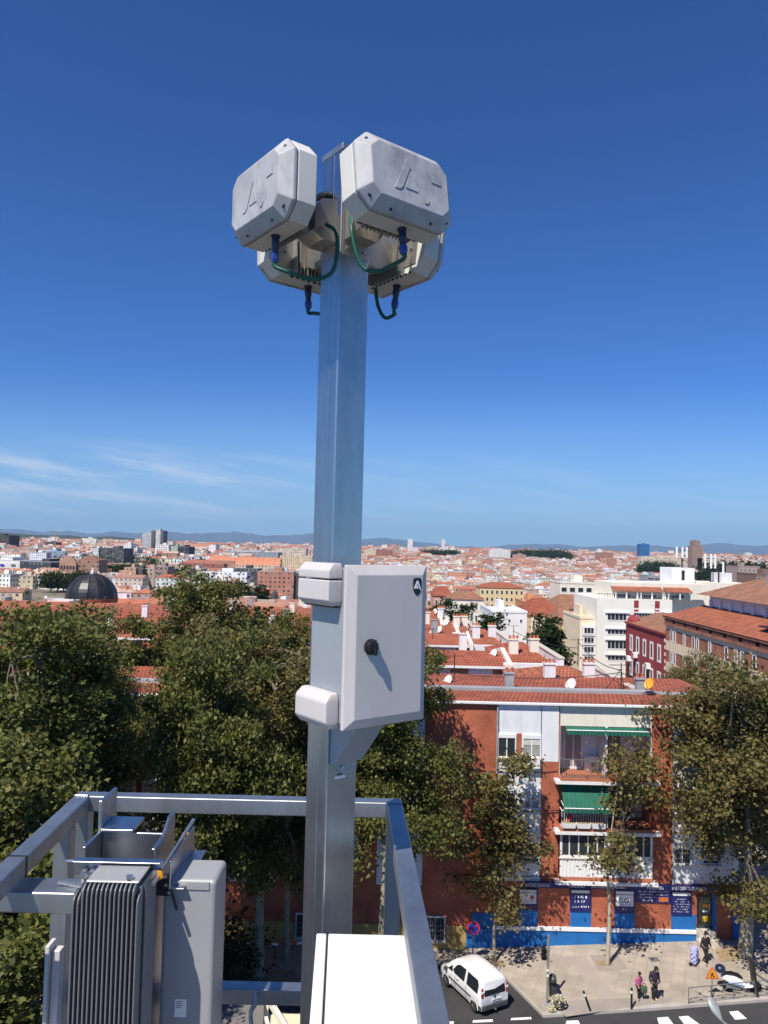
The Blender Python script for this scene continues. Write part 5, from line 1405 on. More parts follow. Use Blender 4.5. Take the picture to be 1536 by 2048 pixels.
# folded support gusset under it
gz0 = zs + .02
p = MB()
def gv(x, y, z): return MX @ Vector((x, y, z))
t_ = .003
for x in (-.050, .055):
    p.prism([gv(x, -hs - .0015, cz0 + .016), gv(x, yfr + .02, cz0 + .016), gv(x, -hs - .03, gz0 + .035), gv(x, -hs - .0015, gz0 + .028)], MX.to_3x3() @ Vector((t_, 0, 0)))
p.prism([gv(-.047, yfr + .02, cz0 + .0155), gv(.055, yfr + .02, cz0 + .0155), gv(.055, -hs - .032, gz0 + .035), gv(-.047, -hs - .032, gz0 + .035)], MX.to_3x3() @ Vector((0, .003, 0)))
p.prism([gv(-.047, -hs - .0015, gz0 + .1), gv(.055, -hs - .0015, gz0 + .1), gv(.055, -hs - .0015, gz0 + .0), gv(.004, -hs - .0015, gz0 - .012), gv(-.047, -hs - .0015, gz0 + .03)], MX.to_3x3() @ Vector((0, -.003, 0)))
make('support_gusset', p, M_CABSIDE, CAB)

# --- the four sensor units
def octo(W2, H2, c, y): return [Vector((a * W2 - sa * ca * c, y, b * H2 - sb * cb * c)) for a, b, sa, ca, sb, cb in
                               ((-1, -1, 0, 0, -1, 1), (-1, -1, -1, 1, 0, 0), (1, -1, 1, 1, 0, 0), (1, -1, 0, 0, -1, 1), (1, 1, 0, 0, 1, 1), (1, 1, 1, 1, 0, 0), (-1, 1, -1, 1, 0, 0), (-1, 1, 0, 0, 1, 1))]
def sensor_unit(label, theta, tilt, zc, cable_pts, conn_x=.02, twist=0.0, mirror=1, out=0.0):
    M = Matrix.Translation((mc.x, 2.62, zc)) @ Matrix.Rotation(theta, 4, 'Z')
    T = M @ Matrix.Translation((0, -.25 - out, 0)) @ Matrix.Rotation(tilt, 4, 'X') @ Matrix.Rotation(twist, 4, 'Y') @ Matrix.Translation((0, .25, 0))
    t = thing('sensor_unit', label, 'radar unit', M @ Vector((0, -.2 - out, 0)), group='grey sensor units on the mast head', world=True)
    W2, H2, c = .188, .127, .047
    def R_(W, H, cc, y): return [T @ v for v in octo(W, H, cc, y)]
    p = MB(); p.rings([R_(W2, H2, c, -.205), R_(W2, H2, c, -.272)]); b = make('housing', p, M_UNITBODY, t, bevel=.003)
    p = MB(); p.rings([R_(W2 - .001, H2 - .001, c, -.274), R_(W2 + .001, H2 + .001, c, -.280), R_(W2 + .001, H2 + .001, c, -.288), R_(W2 - .036, H2 - .038, c * .62, -.322)]); fc = make('front_cover', p, M_UNIT, t, bevel=.004, bseg=2)
    # moulded open letter A and flag on the front
    def front(pts, d=.003):
        q_ = MB(); q_.prism([T @ Vector((a * .00118 - .012, -.3215, b * .00098)) for a, b in pts], T.to_3x3() @ Vector((0, -d, 0))); return q_
    make('moulded_letter', front([(-50, -52), (-4, 62), (4, 70), (14, 70), (22, 62), (66, -56), (62, -68), (50, -70), (6, 36), (-24, -42), (-34, -52)]), M_UNIT, fc)
    make('moulded_letter', front([(-14, -40), (5, 18), (28, -40)]), M_UNIT, fc)
    make('moulded_letter', front([(62, 52), (110, 52), (112, 14), (80, 14)]), M_UNIT, fc)
    # corner recesses with screws
    for sx in (-1, 1):
        for sz in (-1, 1):
            k = Vector((sx * (W2 - .037), -.2935, sz * (H2 - .037)))
            p = MB(); p.prism([T @ (k + Vector((sx * a, -.0085 + b_ * .0, sz * b_))) for a, b_ in ((-.009, .007), (.007, -.009), (.0085, .003), (.003, .0085))], T.to_3x3() @ Vector((0, .012, 0))); r_ = make('corner_recess', p, M_BLACK, fc)
            p = MB(); p.tube([T @ (k + Vector((0, -.007, 0))), T @ (k + Vector((0, -.0115, 0)))], .0045, 8); make('screw', p, M_BOLT, r_)
    for sx in (-.4, .45):
        p = MB(); p.tube([T @ Vector((sx * W2, -.300, -H2 + .014)), T @ Vector((sx * W2, -.302, -H2 + .009))], .004, 8); make('screw', p, M_DARK, fc)
    # finned back
    p = MB(); p.span((-.150, -.2045, -.10), (.150, -.2015, .10), T); make('back_plate', p, M_STAIN, t)
    p = MB()
    for j in range(13): p.span((-.09 + .015 * j - .0016, -.201, -H2 + .006), (-.09 + .015 * j + .0016, -.172, .02), T)
    make('cooling_fins', p, M_FIN, t)
    p = MB()
    for j in range(10): p.span((-W2 + .06 + .024 * j, -.2075, -H2 - .0015), (-W2 + .072 + .024 * j, -.2035, -H2 + .004), T)
    make('edge_clips', p, M_BLACK, t)
    p = MB()
    for (x, z) in ((-.12, .05), (.12, .05), (-.12, -.04), (.12, -.04), (-.135, 0), (.135, .0)): p.tube([T @ Vector((x, -.203, z)), T @ Vector((x, -.194, z))], .006, 6)
    make('bolt', p, M_BOLT, t)
    # bracket from the collar to the back plate
    p = MB()
    for sx in (-1, 1):
        p.prism([M @ Vector(v) for v in ((sx * .046, -hs - .006, -.105), (sx * .046, -hs - .006, .045), (sx * .046, -.13, .030), (sx * .046, -.168, -.015), (sx * .046, -.168, -.085), (sx * .046, -.12, -.105))], M.to_3x3() @ Vector((sx * .003, 0, 0)))
    p.prism([M @ Vector(v) for v in ((-.046, -hs - .006, -.1055), (.046, -hs - .006, -.1055), (.046, -.12, -.1055), (-.046, -.12, -.1055))], (0, 0, -.003))
    p.prism([M @ Vector(v) for v in ((-.075, -.1685, -.09), (.075, -.1685, -.09), (.075, -.1685, .055), (-.075, -.1685, .055))], M.to_3x3() @ Vector((0, -.003, 0)))
    make('bracket', p, M_STAIN, t)
    p = MB(); p.tube([M @ Vector((.03, -.170, .0)), T @ Vector((.03, -.20, .0))], .045, 20); make('swivel_disc', p, M_STAIN, t)
    # cable gland and cable
    cxn = conn_x; y = -.245
    p = MB(); p.lathe([(.015, 0), (.0152, -.006), (.012, -.009), (.013, -.020), (.013, -.036), (.0105, -.04), (.010, -.058)], (cxn, y, -H2), 14, T); cn = make('connector', p, M_NAVY, t, smooth=True, autosmooth=40)
    p = MB(); p.lathe([(.011, -.058), (.0135, -.06), (.0135, -.076), (.010, -.086), (.0075, -.088)], (cxn, y, -H2), 8, T); make('nut', p, M_BLUEP, cn)
    P0 = [T @ Vector((cxn, y, -H2 - .075)), T @ Vector((cxn, y, -H2 - .10))]
    p = MB(); path = p.smooth_path(P0 + [M @ Vector(v) for v in cable_pts], 8); p.tube(path, .0068, 8); make('cable', p, M_GREENC, t, smooth=True)
    return t
sensor_unit('grey sensor unit with its weathered front facing the sun, upper one west of the mast', ALPHA - R(90), R(0), EYE + 1.128,
            [(.04, -.25, -.245), (.075, -.18, -.262), (.098, -.12, -.235), (.10, -.10, -.165), (.09, -.10, -.09), (.06, -.12, -.06)], .012, out=.035)
sensor_unit('grey sensor unit with moulded letter on its front, upper one east of the mast', ALPHA, R(-8), EYE + 1.140,
            [(.0, -.255, -.238), (-.025, -.22, -.252), (-.055, -.185, -.235), (-.075, -.165, -.17), (-.08, -.15, -.10), (-.06, -.12, -.05)], .012, out=.035)
sensor_unit('sensor unit seen from its finned back, lower one west of the mast', ALPHA + R(180), R(4), EYE + 1.09,
            [(-.02, -.225, -.225), (-.05, -.17, -.232), (-.088, -.12, -.20), (-.10, -.09, -.13), (-.085, -.09, -.08), (-.05, -.1, -.05)], .0)
sensor_unit('sensor unit seen from its finned back, lower one east of the mast', ALPHA + R(90), R(6), EYE + 1.085,
            [(.02, -.24, -.226), (.05, -.22, -.236), (.075, -.205, -.19), (.088, -.2, -.11), (.09, -.19, -.02), (.06, -.13, .02)], .0)
# short cable entering the mast head
e = MX @ Vector((-hs - .001, .005, EYE + 1.2))
p = MB(); d = MX.to_3x3()
CE = thing('cable_gland', 'black cable gland with a short green cable on the mast head', 'cable gland', e, world=True)
p.tube([e, e + d @ Vector((-.014, .004, .0)), e + d @ Vector((-.022, .022, .004)), e + d @ Vector((-.022, .04, .006))], [.016, .017, .015, .012], 12); make('body', p, M_BLACK, CE, smooth=True, autosmooth=40)
p = MB(); p.tube([e + d @ Vector((-.022, .038, .006)), e + d @ Vector((-.022, .10, .006)), e + d @ Vector((-.05, .14, -.01))], .0065, 8); make('cable', p, M_GREENC, CE, smooth=True)

# ================================================================ the rooftop steel frame
rdir = Vector((math.sin(R(-2.7)), math.cos(R(-2.7)), 0))
rx = Vector((rdir.y, -rdir.x, 0))
BY = 3.08
zr1 = A(480, 1594, BY).z                   # top of the upper rails
TU = .060
xl_ = A(168, 1610, BY).x; xr_ = A(788, 1620, BY).x
BLc, BRc = Vector((xl_, BY, zr1 - TU / 2)), Vector((xr_, BY, zr1 - TU / 2))
def along(pnt, s): return pnt - rdir * s
FR = thing('rooftop_frame', 'welded galvanised steel tube frame with upper and lower rails around the mast foot', 'steel frame', (mc.x, BY, zr1 - 1.4), world=True)
def tube(a, b, nm='rail', w=TU, h=TU, m=M_GALV2, up=(0, 0, 1)):
    p = MB(); p.bar(a, b, w, h, up); return make(nm, p, m, FR, bevel=.005, bseg=2)
tube(BLc - rx * .03, BRc + rx * .03)
tube(along(BLc, .031), along(BLc, 2.7)); tube(along(BRc, .031), along(BRc, 2.6))
dz = Vector((0, 0, -1))
for c in (BLc, BRc):
    tube(c + dz * .031, c + dz * 1.5, 'post', up=(0, 1, 0))
    tube(along(c, 2.4) + dz * .031, along(c, 2.4) + dz * 1.5, 'post', up=(0, 1, 0))
pc = along(BLc, .20) + dz * .032; tube(pc, pc + dz * 1.4, 'post', up=(0, 1, 0))
zr2 = A(500, 1970, BY).z - TU / 2
tube(Vector((xl_ + .031, BY, zr2)), Vector((xr_ - .031, BY, zr2)))
bl2 = Vector((BLc.x, BLc.y, zr2)); br2 = Vector((BRc.x, BRc.y, zr2))
tube(along(bl2, .232), along(bl2, 2.36)); tube(along(br2, .032), along(br2, 2.36))
# weld beads at the corners
for c in (BLc, BRc):
    p = MB()
    for (a, b) in ((Vector((-.03, -.031, .031)), Vector((.03, -.031, .031))), (Vector((-.03, -.031, -.031)), Vector((.03, -.031, -.031)))):
        p.tube([c + a.lerp(b, i / 9) + Vector((0, .002 * (i % 2), 0)) for i in range(10)], .004, 6)
    make('weld_bead', p, M_GALV, FR, smooth=True)
# cross beam on the west side that carries the radio
zb_ = A(60, 1770, 2.47).z
xb0 = A(-190, 1770, 2.47).x; xb1 = A(163, 1770, 2.47).x
p = MB(); p.span((xb0, 2.42, zb_ - .065), (xb1, 2.53, zb_)); make('cross_beam', p, M_GALV2, FR, bevel=.007, bseg=3)
# zip tie around the rail
p = MB(); c = along(BLc, .62); q_ = MB()
q_.bar(c + Vector((0, -.004, 0)), c + Vector((0, .004, 0)), TU + .004, TU + .004); tie = make('cable_tie', q_, M_BLACK, FR)
p = MB(); e = Vector((A(512, 1985, BY).x, BY - .034, zr2)); p.tube(p.smooth_path([e + Vector((0, .0, .03)), e + Vector((.006, -.012, -.01)), e + Vector((-.012, -.004, -.05)), e + Vector((-.008, .01, -.12))], 5), .009, 6); make('plastic_tie', p, glass('clear plastic', (.35, .4, .45), .2), FR, smooth=True)

# ---- heavy channel bracket and clamp that hold the radio
UY = 2.66
x0, x1 = A(205, 1690, UY).x, A(328, 1690, UY).x
zc_ = A(260, 1664, UY).z
CH = thing('channel_bracket', 'galvanised U-channel bracket with welded angle plates behind the finned radio', 'bracket', ((x0 + x1) / 2, UY, zc_ - 1), world=True)
p = MB(); p.span((x0, UY - .006, zc_ - .8), (x1, UY + .006, zc_)); p.span((x0 - .012, UY - .15, zc_ - .8), (x0 - .0005, UY + .006, zc_ + .005)); make('channel', p, M_GALV, CH, bevel=.003)
p = MB(); p.prism([(x1 + .0005, UY - .15, zc_ - .8), (x1 + .0005, UY + .09, zc_ - .8), (x1 + .0005, UY + .09, zc_ + .045), (x1 + .0005, UY + .03, zc_ + .045), (x1 + .0005, UY - .05, zc_ + .004), (x1 + .0005, UY - .15, zc_ + .004)], (.012, 0, 0)); make('flange', p, M_GALV, CH, bevel=.003)
x2 = A(200, 1640, UY).x
p = MB(); p.span((x2, UY - .02, zc_ + .002), (x2 + .013, UY + .13, zc_ + .108)); make('angle_plate', p, M_GALV, CH, bevel=.003)
p = MB(); p.span((x2 + .0135, UY - .03, zc_ + .0065), (x2 + .122, UY + .10, zc_ + .018)); make('angle_plate', p, M_GALV, CH, bevel=.003)
CY = 2.44
x3, x4 = A(152, 1726, CY).x, A(326, 1726, CY).x; zc2 = A(240, 1720, CY).z
CL = thing('clamp_bar', 'zinc plated clamp bar with threaded rods and bolts above the finned radio', 'clamp', ((x3 + x4) / 2, CY, zc2), world=True)
p = MB(); p.span((x3, CY - .004, zc2 - .052), (x4, CY + .003, zc2)); p.span((x3, CY - .030, zc2 + .0005), (x4, CY + .003, zc2 + .005)); make('bar', p, M_GALV, CL, bevel=.002)
for fx in (.13, .22, .36, .93):
    xx = x3 + (x4 - x3) * fx
    p = MB(); p.tube([(xx, CY - .005, zc2 - .03), (xx, CY - .024, zc2 - .03)], .011, 6); p.tube([(xx, CY - .0245, zc2 - .03), (xx, CY - .05, zc2 - .03)], .005, 8); make('bolt', p, M_BOLT, CL)
for fx in (.97,):
    xx = x3 + (x4 - x3) * fx
    p = MB(); p.tube([(xx, CY - .07, zc2 - .04), (xx, CY + .42, zc2 - .02)], .0065, 8); make('threaded_rod', p, M_BOLT, CL)
    for yy in (CY - .022, CY + .30):
        p = MB(); p.tube([(xx, yy, zc2 - .037), (xx, yy + .012, zc2 - .036)], .014, 12); make('orange_washer', p, M_ORANGE, CL)
p = MB(); p.span((x4 + .012, CY + .03, zc2 - .10), (x4 + .017, CY + .34, zc2 - .012)); p.span((x4 + .018, CY + .03, zc2 - .10), (x4 + .06, CY + .34, zc2 - .095)); make('side_angle', p, M_GALV, CL, bevel=.002)
p = MB(); p.tube([(A(118, 1752, 2.47).x, 2.47, zb_ + .012), (A(166, 1754, 2.44).x, 2.44, zb_ + .012)], .006, 8); p.tube([(x0 - .08, UY - .1, zc_ - .06), (x0 - .012, UY - .1, zc_ - .06)], .005, 8); make('threaded_rod', p, M_BOLT, CL)

# ---- finned radio
RY = 2.30
rx0, rx1 = A(148, 1775, RY).x, A(284, 1775, RY).x
zR = A(215, 1767, RY).z
RD = thing('radio_unit', 'slate grey radio unit with vertical cooling fins hung on the frame', 'radio unit', ((rx0 + rx1) / 2, RY, zR - .9), world=True)
HB = .95
p = MB(); p.prism([(rx0 + .012, RY + .016, zR - HB), (rx1 - .004, RY + .016, zR - HB), (rx1 - .004, RY + .016, zR - .012), (rx0 + .03, RY + .016, zR - .002), (rx0 + .012, RY + .016, zR - .03)], (0, .12, 0)); make('body', p, M_RADIO, RD, bevel=.006)
p = MB(); p.prism([(rx0 + .03, RY + .008, zR - .002), (rx1 - .012, RY + .008, zR - .002), (rx1 - .012, RY + .014, zR + .004), (rx0 + .03, RY + .014, zR + .004)], (0, .118, 0)); make('top_lid', p, M_RADIO2, RD, bevel=.004)
p = MB(); p.prism([(rx1 - .003, RY + .03, zR - HB), (rx1 + .006, RY + .03, zR - HB), (rx1 + .006, RY + .03, zR - .045), (rx1 - .003, RY + .03, zR - .012)], (0, .10, 0)); make('side_cover', p, M_RADIO, RD, bevel=.003)
p = MB(); NF = 15
for j in range(NF):
    x = rx0 + (rx1 - rx0) * (j + .5) / NF; zt_ = zR - (.028 if j < 2 or j > NF - 2 else .0)
    prof = [(RY + .02, zR - HB), (RY - .022, zR - HB), (RY - .022, zt_ - .03), (RY - .016, zt_ - .012), (RY - .002, zt_ - .002), (RY + .02, zt_)]
    p.prism([(x - .0026, y, z) for y, z in prof], (.0052, 0, 0))
make('cooling_fins', p, M_RADIO, RD, bevel=.0015)
for fx in (.10, .78):
    p = MB(); xx = rx0 + (rx1 - rx0) * fx; p.tube([(xx, RY + .02, zR + .006), (xx, RY + .02, zR + .016)], .010, 8); make('bolt', p, M_BOLT, RD)
# ---- smooth grey panel unit beside it
PY = 2.50
px0, px1 = A(326, 1770, PY).x, A(433, 1770, PY).x
zP = A(390, 1760, PY).z
PU = thing('panel_unit', 'smooth light grey rectangular antenna box to the right of the finned radio', 'radio unit', ((px0 + px1) / 2, PY, zP - 1), world=True)
p = MB(); p.span((px0, PY, zP - 1.0), (px1, PY + .17, zP)); make('body', p, M_RADIO2, PU, bevel=.016, bseg=4)
p = MB(); p.span((px0 + .02, PY - .004, zP - .03), (px1 - .022, PY + .002, zP - .004)); make('lid_step', p, M_RADIO2, PU, bevel=.0015)
p = MB(); p.span((px0 - .02, PY - .008, zP - .05), (px0 + .026, PY + .02, zP + .012)); make('hinge_block', p, M_DARK, PU, bevel=.004)
p = MB(); p.tube([(px0 + .03, PY - .012, zP - .03), (px0 + .052, PY - .02, zP - .085)], .0045, 8); make('handle', p, M_DARK, PU)
p = MB()
for (dx, dz_) in ((.0, .0), (.018, -.006), (.01, -.024)): p.tube([(px0 + .015 + dx, PY - .009, zP - .01 + dz_), (px0 + .015 + dx, PY - .02, zP - .01 + dz_)], .006, 6)
make('bolt', p, M_BOLT, PU)
s0, s1 = A(350, 1998, PY), A(372, 2034, PY)
p = MB(); p.span((s0.x, PY - .0015, s1.z), (s1.x, PY + .001, s0.z)); st_ = make('sticker', p, M_LETTER, PU)
p = MB()
for j in range(4): p.span((s0.x + .004, PY - .0022, s0.z - .008 - .006 * j), (s0.x + .024 - .003 * (j % 2), PY - .0014, s0.z - .006 - .006 * j))
make('lettering', p, M_IRON, st_)
p = MB(); p.span((px0 + .10, PY - .003, zP - .50), (px0 + .13, PY + .001, zP - .47)); make('latch', p, M_RADIO2, PU, bevel=.001)
# ---- pale box edge behind the radio
wx = A(92, 1900, 2.75)
p = MB(); p.span((wx.x, 2.74, wx.z - .6), (A(101, 1900, 2.75).x, 2.80, A(100, 1890, 2.75).z)); p.span((A(101.5, 1900, 2.75).x, 2.76, wx.z - .6), (A(118, 1900, 2.75).x, 2.80, A(110, 1905, 2.75).z))
tag(make('backing_panel', p, M_DOOR, bevel=.003), 'narrow cream panel seen edge-on behind the finned radio and its post', 'panel')
# ---- white cabinet below the mast
Yb, zk = 2.42, A(726, 1868, 2.42).z
ka, kb, kc_ = A(633, 1868, Yb), A(655, 1868, Yb), A(821, 1868, Yb)
WC = thing('white_cabinet', 'plain white cabinet whose flat sunlit top and open door leaf show below the mast', 'cabinet', ((ka.x + kc_.x) / 2, 2.0, zk - 1), world=True)
def slab(xa, xb, nm, z1, hh=.8, ysh=0.0, m=M_WHITE):
    q0 = Vector((xa, Yb + ysh, z1)); q1 = Vector((xb, Yb + ysh, z1)); L_ = .72
    p = MB(); f = [q0, q1, q1 - rdir * L_, q0 - rdir * L_]; p.prism([v - Vector((0, 0, hh)) for v in f], (0, 0, hh)); return make(nm, p, m, WC, bevel=.004)
slab(kb.x + .003, kc_.x, 'body', zk)
slab(ka.x, kb.x - .003, 'door', zk + .0)
slab(kb.x - .0028, kb.x + .0028, 'gasket', zk - .012, .5, -.01, M_BLACK)
# ---- the roof everything stands on (below the picture)
p = MB(); p.span((-9, -10, EYE - 2.9), (9, 1.65, EYE - 2.55)); p.span((-9, -10, 0), (9, 1.6, EYE - 2.901))
struct('roof_terrace', p, mat('dark bitumen roof', (.06, .06, .062), .9))
p = MB()
for c in (BLc, BRc): p.bar(Vector((c.x, 3.1, EYE - 2.48)), Vector((c.x, 0.2, EYE - 2.48)), .1)
p.bar(Vector((BLc.x, 2.62, EYE - 2.46)), Vector((BRc.x, 2.62, EYE - 2.46)), .12)
make('outrigger', p, M_GALV2, FR)

# ================================================================ trees
import numpy as np
LEAF = np.array([(0, 0, 0), (.30, .16, .05), (.52, .48, .10), (.22, .58, .03), (0, 1.0, -.08), (-.22, .58, .03), (-.52, .48, .10), (-.30, .16, .05)])
def leaf_mesh(name, centres, size, rng, m, up=.55):
    n = len(centres)
    nrm = rng.normal(size=(n, 3)); nrm[:, 2] += up * 1.6; nrm /= np.linalg.norm(nrm, axis=1)[:, None]
    t = rng.normal(size=(n, 3)); t -= nrm * (t * nrm).sum(1)[:, None]; t /= np.linalg.norm(t, axis=1)[:, None]
    b = np.cross(nrm, t)
    s = size * (.45 + .95 * rng.random(n) ** 1.3)
    L = LEAF - np.array((0, .45, 0))
    V = centres[:, None, :] + s[:, None, None] * (L[None, :, 0:1] * b[:, None, :] + L[None, :, 1:2] * t[:, None, :] + L[None, :, 2:3] * nrm[:, None, :])
    k = len(LEAF)
    me = bpy.data.meshes.new(name)
    me.vertices.add(n * k); me.vertices.foreach_set('co', V.reshape(-1).astype(np.float32))
    me.loops.add(n * k); me.loops.foreach_set('vertex_index', np.arange(n * k, dtype=np.int32))
    me.polygons.add(n); me.polygons.foreach_set('loop_start', np.arange(0, n * k, k, dtype=np.int32))
    me.update(calc_edges=True); me.materials.append(m)
    return me
def tree(name, label, cat, loc, seed, H, Rc, base, nclump, per, leaf, tr, m, group, sig=.42, squash=1.0, rotz=0.0, lean=(0, 0), bark=None, fill=2.0, limbs=10, taper=.0):
    """Trunk with limbs and twigs reaching clumps of single leaves inside a lobed crown."""
    rng = np.random.default_rng(seed); r_ = random.Random(seed)
    t = thing(name, label, cat, loc, rotz, group)
    hc = (H - base) / 2; cz = base + hc
    C = []
    while len(C) < max(12, nclump // 5):
        d = rng.normal(size=3); d /= np.linalg.norm(d)
        rad = rng.random() ** (1 / fill)
        lob = 1 + .34 * noise.noise(Vector((d[0] * 1.7 + seed, d[1] * 1.7, d[2] * 1.7))) + .16 * noise.noise(Vector((d[0] * 4 + seed, d[1] * 4, d[2] * 4)))
        w = 1 - taper * (d[2] * rad + 1) / 2
        p = np.array((d[0] * Rc * rad * lob * w, d[1] * Rc * rad * lob * w * squash, cz + d[2] * hc * rad * min(lob, 1.08)))
        p[0] += lean[0] * p[2] / H; p[1] += lean[1] * p[2] / H
        C.append(p)
    B0 = np.array(C); C = np.concatenate([B0 + rng.normal(size=B0.shape) * np.array((.62, .62, .42)) * (Rc / 4.2) for _ in range(5)])
    p = MB(); zf = base + (H - base) * .22
    tp = [Vector((0, 0, -.2)), Vector((r_.uniform(-.1, .1), r_.uniform(-.1, .1), zf * .5)), Vector((lean[0] * .3 + r_.uniform(-.2, .2), lean[1] * .3 + r_.uniform(-.2, .2), zf)), Vector((lean[0] * .8, lean[1] * .8, base + (H - base) * .8))]
    tp = p.smooth_path(tp, 5); n = len(tp)
    p.tube(tp, [tr * (1.25 if i == 0 else 1) * (1 - .9 * i / (n - 1)) for i in range(n)], 10)
    trunk = make('trunk', p, bark or M_BARK, t, smooth=True)
    lb = MB(); nodes = [(v, tr * (1 - .9 * i / (n - 1))) for i, v in enumerate(tp) if v.z > zf * .85]
    for k in range(limbs):
        a = 2 * math.pi * k / limbs + r_.uniform(-.3, .3); st, rr = nodes[r_.randrange(max(1, len(nodes) // 2))]
        e = Vector(B0[k * len(B0) // limbs]) * .94; e.z = max(e.z, st.z + .4)
        mid = st.lerp(e, .5) + Vector((r_.uniform(-.3, .3), r_.uniform(-.3, .3), .07 * hc * r_.uniform(.2, 1)))
        path = lb.smooth_path([st, mid, e], 5); lb.tube(path, [max(.012, tr * .40 * (1 - .9 * i / (len(path) - 1))) for i in range(len(path))], 6)
        nodes += [(v, .05) for v in path[3:]]
    NV = np.array([tuple(v) for v, _ in nodes])
    for c in C[::2 if nclump > 150 else 1]:
        i = int(np.argmin(((NV - c) ** 2).sum(1))); s_ = Vector(NV[i]); e = Vector(c)
        if (e - s_).length > .3: lb.tube([s_, s_.lerp(e, .5) + Vector((0, 0, r_.uniform(-.12, .2))), e], [.028 * tr / .3 + .008, .02 * tr / .3 + .006, .006], 4, cap=False)
    make('branches', lb, M_BRANCH, trunk, smooth=True)
    cs = np.repeat(C, per, axis=0)
    sg = sig * rng.uniform(.6, 1.35, len(C)); off = rng.normal(size=cs.shape) * np.repeat(sg, per)[:, None]; off[:, 2] *= .62
    me = leaf_mesh('crown', cs + off, leaf, rng, m)
    o = bpy.data.objects.new('crown', me); COL.objects.link(o); o.parent = t
    return t
def ground_at(px, D): p = A(px, 1700, D); return Vector((p.x, D, gz(p.x) if D < 60 else zt(p.x, D)))
GP = 'tall plane trees along the street'
T1 = tree('plane_tree', 'dense green plane tree at the west edge, its top level with the black dome', 'tree', ground_at(40, 30), 11, 20.9, 4.3, 4.0, 320, 235, .175, .30, M_LEAF1, GP, .46)
T2 = tree('plane_tree', 'tallest green plane tree, rising behind the roof of the brick block east of the dome', 'tree', ground_at(375, 57), 12, 19.6, 5.2, 6.5, 340, 215, .215, .28, M_LEAF1, GP, .46)
T4 = tree('plane_tree', 'turning plane tree with a pale trunk just west of the mast', 'tree', Vector((G(520, 1952).x, G(520, 1952).y - .2, .12)), 14, 18.4, 4.0, 4.6, 290, 205, .175, .27, M_LEAF2, GP, .43, lean=(.7, -1.0))
def retree(src, label, px, D, rot, sc, dz_=0.0):
    g = ground_at(px, D); g.z += dz_; return dup(src, g, rot, label, sc)
retree(T2, 'plane tree filling the low west corner beside the finned radio', -70, 23.5, 2.1, (.80, .80, .80))
retree(T1, 'plane tree half hidden behind the cabinet, west of the brick facade', 768, 40.3, 1.2, (.78, .78, .87), .12)
retree(T2, 'plane tree between the tallest one and the turning one, behind the finned radio', 425, 35, 4.0, (.62, .62, .90))
retree(T4, 'plane tree with turning leaves behind the west end of the rail', 110, 40, 3.3, (.95, .95, .85), .12)
T10 = tree('plane_tree', 'broad olive plane tree with a thick pale trunk east of the shop entrance', 'tree', Vector((G(1490, 1912, .12).x, G(1490, 1912, .12).y, gz(16) + .12)), 15, 15.6, 4.4, 3.6, 300, 205, .18, .40, M_LEAF2, GP, .46, lean=(-.2, -.3))
retree(T2, 'plane tree behind the brick block, west of the tallest one', 150, 58, 5.2, (1.0, 1.0, .84), 0)
retree(T4, 'turning plane tree behind the lower cabinet cover', 580, 42, .6, (.62, .62, .93), .12)
retree(T4, 'turning plane tree between the pale wall and the mast', 430, 41, 2.2, (.74, .74, 1.0), .12)
retree(T2, 'plane tree behind the brick block beside the mast', 560, 59, 2.6, (.66, .66, .85), 0)
retree(T10, 'olive plane tree at the far east edge behind the scooter', 1640, 44, 2.0, 1.0, .12)
retree(T1, 'plane tree closing the view between the west edge tree and the pale wall', 205, 43, 3.0, (.58, .58, .80), .12)
retree(T10, 'plane tree standing behind the east end of the brick block', 1385, 66, 1.0, (.62, .62, .80), .3)
GY = 'young plane trees in the pavement'
T8 = tree('young_plane_tree', 'slender young plane tree behind the white van', 'tree', Vector((G(990, 1924, .12).x, G(990, 1924, .12).y, gz(6) + .12)), 21, 11.7, 2.5, 1.8, 125, 78, .18, .10, M_LEAF2, GY, .40, lean=(.5, 0), fill=1.7, limbs=6, taper=.35)
T9 = tree('young_plane_tree', 'thin young plane tree with a bare pale stem in front of the balconies', 'tree', Vector((G(1214, 1930, .12).x, G(1214, 1930, .12).y, gz(12) + .12)), 22, 12.8, 2.4, 3.4, 65, 58, .18, .13, M_LEAF2, GY, .42, lean=(.9, 0), fill=1.6, limbs=7, taper=.3, bark=mat('pale smooth bark', (.42, .38, .28), .85, 0, .12, 4))
GD = 'dark trees among the roofs'
T3 = tree('dark_tree', 'dark evergreen tree rising behind the plane trees near the mast', 'tree', ground_at(446, 64) + Vector((0, 0, -2)), 31, 19.0, 3.7, 6, 150, 70, .42, .25, M_LEAF3, GD, .5, taper=.4)
for (px, D, top, s_, lab) in ((968, 118, 1222, .95, 'dark street tree left of the blank white house'), (1098, 96, 1228, .85, 'dark round tree before the yellow house'), (872, 150, 1196, 1.1, 'dark tree by the cabinet edge'), (915, 160, 1204, .9, 'dark low tree next to the terrace house'),
                         (1078, 104, 1244, .7, 'small dark tree beside the bigger one in the side street'), (470, 330, 1163, 1.6, 'dark tree below the long white block'), (505, 345, 1168, 1.3, 'smaller dark tree below the long white block'), (440, 335, 1166, 1.3, 'dark tree on the west side below the long white block')):
    g = ground_at(px, D); want = A(px, top, D).z - g.z; sz = want / 19.0
    dup(T3, g, px * .7, lab, (max(s_, sz * .8), max(s_, sz * .8), sz))
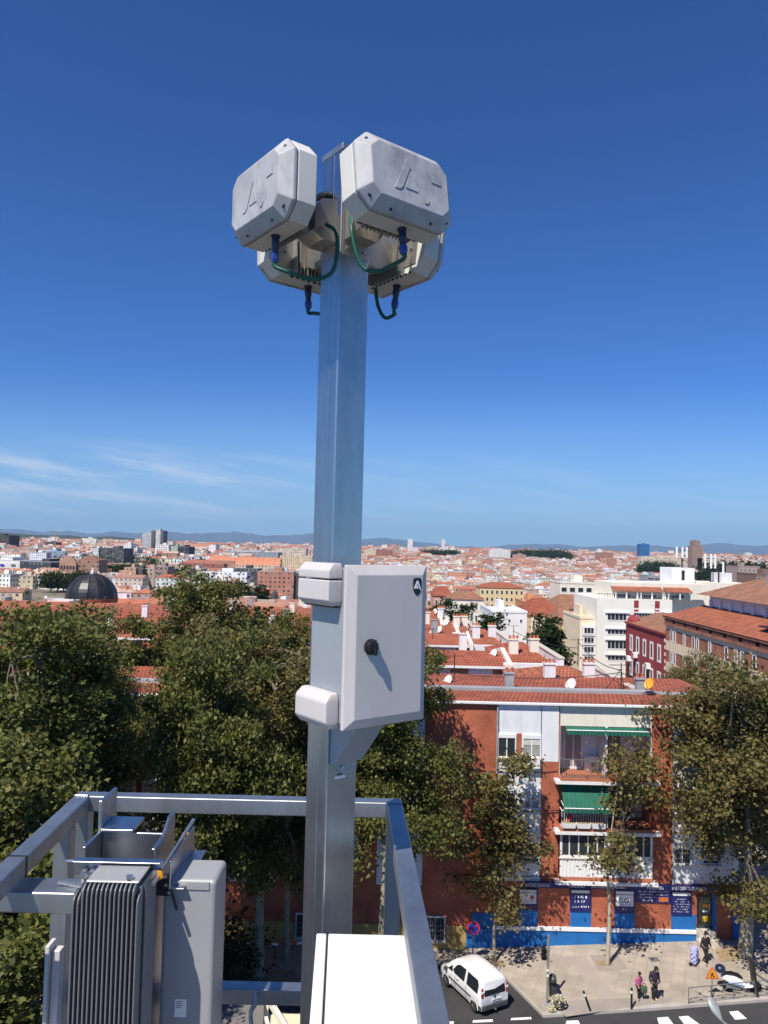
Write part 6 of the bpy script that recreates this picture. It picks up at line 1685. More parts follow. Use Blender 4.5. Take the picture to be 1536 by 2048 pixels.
# far tree clumps read as dark masses: park trees in front of the hall, pines on the hill
cl = np.concatenate([np.random.default_rng(5).normal(size=(7000, 3)) * np.array((4.2, 4.2, 3.0)) * .62])
cl = cl[(cl[:, 2] > -3.4)]
FTm = leaf_mesh('crown', cl + np.array((0, 0, 5.5)), .85, np.random.default_rng(6), M_LEAF3)
def far_tree(px, D, ptop, lab, w=1.0, group='far dark trees'):
    x = A(px, 1100, D).x; z = zt(x, D); h = max(4.0, A(px, ptop, D).z - z); s_ = h / 10.5
    t = thing('park_tree', lab, 'tree', (x, D, z), px * .37, group)
    p = MB(); p.tube([(0, 0, -.5), (.2, 0, 5)], [.4, .2], 6); make('trunk', p, M_BRANCH, t)
    o = bpy.data.objects.new('crown', FTm); COL.objects.link(o); o.parent = t
    t.scale = (s_ * w, s_ * w, s_)
for i in range(15):
    far_tree(1036 + i * 6.6 + (i % 3) * 2, 2330 + (i % 4) * 25, 1100 + (i % 3) * 2.5, 'dark pine in the row of pines on the far ridge', 1.0, 'pines on the far ridge')
for i in range(8): far_tree(1296 + i * 6, 1750 + (i % 3) * 20, 1124 + (i % 3) * 2, 'dark round tree in the clump before the beige slab', .9, 'trees before the beige slab')
for i in range(8): far_tree(860 + i * 7 - (i % 2) * 4, 2550, 1100 + (i % 3) * 1.5, 'dark tree in the gardens below the cream skyscraper', 1.4, 'garden trees on the hill')
for i in range(9): far_tree(1440 + i * 11, 1150 + (i % 3) * 30, 1128 + (i % 3) * 3, 'dark tree in the park right of the antenna masts', 1.1, 'park trees by the masts')
for i in range(8): far_tree(105 + i * 13, 470 + (i % 3) * 14, 1142 + (i % 4) * 3, 'dark tree in the park beside the old brick hall', .9, 'park trees by the brick hall')
for i in range(8): far_tree(215 + i * 9, 640 + (i % 3) * 14, 1128 + (i % 3) * 3, 'dark tree behind the brown blocks', .9, 'trees behind the brown blocks')
for i in range(5): far_tree(378 + i * 9, 1180 + (i % 3) * 20, 1113 + (i % 3) * 3, 'dark tree beside the black-sided tower', 1.1, 'trees by the black-sided tower')
# trees of the far city, also scattered as dark clumps in place of shaded gaps, too many and too small to tell apart
def city_trees():
    r_ = np.random.default_rng(9); P = []
    for _ in range(700):
        y = 950 + 3200 * r_.random() ** 1.3; x = (r_.random() - .5) * 1.1 * y; s_ = r_.uniform(3, 6) * (1 + y / 4000)
        n = 70; c = r_.normal(size=(n, 3)) * np.array((s_ * 1.3, s_ * .6, s_ * .55)); c += np.array((x, y, zt(x, y) + 9 + s_)); P.append(c)
    o = bpy.data.objects.new('far_trees', leaf_mesh('far_trees', np.concatenate(P), 2.6, r_, M_LEAF3)); COL.objects.link(o); o['kind'] = 'stuff'
city_trees()
def shrub(lab, loc, sc, seed):
    rng = np.random.default_rng(seed); c = rng.normal(size=(2200, 3)) * np.array((.5, .5, .5)) * sc; c[:, 2] = np.abs(c[:, 2] + sc * .7)
    t = thing('shrub', lab, 'shrub', loc)
    o = bpy.data.objects.new('foliage', leaf_mesh('foliage', c, .2, rng, M_LEAF3)); COL.objects.link(o); o.parent = t
    p = MB(); p.tube([(0, 0, -.1), (0, 0, sc * .8)], .05, 6); make('stem', p, M_BRANCH, t)
shrub('dark shrub at the foot of the turning plane tree', G(455, 1958) + Vector((0, 0, .1)), 1.7, 77)

# ================================================================ vehicles
def car(name, label, cat, loc, rotz, ST, belt_win, wheels, R_, paint, extra, group=None):
    """Body lofted through cross sections ST = (x, z_bottom, z_belt, z_top, half widths bottom / belt / top); x points forward."""
    t = thing(name, label, cat, loc, rotz, group)
    def ringat(s):
        x, zb, zm, zt_, wb, wm, wt = s
        R1 = [(wb * .96, zb), (wb, zb + .1), (wm, zb + (zm - zb) * .55), (wm, zm), (wt + (wm - wt) * .25, zm + (zt_ - zm) * .75), (wt, zt_ - .07), (wt - .12, zt_ - .01), (wt * .5, zt_)]
        return [Vector((x, y, z)) for y, z in R1] + [Vector((x, -y, z)) for y, z in R1[::-1]]
    p = MB(); p.rings([ringat(s) for s in ST]); body = make('body', p, paint, t, smooth=True, autosmooth=38)
    def lerp(x):
        for a, b in zip(ST, ST[1:]):
            if a[0] <= x <= b[0]:
                f = (x - a[0]) / (b[0] - a[0]); return [u + (v - u) * f for u, v in zip(a, b)]
        return ST[-1]
    def side(x, f, s=1, o=.012):                           # f: 0 belt, 1 roof edge
        x_, zb, zm, zt_, wb, wm, wt = lerp(x); z = zm + (zt_ - zm) * f
        y = wm + (wt + (wm - wt) * .25 - wm) * (f / .75) if f < .75 else wt + (wm - wt) * .25 * (1 - (f - .75) / .25)
        return Vector((x, s * (y + o), z))
    for s in (-1, 1):
        for poly in belt_win:
            pts = [side(x, f, s) for x, f in poly]; inn = [v - Vector((0, s * .05, 0)) for v in pts]
            g = MB(); g.rings([inn, pts]); make('window', g, M_CARGL, t)
    for x in wheels:
        for s in (-1, 1):
            M = Matrix.Translation((x, s * (ST[len(ST) // 2][4] - .07), R_)) @ Matrix.Rotation(R(90), 4, 'X')
            w = MB(); w.lathe([(R_ * .62, -.1), (R_ * .95, -.1), (R_, -.06), (R_, .06), (R_ * .95, .1), (R_ * .62, .1)], seg=24, M=M); wh = make('wheel', w, M_TYRE, t, smooth=True, autosmooth=40)
            w = MB(); w.lathe([(R_ * .63, -.09 * 1), (R_ * .63, .09), (R_ * .2, .10), (R_ * .18, -.10)], seg=24, M=M)
            for k in range(6):
                a = k * math.pi / 3; w.bar(M @ Vector((0, 0, -s * .105)), M @ Vector((R_ * .58 * math.cos(a), R_ * .58 * math.sin(a), -s * .095)), .08, .02)
            make('rim', w, M_BOLT, wh)
            a = MB(); a.tube([(x + (R_ + .05) * math.cos(R(d)), s * (lerp(x)[4] + .004), R_ + (R_ + .05) * math.sin(R(d))) for d in range(-8, 189, 14)], .035, 6); make('wheel_arch', a, paint, t, smooth=True)
    extra(t, lerp, side)
    return t
M_CARGL = glass('car window glass', (.015, .02, .025), .05)
M_TYRE = mat('tyre rubber', (.012, .012, .013), .8, 0, .15, 10)
M_VANP = mat('white van paint', (.80, .80, .80), .28, 0, .015, 1, coat=.6)
M_BUMP = mat('grey plastic bumper', (.06, .06, .065), .6, 0, .1, 5)
M_TAIL = mat('red tail lamp', (.45, .01, .012), .2, 0, .1, 10, coat=.5)
VST = [(-2.02, .42, 1.00, 1.60, .80, .84, .66), (-1.97, .32, 1.00, 1.74, .83, .88, .68), (-1.80, .28, 1.01, 1.80, .84, .90, .69), (-1.0, .27, 1.02, 1.84, .85, .91, .70), (-.2, .27, 1.03, 1.84, .85, .91, .70), (.35, .27, 1.03, 1.80, .85, .91, .69), (.75, .27, 1.02, 1.68, .85, .91, .66), (1.10, .27, 1.00, 1.46, .85, .90, .63), (1.40, .27, .97, 1.20, .85, .89, .64), (1.55, .27, .94, 1.05, .84, .88, .66), (1.85, .28, .80, .93, .80, .84, .62), (2.02, .32, .66, .76, .72, .76, .55), (2.10, .40, .55, .62, .60, .62, .45)]
def van_extra(t, lerp, side):
    # windscreen following the sloping front
    def nose(x, f): x_, zb, zm, zt_, wb, wm, wt = lerp(x); return Vector((x, f * wt * .95, zt_ + .014))
    g = MB(); rows = [[nose(x, f) for f in (-1, -.5, 0, .5, 1)] for x in (.78, .95, 1.1, 1.25, 1.4, 1.5)]; g.rings(rows, cap=False, close=False); o = make('windscreen', g, M_CARGL, t, smooth=True)
    s = o.modifiers.new('thick', 'SOLIDIFY'); s.thickness = .03
    def rear(y, z, o=.012):
        f = (z - 1.0) / .6; x = -2.02 + (max(0, z - 1.45)) * .25; return Vector((x - o, y, z))
    pts = [rear(y, z) for y, z in ((-.62, 1.04), (.62, 1.04), (.66, 1.12), (.60, 1.50), (.55, 1.54), (-.55, 1.54), (-.60, 1.50), (-.66, 1.12))]
    g = MB(); g.rings([pts, [v + Vector((.05, 0, 0)) for v in pts]]); make('rear_window', g, M_CARGL, t)
    for s in (-1, 1):
        g = MB(); g.prism([Vector((-1.99, s * .70, 1.02)), Vector((-1.99, s * .845, 1.02)), Vector((-1.96, s * .80, 1.46)), Vector((-1.96, s * .70, 1.46))], (-.055, 0, 0)); tl = make('tail_lamp', g, M_TAIL, t)
        g = MB(); g.prism([Vector((-2.0, s * .705, 1.22)), Vector((-2.0, s * .835, 1.22)), Vector((-2.0, s * .822, 1.32)), Vector((-2.0, s * .705, 1.32))], (-.05, 0, 0)); make('lens', g, M_LETTER, tl)
        g = MB(); g.prism([Vector((1.78, s * .80, .70)), Vector((1.95, s * .66, .70)), Vector((1.80, s * .60, .86)), Vector((1.55, s * .82, .88))], (.06, s * .05, .02)); make('headlight', g, M_CURT, t)
        g = MB(); g.box((1.15, s * 1.0, 1.06), (.14, .20, .18)); make('mirror', g, M_BUMP, t, bevel=.03)
        g = MB(); g.span((-1.15, s * .895, .66), (.95, s * .93, .73)); make('rubbing_strip', g, M_BUMP, t)
        g = MB(); g.span((.02, s * .9, .9), (.17, s * .935, .94)); make('door_handle', g, M_BUMP, t)
        g = MB(); g.bar((.33, s * .925, .4), (.33, s * .93, 1.02), .012); g.bar((-.72, s * .925, .4), (-.72, s * .93, 1.02), .012); make('door_seam', g, M_BUMP, t)
    g = MB(); g.span((-2.10, -.80, .36), (-1.93, .80, .60)); g.span((-2.0, -.875, .36), (-1.75, -.801, .58)); g.span((-2.0, .801, .36), (-1.75, .875, .58)); make('rear_bumper', g, M_BUMP, t, bevel=.03)
    g = MB(); g.span((1.95, -.7, .34), (2.16, .7, .52)); make('front_bumper', g, M_BUMP, t, bevel=.04)
    g = MB(); g.span((-2.055, -.42, .68), (-2.03, .18, .82)); npz = make('number_plate', g, M_LETTER, t)
    g = MB(); [g.span((-2.06, -.36 + .075 * k, .71), (-2.0552, -.315 + .075 * k, .79)) for k in range(7)]; make('lettering', g, M_DARK, npz)
    g = MB(); g.prism([Vector((-2.03, 0, .84)), Vector((-2.03, .075, .93)), Vector((-2.03, 0, 1.02)), Vector((-2.03, -.075, .93))], (-.02, 0, 0)); make('emblem', g, M_BUMP, t)
    g = MB(); g.tube([(-2.03, .05, .38), (-2.2, .05, .36), (-2.22, .05, .44)], .03, 8); make('tow_bar', g, M_BOLT, t)
    g = MB(); g.span((-2.0, -.14, 1.60), (-1.965, .14, 1.625)); make('brake_lamp', g, M_TAIL, t)
    g = MB(); g.bar((-2.05, -.25, 1.05), (-2.05, .3, 1.09), .015); make('wiper', g, M_BUMP, t)
ra, fa = G(984, 2022), G(916, 1962)
dirv = (fa - ra); vrot = math.atan2(dirv.y, dirv.x)
vc = ra + dirv.normalized() * 2.0
car('parked_van', 'white panel van parked askew at the pavement corner', 'van', (vc.x + .15, vc.y - .35, gz(vc.x) + .012), vrot, VST, [[(-1.72, .10), (-.72, .10), (-.66, .80), (-1.55, .82), (-1.70, .60)], [(-.5, .10), (.42, .10), (.62, .26), (.36, .66), (.1, .80), (-.5, .82)], [(.60, .10), (1.12, .12), (.78, .52)]], (-1.38, 1.28), .31, M_VANP, van_extra).scale = (.92, .92, .92)
HST = [(-1.9, .45, .90, 1.02, .70, .76, .6), (-1.8, .32, .92, 1.25, .80, .84, .58), (-1.3, .25, .93, 1.44, .82, .86, .58), (-.4, .25, .93, 1.48, .82, .86, .58), (.2, .25, .93, 1.42, .82, .86, .56), (.9, .25, .90, 1.02, .82, .86, .58), (1.5, .27, .76, .88, .80, .82, .58), (1.9, .4, .6, .7, .66, .68, .5)]
def hatch_extra(t, lerp, side):
    g = MB(); g.span((-1.98, -.7, .35), (-1.8, .7, .55)); make('rear_bumper', g, M_BUMP, t, bevel=.03)
    for s in (-1, 1):
        g = MB(); g.span((-1.92, s * .55, .8), (-1.8, s * .78, .98)); make('tail_lamp', g, M_TAIL, t); g = MB(); g.box((.62, s * .95, 1.0), (.12, .18, .14)); make('mirror', g, M_BUMP, t, bevel=.02)
    g = MB(); rows = [[Vector((x, f * lerp(x)[6] * .92, lerp(x)[3] + .014)) for f in (-1, 0, 1)] for x in (.25, .5, .7, .85)]; g.rings(rows, cap=False, close=False); o = make('windscreen', g, M_CARGL, t); o.modifiers.new('thick', 'SOLIDIFY').thickness = .03
WIN2 = [[(-1.3, .1), (-.45, .1), (-.45, .85), (-1.2, .8)], [(-.35, .1), (.72, .1), (.22, .82), (-.35, .85)]]
g_ = G(66, 2006); car('parked_car', 'white hatchback glimpsed under the trees in the low west corner', 'car', (g_.x, g_.y, .01), .2, HST, WIN2, (-1.2, 1.2), .30, M_VANP, hatch_extra)
g_ = G(190, 1996); car('parked_car', 'silver hatchback behind the finned radio under the trees', 'car', (g_.x, g_.y, .01), .1, HST, WIN2, (-1.2, 1.2), .30, mat('silver car paint', (.45, .46, .47), .3, .4, .05, 1, coat=.5), hatch_extra)

# scooter: x forward
def scooter(loc, rotz):
    t = thing('scooter', 'white and blue maxi scooter with a dark top case parked behind the low barrier', 'scooter', loc, rotz)
    for x, r_ in ((-.62, .27), (.68, .29)):
        M = Matrix.Translation((x, 0, r_)) @ Matrix.Rotation(R(90), 4, 'X')
        p = MB(); p.lathe([(r_ * .6, -.06), (r_ * .95, -.06), (r_, 0), (r_ * .95, .06), (r_ * .6, .06)], seg=20, M=M); w = make('wheel', p, M_TYRE, t, smooth=True)
        p = MB(); p.lathe([(r_ * .61, -.05), (r_ * .61, .05), (.05, .06), (.05, -.06)], seg=20, M=M)
        make('rim', p, M_BOLT, w)
    def sect(x, z0, z1, w): return [Vector((x, y, z)) for y, z in ((-w * .7, z0), (w * .7, z0), (w, (z0 + z1) / 2), (w * .7, z1), (-w * .7, z1), (-w, (z0 + z1) / 2))]
    p = MB(); p.rings([sect(-.95, .62, .74, .06), sect(-.7, .50, .80, .15), (sect(-.35, .34, .80, .19)), sect(0, .28, .62, .19), sect(.25, .26, .40, .18)]); make('rear_body', p, M_VANP, t, smooth=True, autosmooth=50)
    p = MB(); p.rings([sect(-.6, .42, .52, .21), sect(-.2, .38, .50, .215), sect(.1, .34, .44, .205)]); make('side_panel', p, mat('sky blue scooter panel', (.25, .45, .72), .3), t)
    p = MB(); p.rings([sect(.1, .25, .32, .19), sect(.5, .28, .40, .19), sect(.62, .42, .66, .2), sect(.60, .70, 1.0, .2), sect(.52, 1.0, 1.08, .16)]); make('front_fairing', p, M_VANP, t, smooth=True, autosmooth=50)
    p = MB(); p.rings([sect(-.85, .80, .86, .12), sect(-.45, .80, .90, .17), sect(-.1, .72, .82, .17), sect(.05, .64, .72, .12)]); make('seat', p, M_BLACK, t, smooth=True, autosmooth=50)
    p = MB(); p.lathe([(.16, 0), (.24, .04), (.25, .16), (.20, .28), (.08, .33)], (-.98, 0, .88), 16); make('top_case', p, mat('navy top case', (.02, .025, .06), .25, 0, .1, 5, coat=.4), t, smooth=True)
    p = MB(); p.prism([Vector((.62, -.2, 1.0)), Vector((.62, .2, 1.0)), Vector((.46, .23, 1.5)), Vector((.42, 0, 1.62)), Vector((.46, -.23, 1.5))], (.02, 0, .0)); make('windscreen', p, M_CARGL, t)
    p = MB(); p.tube([(.42, -.36, 1.06), (.48, -.15, 1.1), (.48, .15, 1.1), (.42, .36, 1.06)], .018, 8); make('handlebar', p, M_BLACK, t)
    for s in (-1, 1):
        p = MB(); p.tube([(.48, s * .25, 1.1), (.5, s * .38, 1.3)], .01, 6); p.box((.5, s * .42, 1.34), (.03, .14, .1)); make('mirror', p, M_BLACK, t)
    p = MB(); p.tube([(.68, -.09, .29), (.58, -.09, .7)], .02, 8); p.tube([(.68, .09, .29), (.58, .09, .7)], .02, 8); make('fork', p, M_BOLT, t)
    p = MB(); p.tube([(-.1, -.2, .22), (-.75, -.24, .34)], [.04, .06], 10); make('exhaust', p, M_BOLT, t)
    p = MB(); p.tube([(-.1, .1, .3), (-.05, .25, .0)], .015, 6); make('kickstand', p, M_DARK, t)
def PV(px, py, dz_=.13): p = G(px, py, .12); p.z = gz(p.x) + dz_; return p
scooter(PV(1482, 1984), R(-6))

# ================================================================ street furniture
def post_shape(t, name, prof, m, seg=14): p = MB(); p.lathe(prof, seg=seg); return make(name, p, m, t, smooth=True, autosmooth=35)
b_ = PV(1094, 2009); b_h = 3.25
t = thing('signal_post', 'grey steel signal post with two small dark signal boxes at the pavement corner', 'signal post', b_)
p = MB(); p.tube([(0, 0, 0), (.04, 0, b_h)], .06, 10); make('pole', p, galvanised('old grey post', (.36, .36, .34), .6, .5), t, smooth=True, autosmooth=40)
p = MB(); p.span((-.14, -.14, 0), (.14, .14, .05)); make('base_plate', p, M_GREYCEM, t)
for z in (2.10, 2.40):
    p = MB(); p.span((-.30, -.12, z), (-.06, .12, z + .24)); sb_ = make('signal_box', p, M_BLACK, t, bevel=.02)
    p = MB(); M = Matrix.Translation((-.18, -.121, z + .12)) @ Matrix.Rotation(R(90), 4, 'X'); p.lathe([(.07, 0), (.075, .06), (.06, .061), (.055, .01)], seg=12, M=M); make('visor', p, M_BLACK, sb_)
p = MB()
for (z, x) in ((1.55, 0), (1.3, .01)): p.lathe([(.064, z), (.064, z + .12)], (.02, 0, 0), 10)
make('sticker', p, M_LETTER, t)
bb = PV(1105, 1999)
t = thing('litter_bin', 'slim dark grey litter bin beside the signal post', 'litter bin', bb)
p = MB(); p.rings([[Vector((x, y, .12)) for x, y in ((-.15, -.13), (.15, -.13), (.15, .13), (-.15, .13))], [Vector((x, y, .85)) for x, y in ((-.17, -.15), (.17, -.15), (.17, .15), (-.17, .15))]]); make('body', p, mat('dark grey bin', (.055, .055, .055), .5), t, bevel=.03)
p = MB(); p.tube([(-.0, -.155, .86), (0, -.11, .99), (0, 0, 1.05), (0, .11, .99), (0, .155, .86)], .165, 10); make('lid', p, mat('dark grey bin lid', (.05, .05, .05), .45), t, smooth=True)
p = MB(); p.span((-.1, -.172, .80), (.1, -.151, .86)); make('slot', p, M_BLACK, t); p = MB(); p.span((-.03, -.03, 0), (.03, .03, .12)); make('foot', p, M_DARK, t)
# pale heaps at the corner
def heap(name, label, cat, loc, sc, seed, m, n=700, leaf=.09, pot=True):
    rng = np.random.default_rng(seed); d = rng.normal(size=(n, 3)); d /= np.linalg.norm(d, axis=1)[:, None]; c = d * np.array((sc, sc, sc * .7)) * rng.random((n, 1)) ** .4; c[:, 2] += sc * .75
    c = c[c[:, 2] > .05]
    t = thing(name, label, cat, loc)
    o = bpy.data.objects.new('heap', leaf_mesh('heap', c, leaf, rng, m)); COL.objects.link(o); o.parent = t
    if pot: p = MB(); p.lathe([(sc * .6, -.18), (sc * .82, .0), (sc * .86, .16), (sc * .5, .17)], (.05, 0, .18), 16); make('dark_base', p, M_BLACK, t, smooth=True)
    return t
M_BLOS = leaf_mat('cream blossoms', (.72, .68, .50), (.78, .75, .60), (.8, .78, .68), trans=.2)
heap('flower_tub', 'round bushy cream white flowers in a dark tub at the foot of the signal post', 'flower tub', PV(1117, 2016), .40, 3, M_BLOS)
heap('flower_clump', 'small cream clump on the pavement at the very kerb corner', 'flowers', PV(1104, 2024), .18, 4, M_BLOS, 260, .08, False)
def bollard(loc, lean, label):
    t = thing('bollard', label, 'bollard', loc, 0, 'black and white bollards')
    t.rotation_euler = (0, lean, 0)
    post_shape(t, 'post', [(.055, 0), (.05, .02), (.05, .72)], M_BLACK); post_shape(t, 'white_band', [(.052, .721), (.052, .84)], M_LETTER); post_shape(t, 'cap', [(.05, .841), (.05, .93), (.035, .965), (.005, .975)], M_BLACK)
bollard(PV(1181, 2022), R(-21), 'black bollard with white band leaning over by the cream flowers')
bollard(PV(1263, 2018), 0, 'upright black bollard with white band in front of the child')
n_ = PV(945, 1926)
t = thing('no_parking_sign', 'round blue and red no-parking sign on a thin post behind the van', 'road sign', n_)
p = MB(); p.tube([(0, 0, 0), (0, 0, 2.1)], .03, 8); make('post', p, M_IRON, t)
Ms = Matrix.Translation((0, -.035, 1.82)) @ Matrix.Rotation(R(90), 4, 'X')
p = MB(); p.lathe([(.36, 0), (.36, .02)], seg=28, M=Ms); sgn = make('plate', p, M_REDL, t)
p = MB(); p.lathe([(.27, .021), (.27, .026)], seg=28, M=Ms); make('blue_disc', p, mat('blue sign disc', (.01, .05, .35), .4), sgn)
p = MB(); p.box((0, 0, .029), (.52, .07, .004), Ms @ Matrix.Rotation(R(45), 4, 'Z')); make('red_bar', p, M_REDL, sgn)
w_ = PV(1424, 1997)
t = thing('roadworks_sign', 'small triangular yellow roadworks sign standing behind the low barrier', 'road sign', w_)
p = MB(); p.tube([(0, 0, 0), (0, 0, 1.0)], .025, 8); make('post', p, M_IRON, t)
def tri(s, y, z0): return [Vector((-s, y, z0)), Vector((s, y, z0)), Vector((0, y, z0 + s * 1.75))]
p = MB(); p.prism(tri(.33, -.03, .92), (0, .02, 0)); sg = make('plate', p, M_REDL, t)
p = MB(); p.prism(tri(.265, -.036, .96), (0, .005, 0)); make('yellow_face', p, mat('yellow sign face', (.72, .33, .02), .45), sg)
p = MB(); p.prism([Vector((x, -.041, z)) for x, z in ((-.09, 1.0), (-.05, 1.0), (-.01, 1.12), (.04, 1.0), (.13, 1.0), (.10, 1.05), (.06, 1.06), (.03, 1.2), (-.03, 1.22), (-.06, 1.14))], (0, .004, 0)); make('pictogram', p, M_BLACK, sg)
def barrier():
    a, b = PV(1377, 2008), PV(1600, 1986); d = (b - a); L_ = math.hypot(d.x, d.y)
    t = thing('pedestrian_barrier', 'low grey tubular barrier with crossed braces along the kerb', 'barrier', a, math.atan2(d.y, d.x))
    n = 5; w = L_ / n; sl = d.z / L_
    def P(x, z): return Vector((x, 0, z + sl * x))
    p = MB(); p.tube([P(0, .74), P(L_, .74)], .022, 8); p2 = MB(); p2.tube([P(0, .1), P(L_, .1)], .018, 8); make('top_rail', p, M_IRON, t); make('bottom_rail', p2, M_IRON, t)
    for i in range(n + 1): p = MB(); p.tube([P(i * w, -.02), P(i * w, .74)], .022, 8); make('upright', p, M_IRON, t)
    for i in range(n):
        p = MB(); p.tube([P(i * w, .1), P((i + 1) * w, .74)], .01, 6); p.tube([P(i * w, .74), P((i + 1) * w, .1)], .01, 6); M = Matrix.Translation(P((i + .5) * w, .42)) @ Matrix.Rotation(R(90), 4, 'X'); p.lathe([(.07, -.012), (.07, .012)], seg=10, M=M); make('cross_brace', p, M_IRON, t)
barrier()
# leaning grey board and rail by the scooter
bp_ = PV(1512, 1990)
p = MB(); p.box((0, 0, .85), (.10, .5, 1.7), Matrix.Rotation(R(-8), 4, 'Y')); tag(make('dark_board', p, M_DARK, at=bp_, bevel=.02), 'tall dark narrow panel standing by the front wheel of the scooter', 'panel')
p = MB(); a = PV(1560, 1982); q0 = A(1512, 1948, a.y - .3); p.bar(Vector((0, 0, 0)), q0 - a, .12, .08); tag(make('sloping_rail', p, M_IRON, at=a), 'grey sloping rail rising beside the scooter', 'rail')
# street lamp seen from above
lD = 22.5
lh = A(1424, 2012, lD)
t = thing('street_lamp', 'grey street lamp head on a curved arm below the camera', 'street lamp', (lh.x + .95, lD - 1.3, 0))
o_ = Vector((lh.x + .95, lD - 1.3, 0))
tip, root = A(1417, 1993, lD + .12) - o_, A(1442, 2040, lD - .18) - o_
ax = (root - tip); Lh = ax.length; ax.normalize(); sdv = ax.cross(Vector((0, 0, 1))).normalized(); upv = sdv.cross(ax)
p = MB(); rr = []
for f, w, h in ((0, .02, .01), (.06, .10, .04), (.25, .165, .075), (.55, .17, .085), (.85, .10, .06), (1, .045, .045)):
    c = tip + ax * Lh * f
    rr.append([c + sdv * w * math.cos(2 * math.pi * j / 14) + upv * h * math.sin(2 * math.pi * j / 14) for j in range(14)])
p.rings(rr); make('lamp_head', p, mat('grey lamp housing', (.38, .39, .38), .45, .2), t, smooth=True, autosmooth=60)
p = MB(); p.tube(p.smooth_path([root, root + Vector((.18, -.35, -.06)), Vector((.02, -.1, lh.z - .45)), Vector((0, 0, lh.z - 1.4)), Vector((0, 0, 0))], 8), .045, 10); make('arm', p, M_IRON, t, smooth=True)
# red and white tape strung from the pale trunk
a, b = A(452, 1880, 40.6), A(606, 1886, 42.5)
p = MB(); n = 24; cols = []
pts = [a.lerp(b, i / n) + Vector((0, 0, -.14 * math.sin(math.pi * i / n))) for i in range(n + 1)]
for i in range(n):
    tw = math.sin(i * .9) * .5
    q1, q2 = Vector((0, .06 * math.sin(tw), .06 * math.cos(tw))), Vector((0, .06 * math.sin(tw + .4), .06 * math.cos(tw + .4)))
    p.face([pts[i] - a - q1, pts[i + 1] - a - q2, pts[i + 1] - a + q2, pts[i] - a + q1], mi=(i // 2) % 2)
o = make('barrier_tape', p, [M_REDL, M_LETTER], at=a); o.modifiers.new('thick', 'SOLIDIFY').thickness = .004
tag(o, 'red and white barrier tape strung past the pale plane trunk', 'tape')
# cream kiosk roof below the rail
kb_ = A(540, 2034, 30)
t = thing('kiosk', 'cream framed kiosk with a dull grey sloping roof, partly hidden by the lower rail', 'kiosk', (kb_.x, 30, 0))
h = kb_.z
p = MB(); p.span((-2.6, -2.5, 0), (1.4, 1.0, h - .45)); make('wall', p, M_CREAM2, t)
p = MB(); p.prism([(-3.0, -2.8, h - .1), (.1, -2.8, h - .1), (-.4, 1.2, h + .1), (-3.0, 1.2, h + .1)], (0, 0, .08)); make('roof', p, mat('dull grey sheet roof', (.17, .16, .155), .8), t)
p = MB(); p.bar((-.3, .9, h + .3), (1.6, -2.6, h + .1), .16, .22); p.bar((-2.6, 1.2, h + .25), (-.3, .9, h + .3), .14, .18); p.bar((-1.2, 1.3, h + .1), (-.3, .2, h - .1), .12); p.bar((-.25, .9, h + .3), (-.25, .7, h - .6), .16); p.bar((.6, -2.5, h + .1), (-.1, -.4, h + .2), .12); make('frame', p, M_CREAM, t)

# ================================================================ roof clutter on the tiled rows
def dish(px, py, D, r_, m, label, az_=-2.6):
    c = A(px, py, D); t = thing('satellite_dish', label, 'satellite dish', c, az_ + math.pi / 2, 'satellite dishes on the tiled roofs')
    M = Matrix.Rotation(R(62), 4, 'X')
    p = MB(); p.lathe([(.02, 0), (r_ * .4, .02 * r_), (r_ * .75, .12 * r_), (r_, .25 * r_), (r_ * 1.02, .25 * r_), (r_ * .75, .09 * r_), (.02, -.03)], seg=22, M=M); make('reflector', p, m, t, smooth=True)
    p = MB(); p.tube([M @ Vector((0, -r_ * .9, .2 * r_)), M @ Vector((0, 0, r_ * .95))], .02, 6); make('feed_arm', p, M_IRON, t)
    p = MB(); p.tube([(0, .05, 0), (0, .15, -r_ * 1.1), (0, .15, -r_ * 1.9)], .03, 6); make('bracket', p, M_IRON, t)
M_DISH = mat('white dish', (.72, .71, .69), .5)
dish(1299, 1368, 46.5, .33, mat('amber yellow dish', (.72, .34, .03), .5), 'amber yellow satellite dish beside the grey chimney')
for (px, py, D, r_, lab) in ((1143, 1370, 48.5, .40, 'white dish behind the ridge of the driving school roof'), (897, 1362, 49.5, .38, 'white dish at the ridge next to the cabinet'), (866, 1268, 80, .55, 'larger pale dish on a pole right of the cabinet'), (886, 1251, 90, .5, 'upper left dish of the cluster beyond the tiled rows'), (893, 1245, 92, .5, 'uppermost dish of the cluster beyond the tiled rows'),
                        (880, 1259, 86, .42, 'middle small dish of the cluster beyond the tiled rows'), (870, 1258, 87, .42, 'small dish beside the large pale one'), (988, 1308, 64, .4, 'white dish on the gable end of the second row'), (1163, 1216, 190, .9, 'pinkish dish on the faded brown hip roof')):
    dish(px, py, D, r_, M_DISH, lab)
def aerial(px, pyb, pyt, D, label, kind=0):
    b, tt = A(px, pyb, D), A(px, pyt, D); h = tt.z - b.z
    t = thing('tv_aerial', label, 'aerial', b, 0, 'television aerials on the roofs')
    p = MB(); p.tube([(0, 0, -.6), (0, 0, h)], .035, 6); make('mast', p, M_DARK, t)
    p = MB(); p.bar((-.7, .1, h * .92), (.6, -.1, h * .95), .03)
    for k in range(7): x = -.65 + .2 * k; p.bar((x, -.3 + .02 * k, h * .925), (x, .3 - .02 * k, h * .925), .016)
    make('yagi', p, M_DARK, t)
    if kind:
        p = MB(); p.bar((0, 0, h * .8), (-1.1, .2, 0), .035); p.bar((0, 0, h * .8), (.5, .9, 0), .03)
        for k in range(4): p.bar((-.25, 0, h * (.3 + .15 * k)), (.15, 0, h * (.33 + .15 * k)), .022)
        make('stay', p, M_DARK, t)
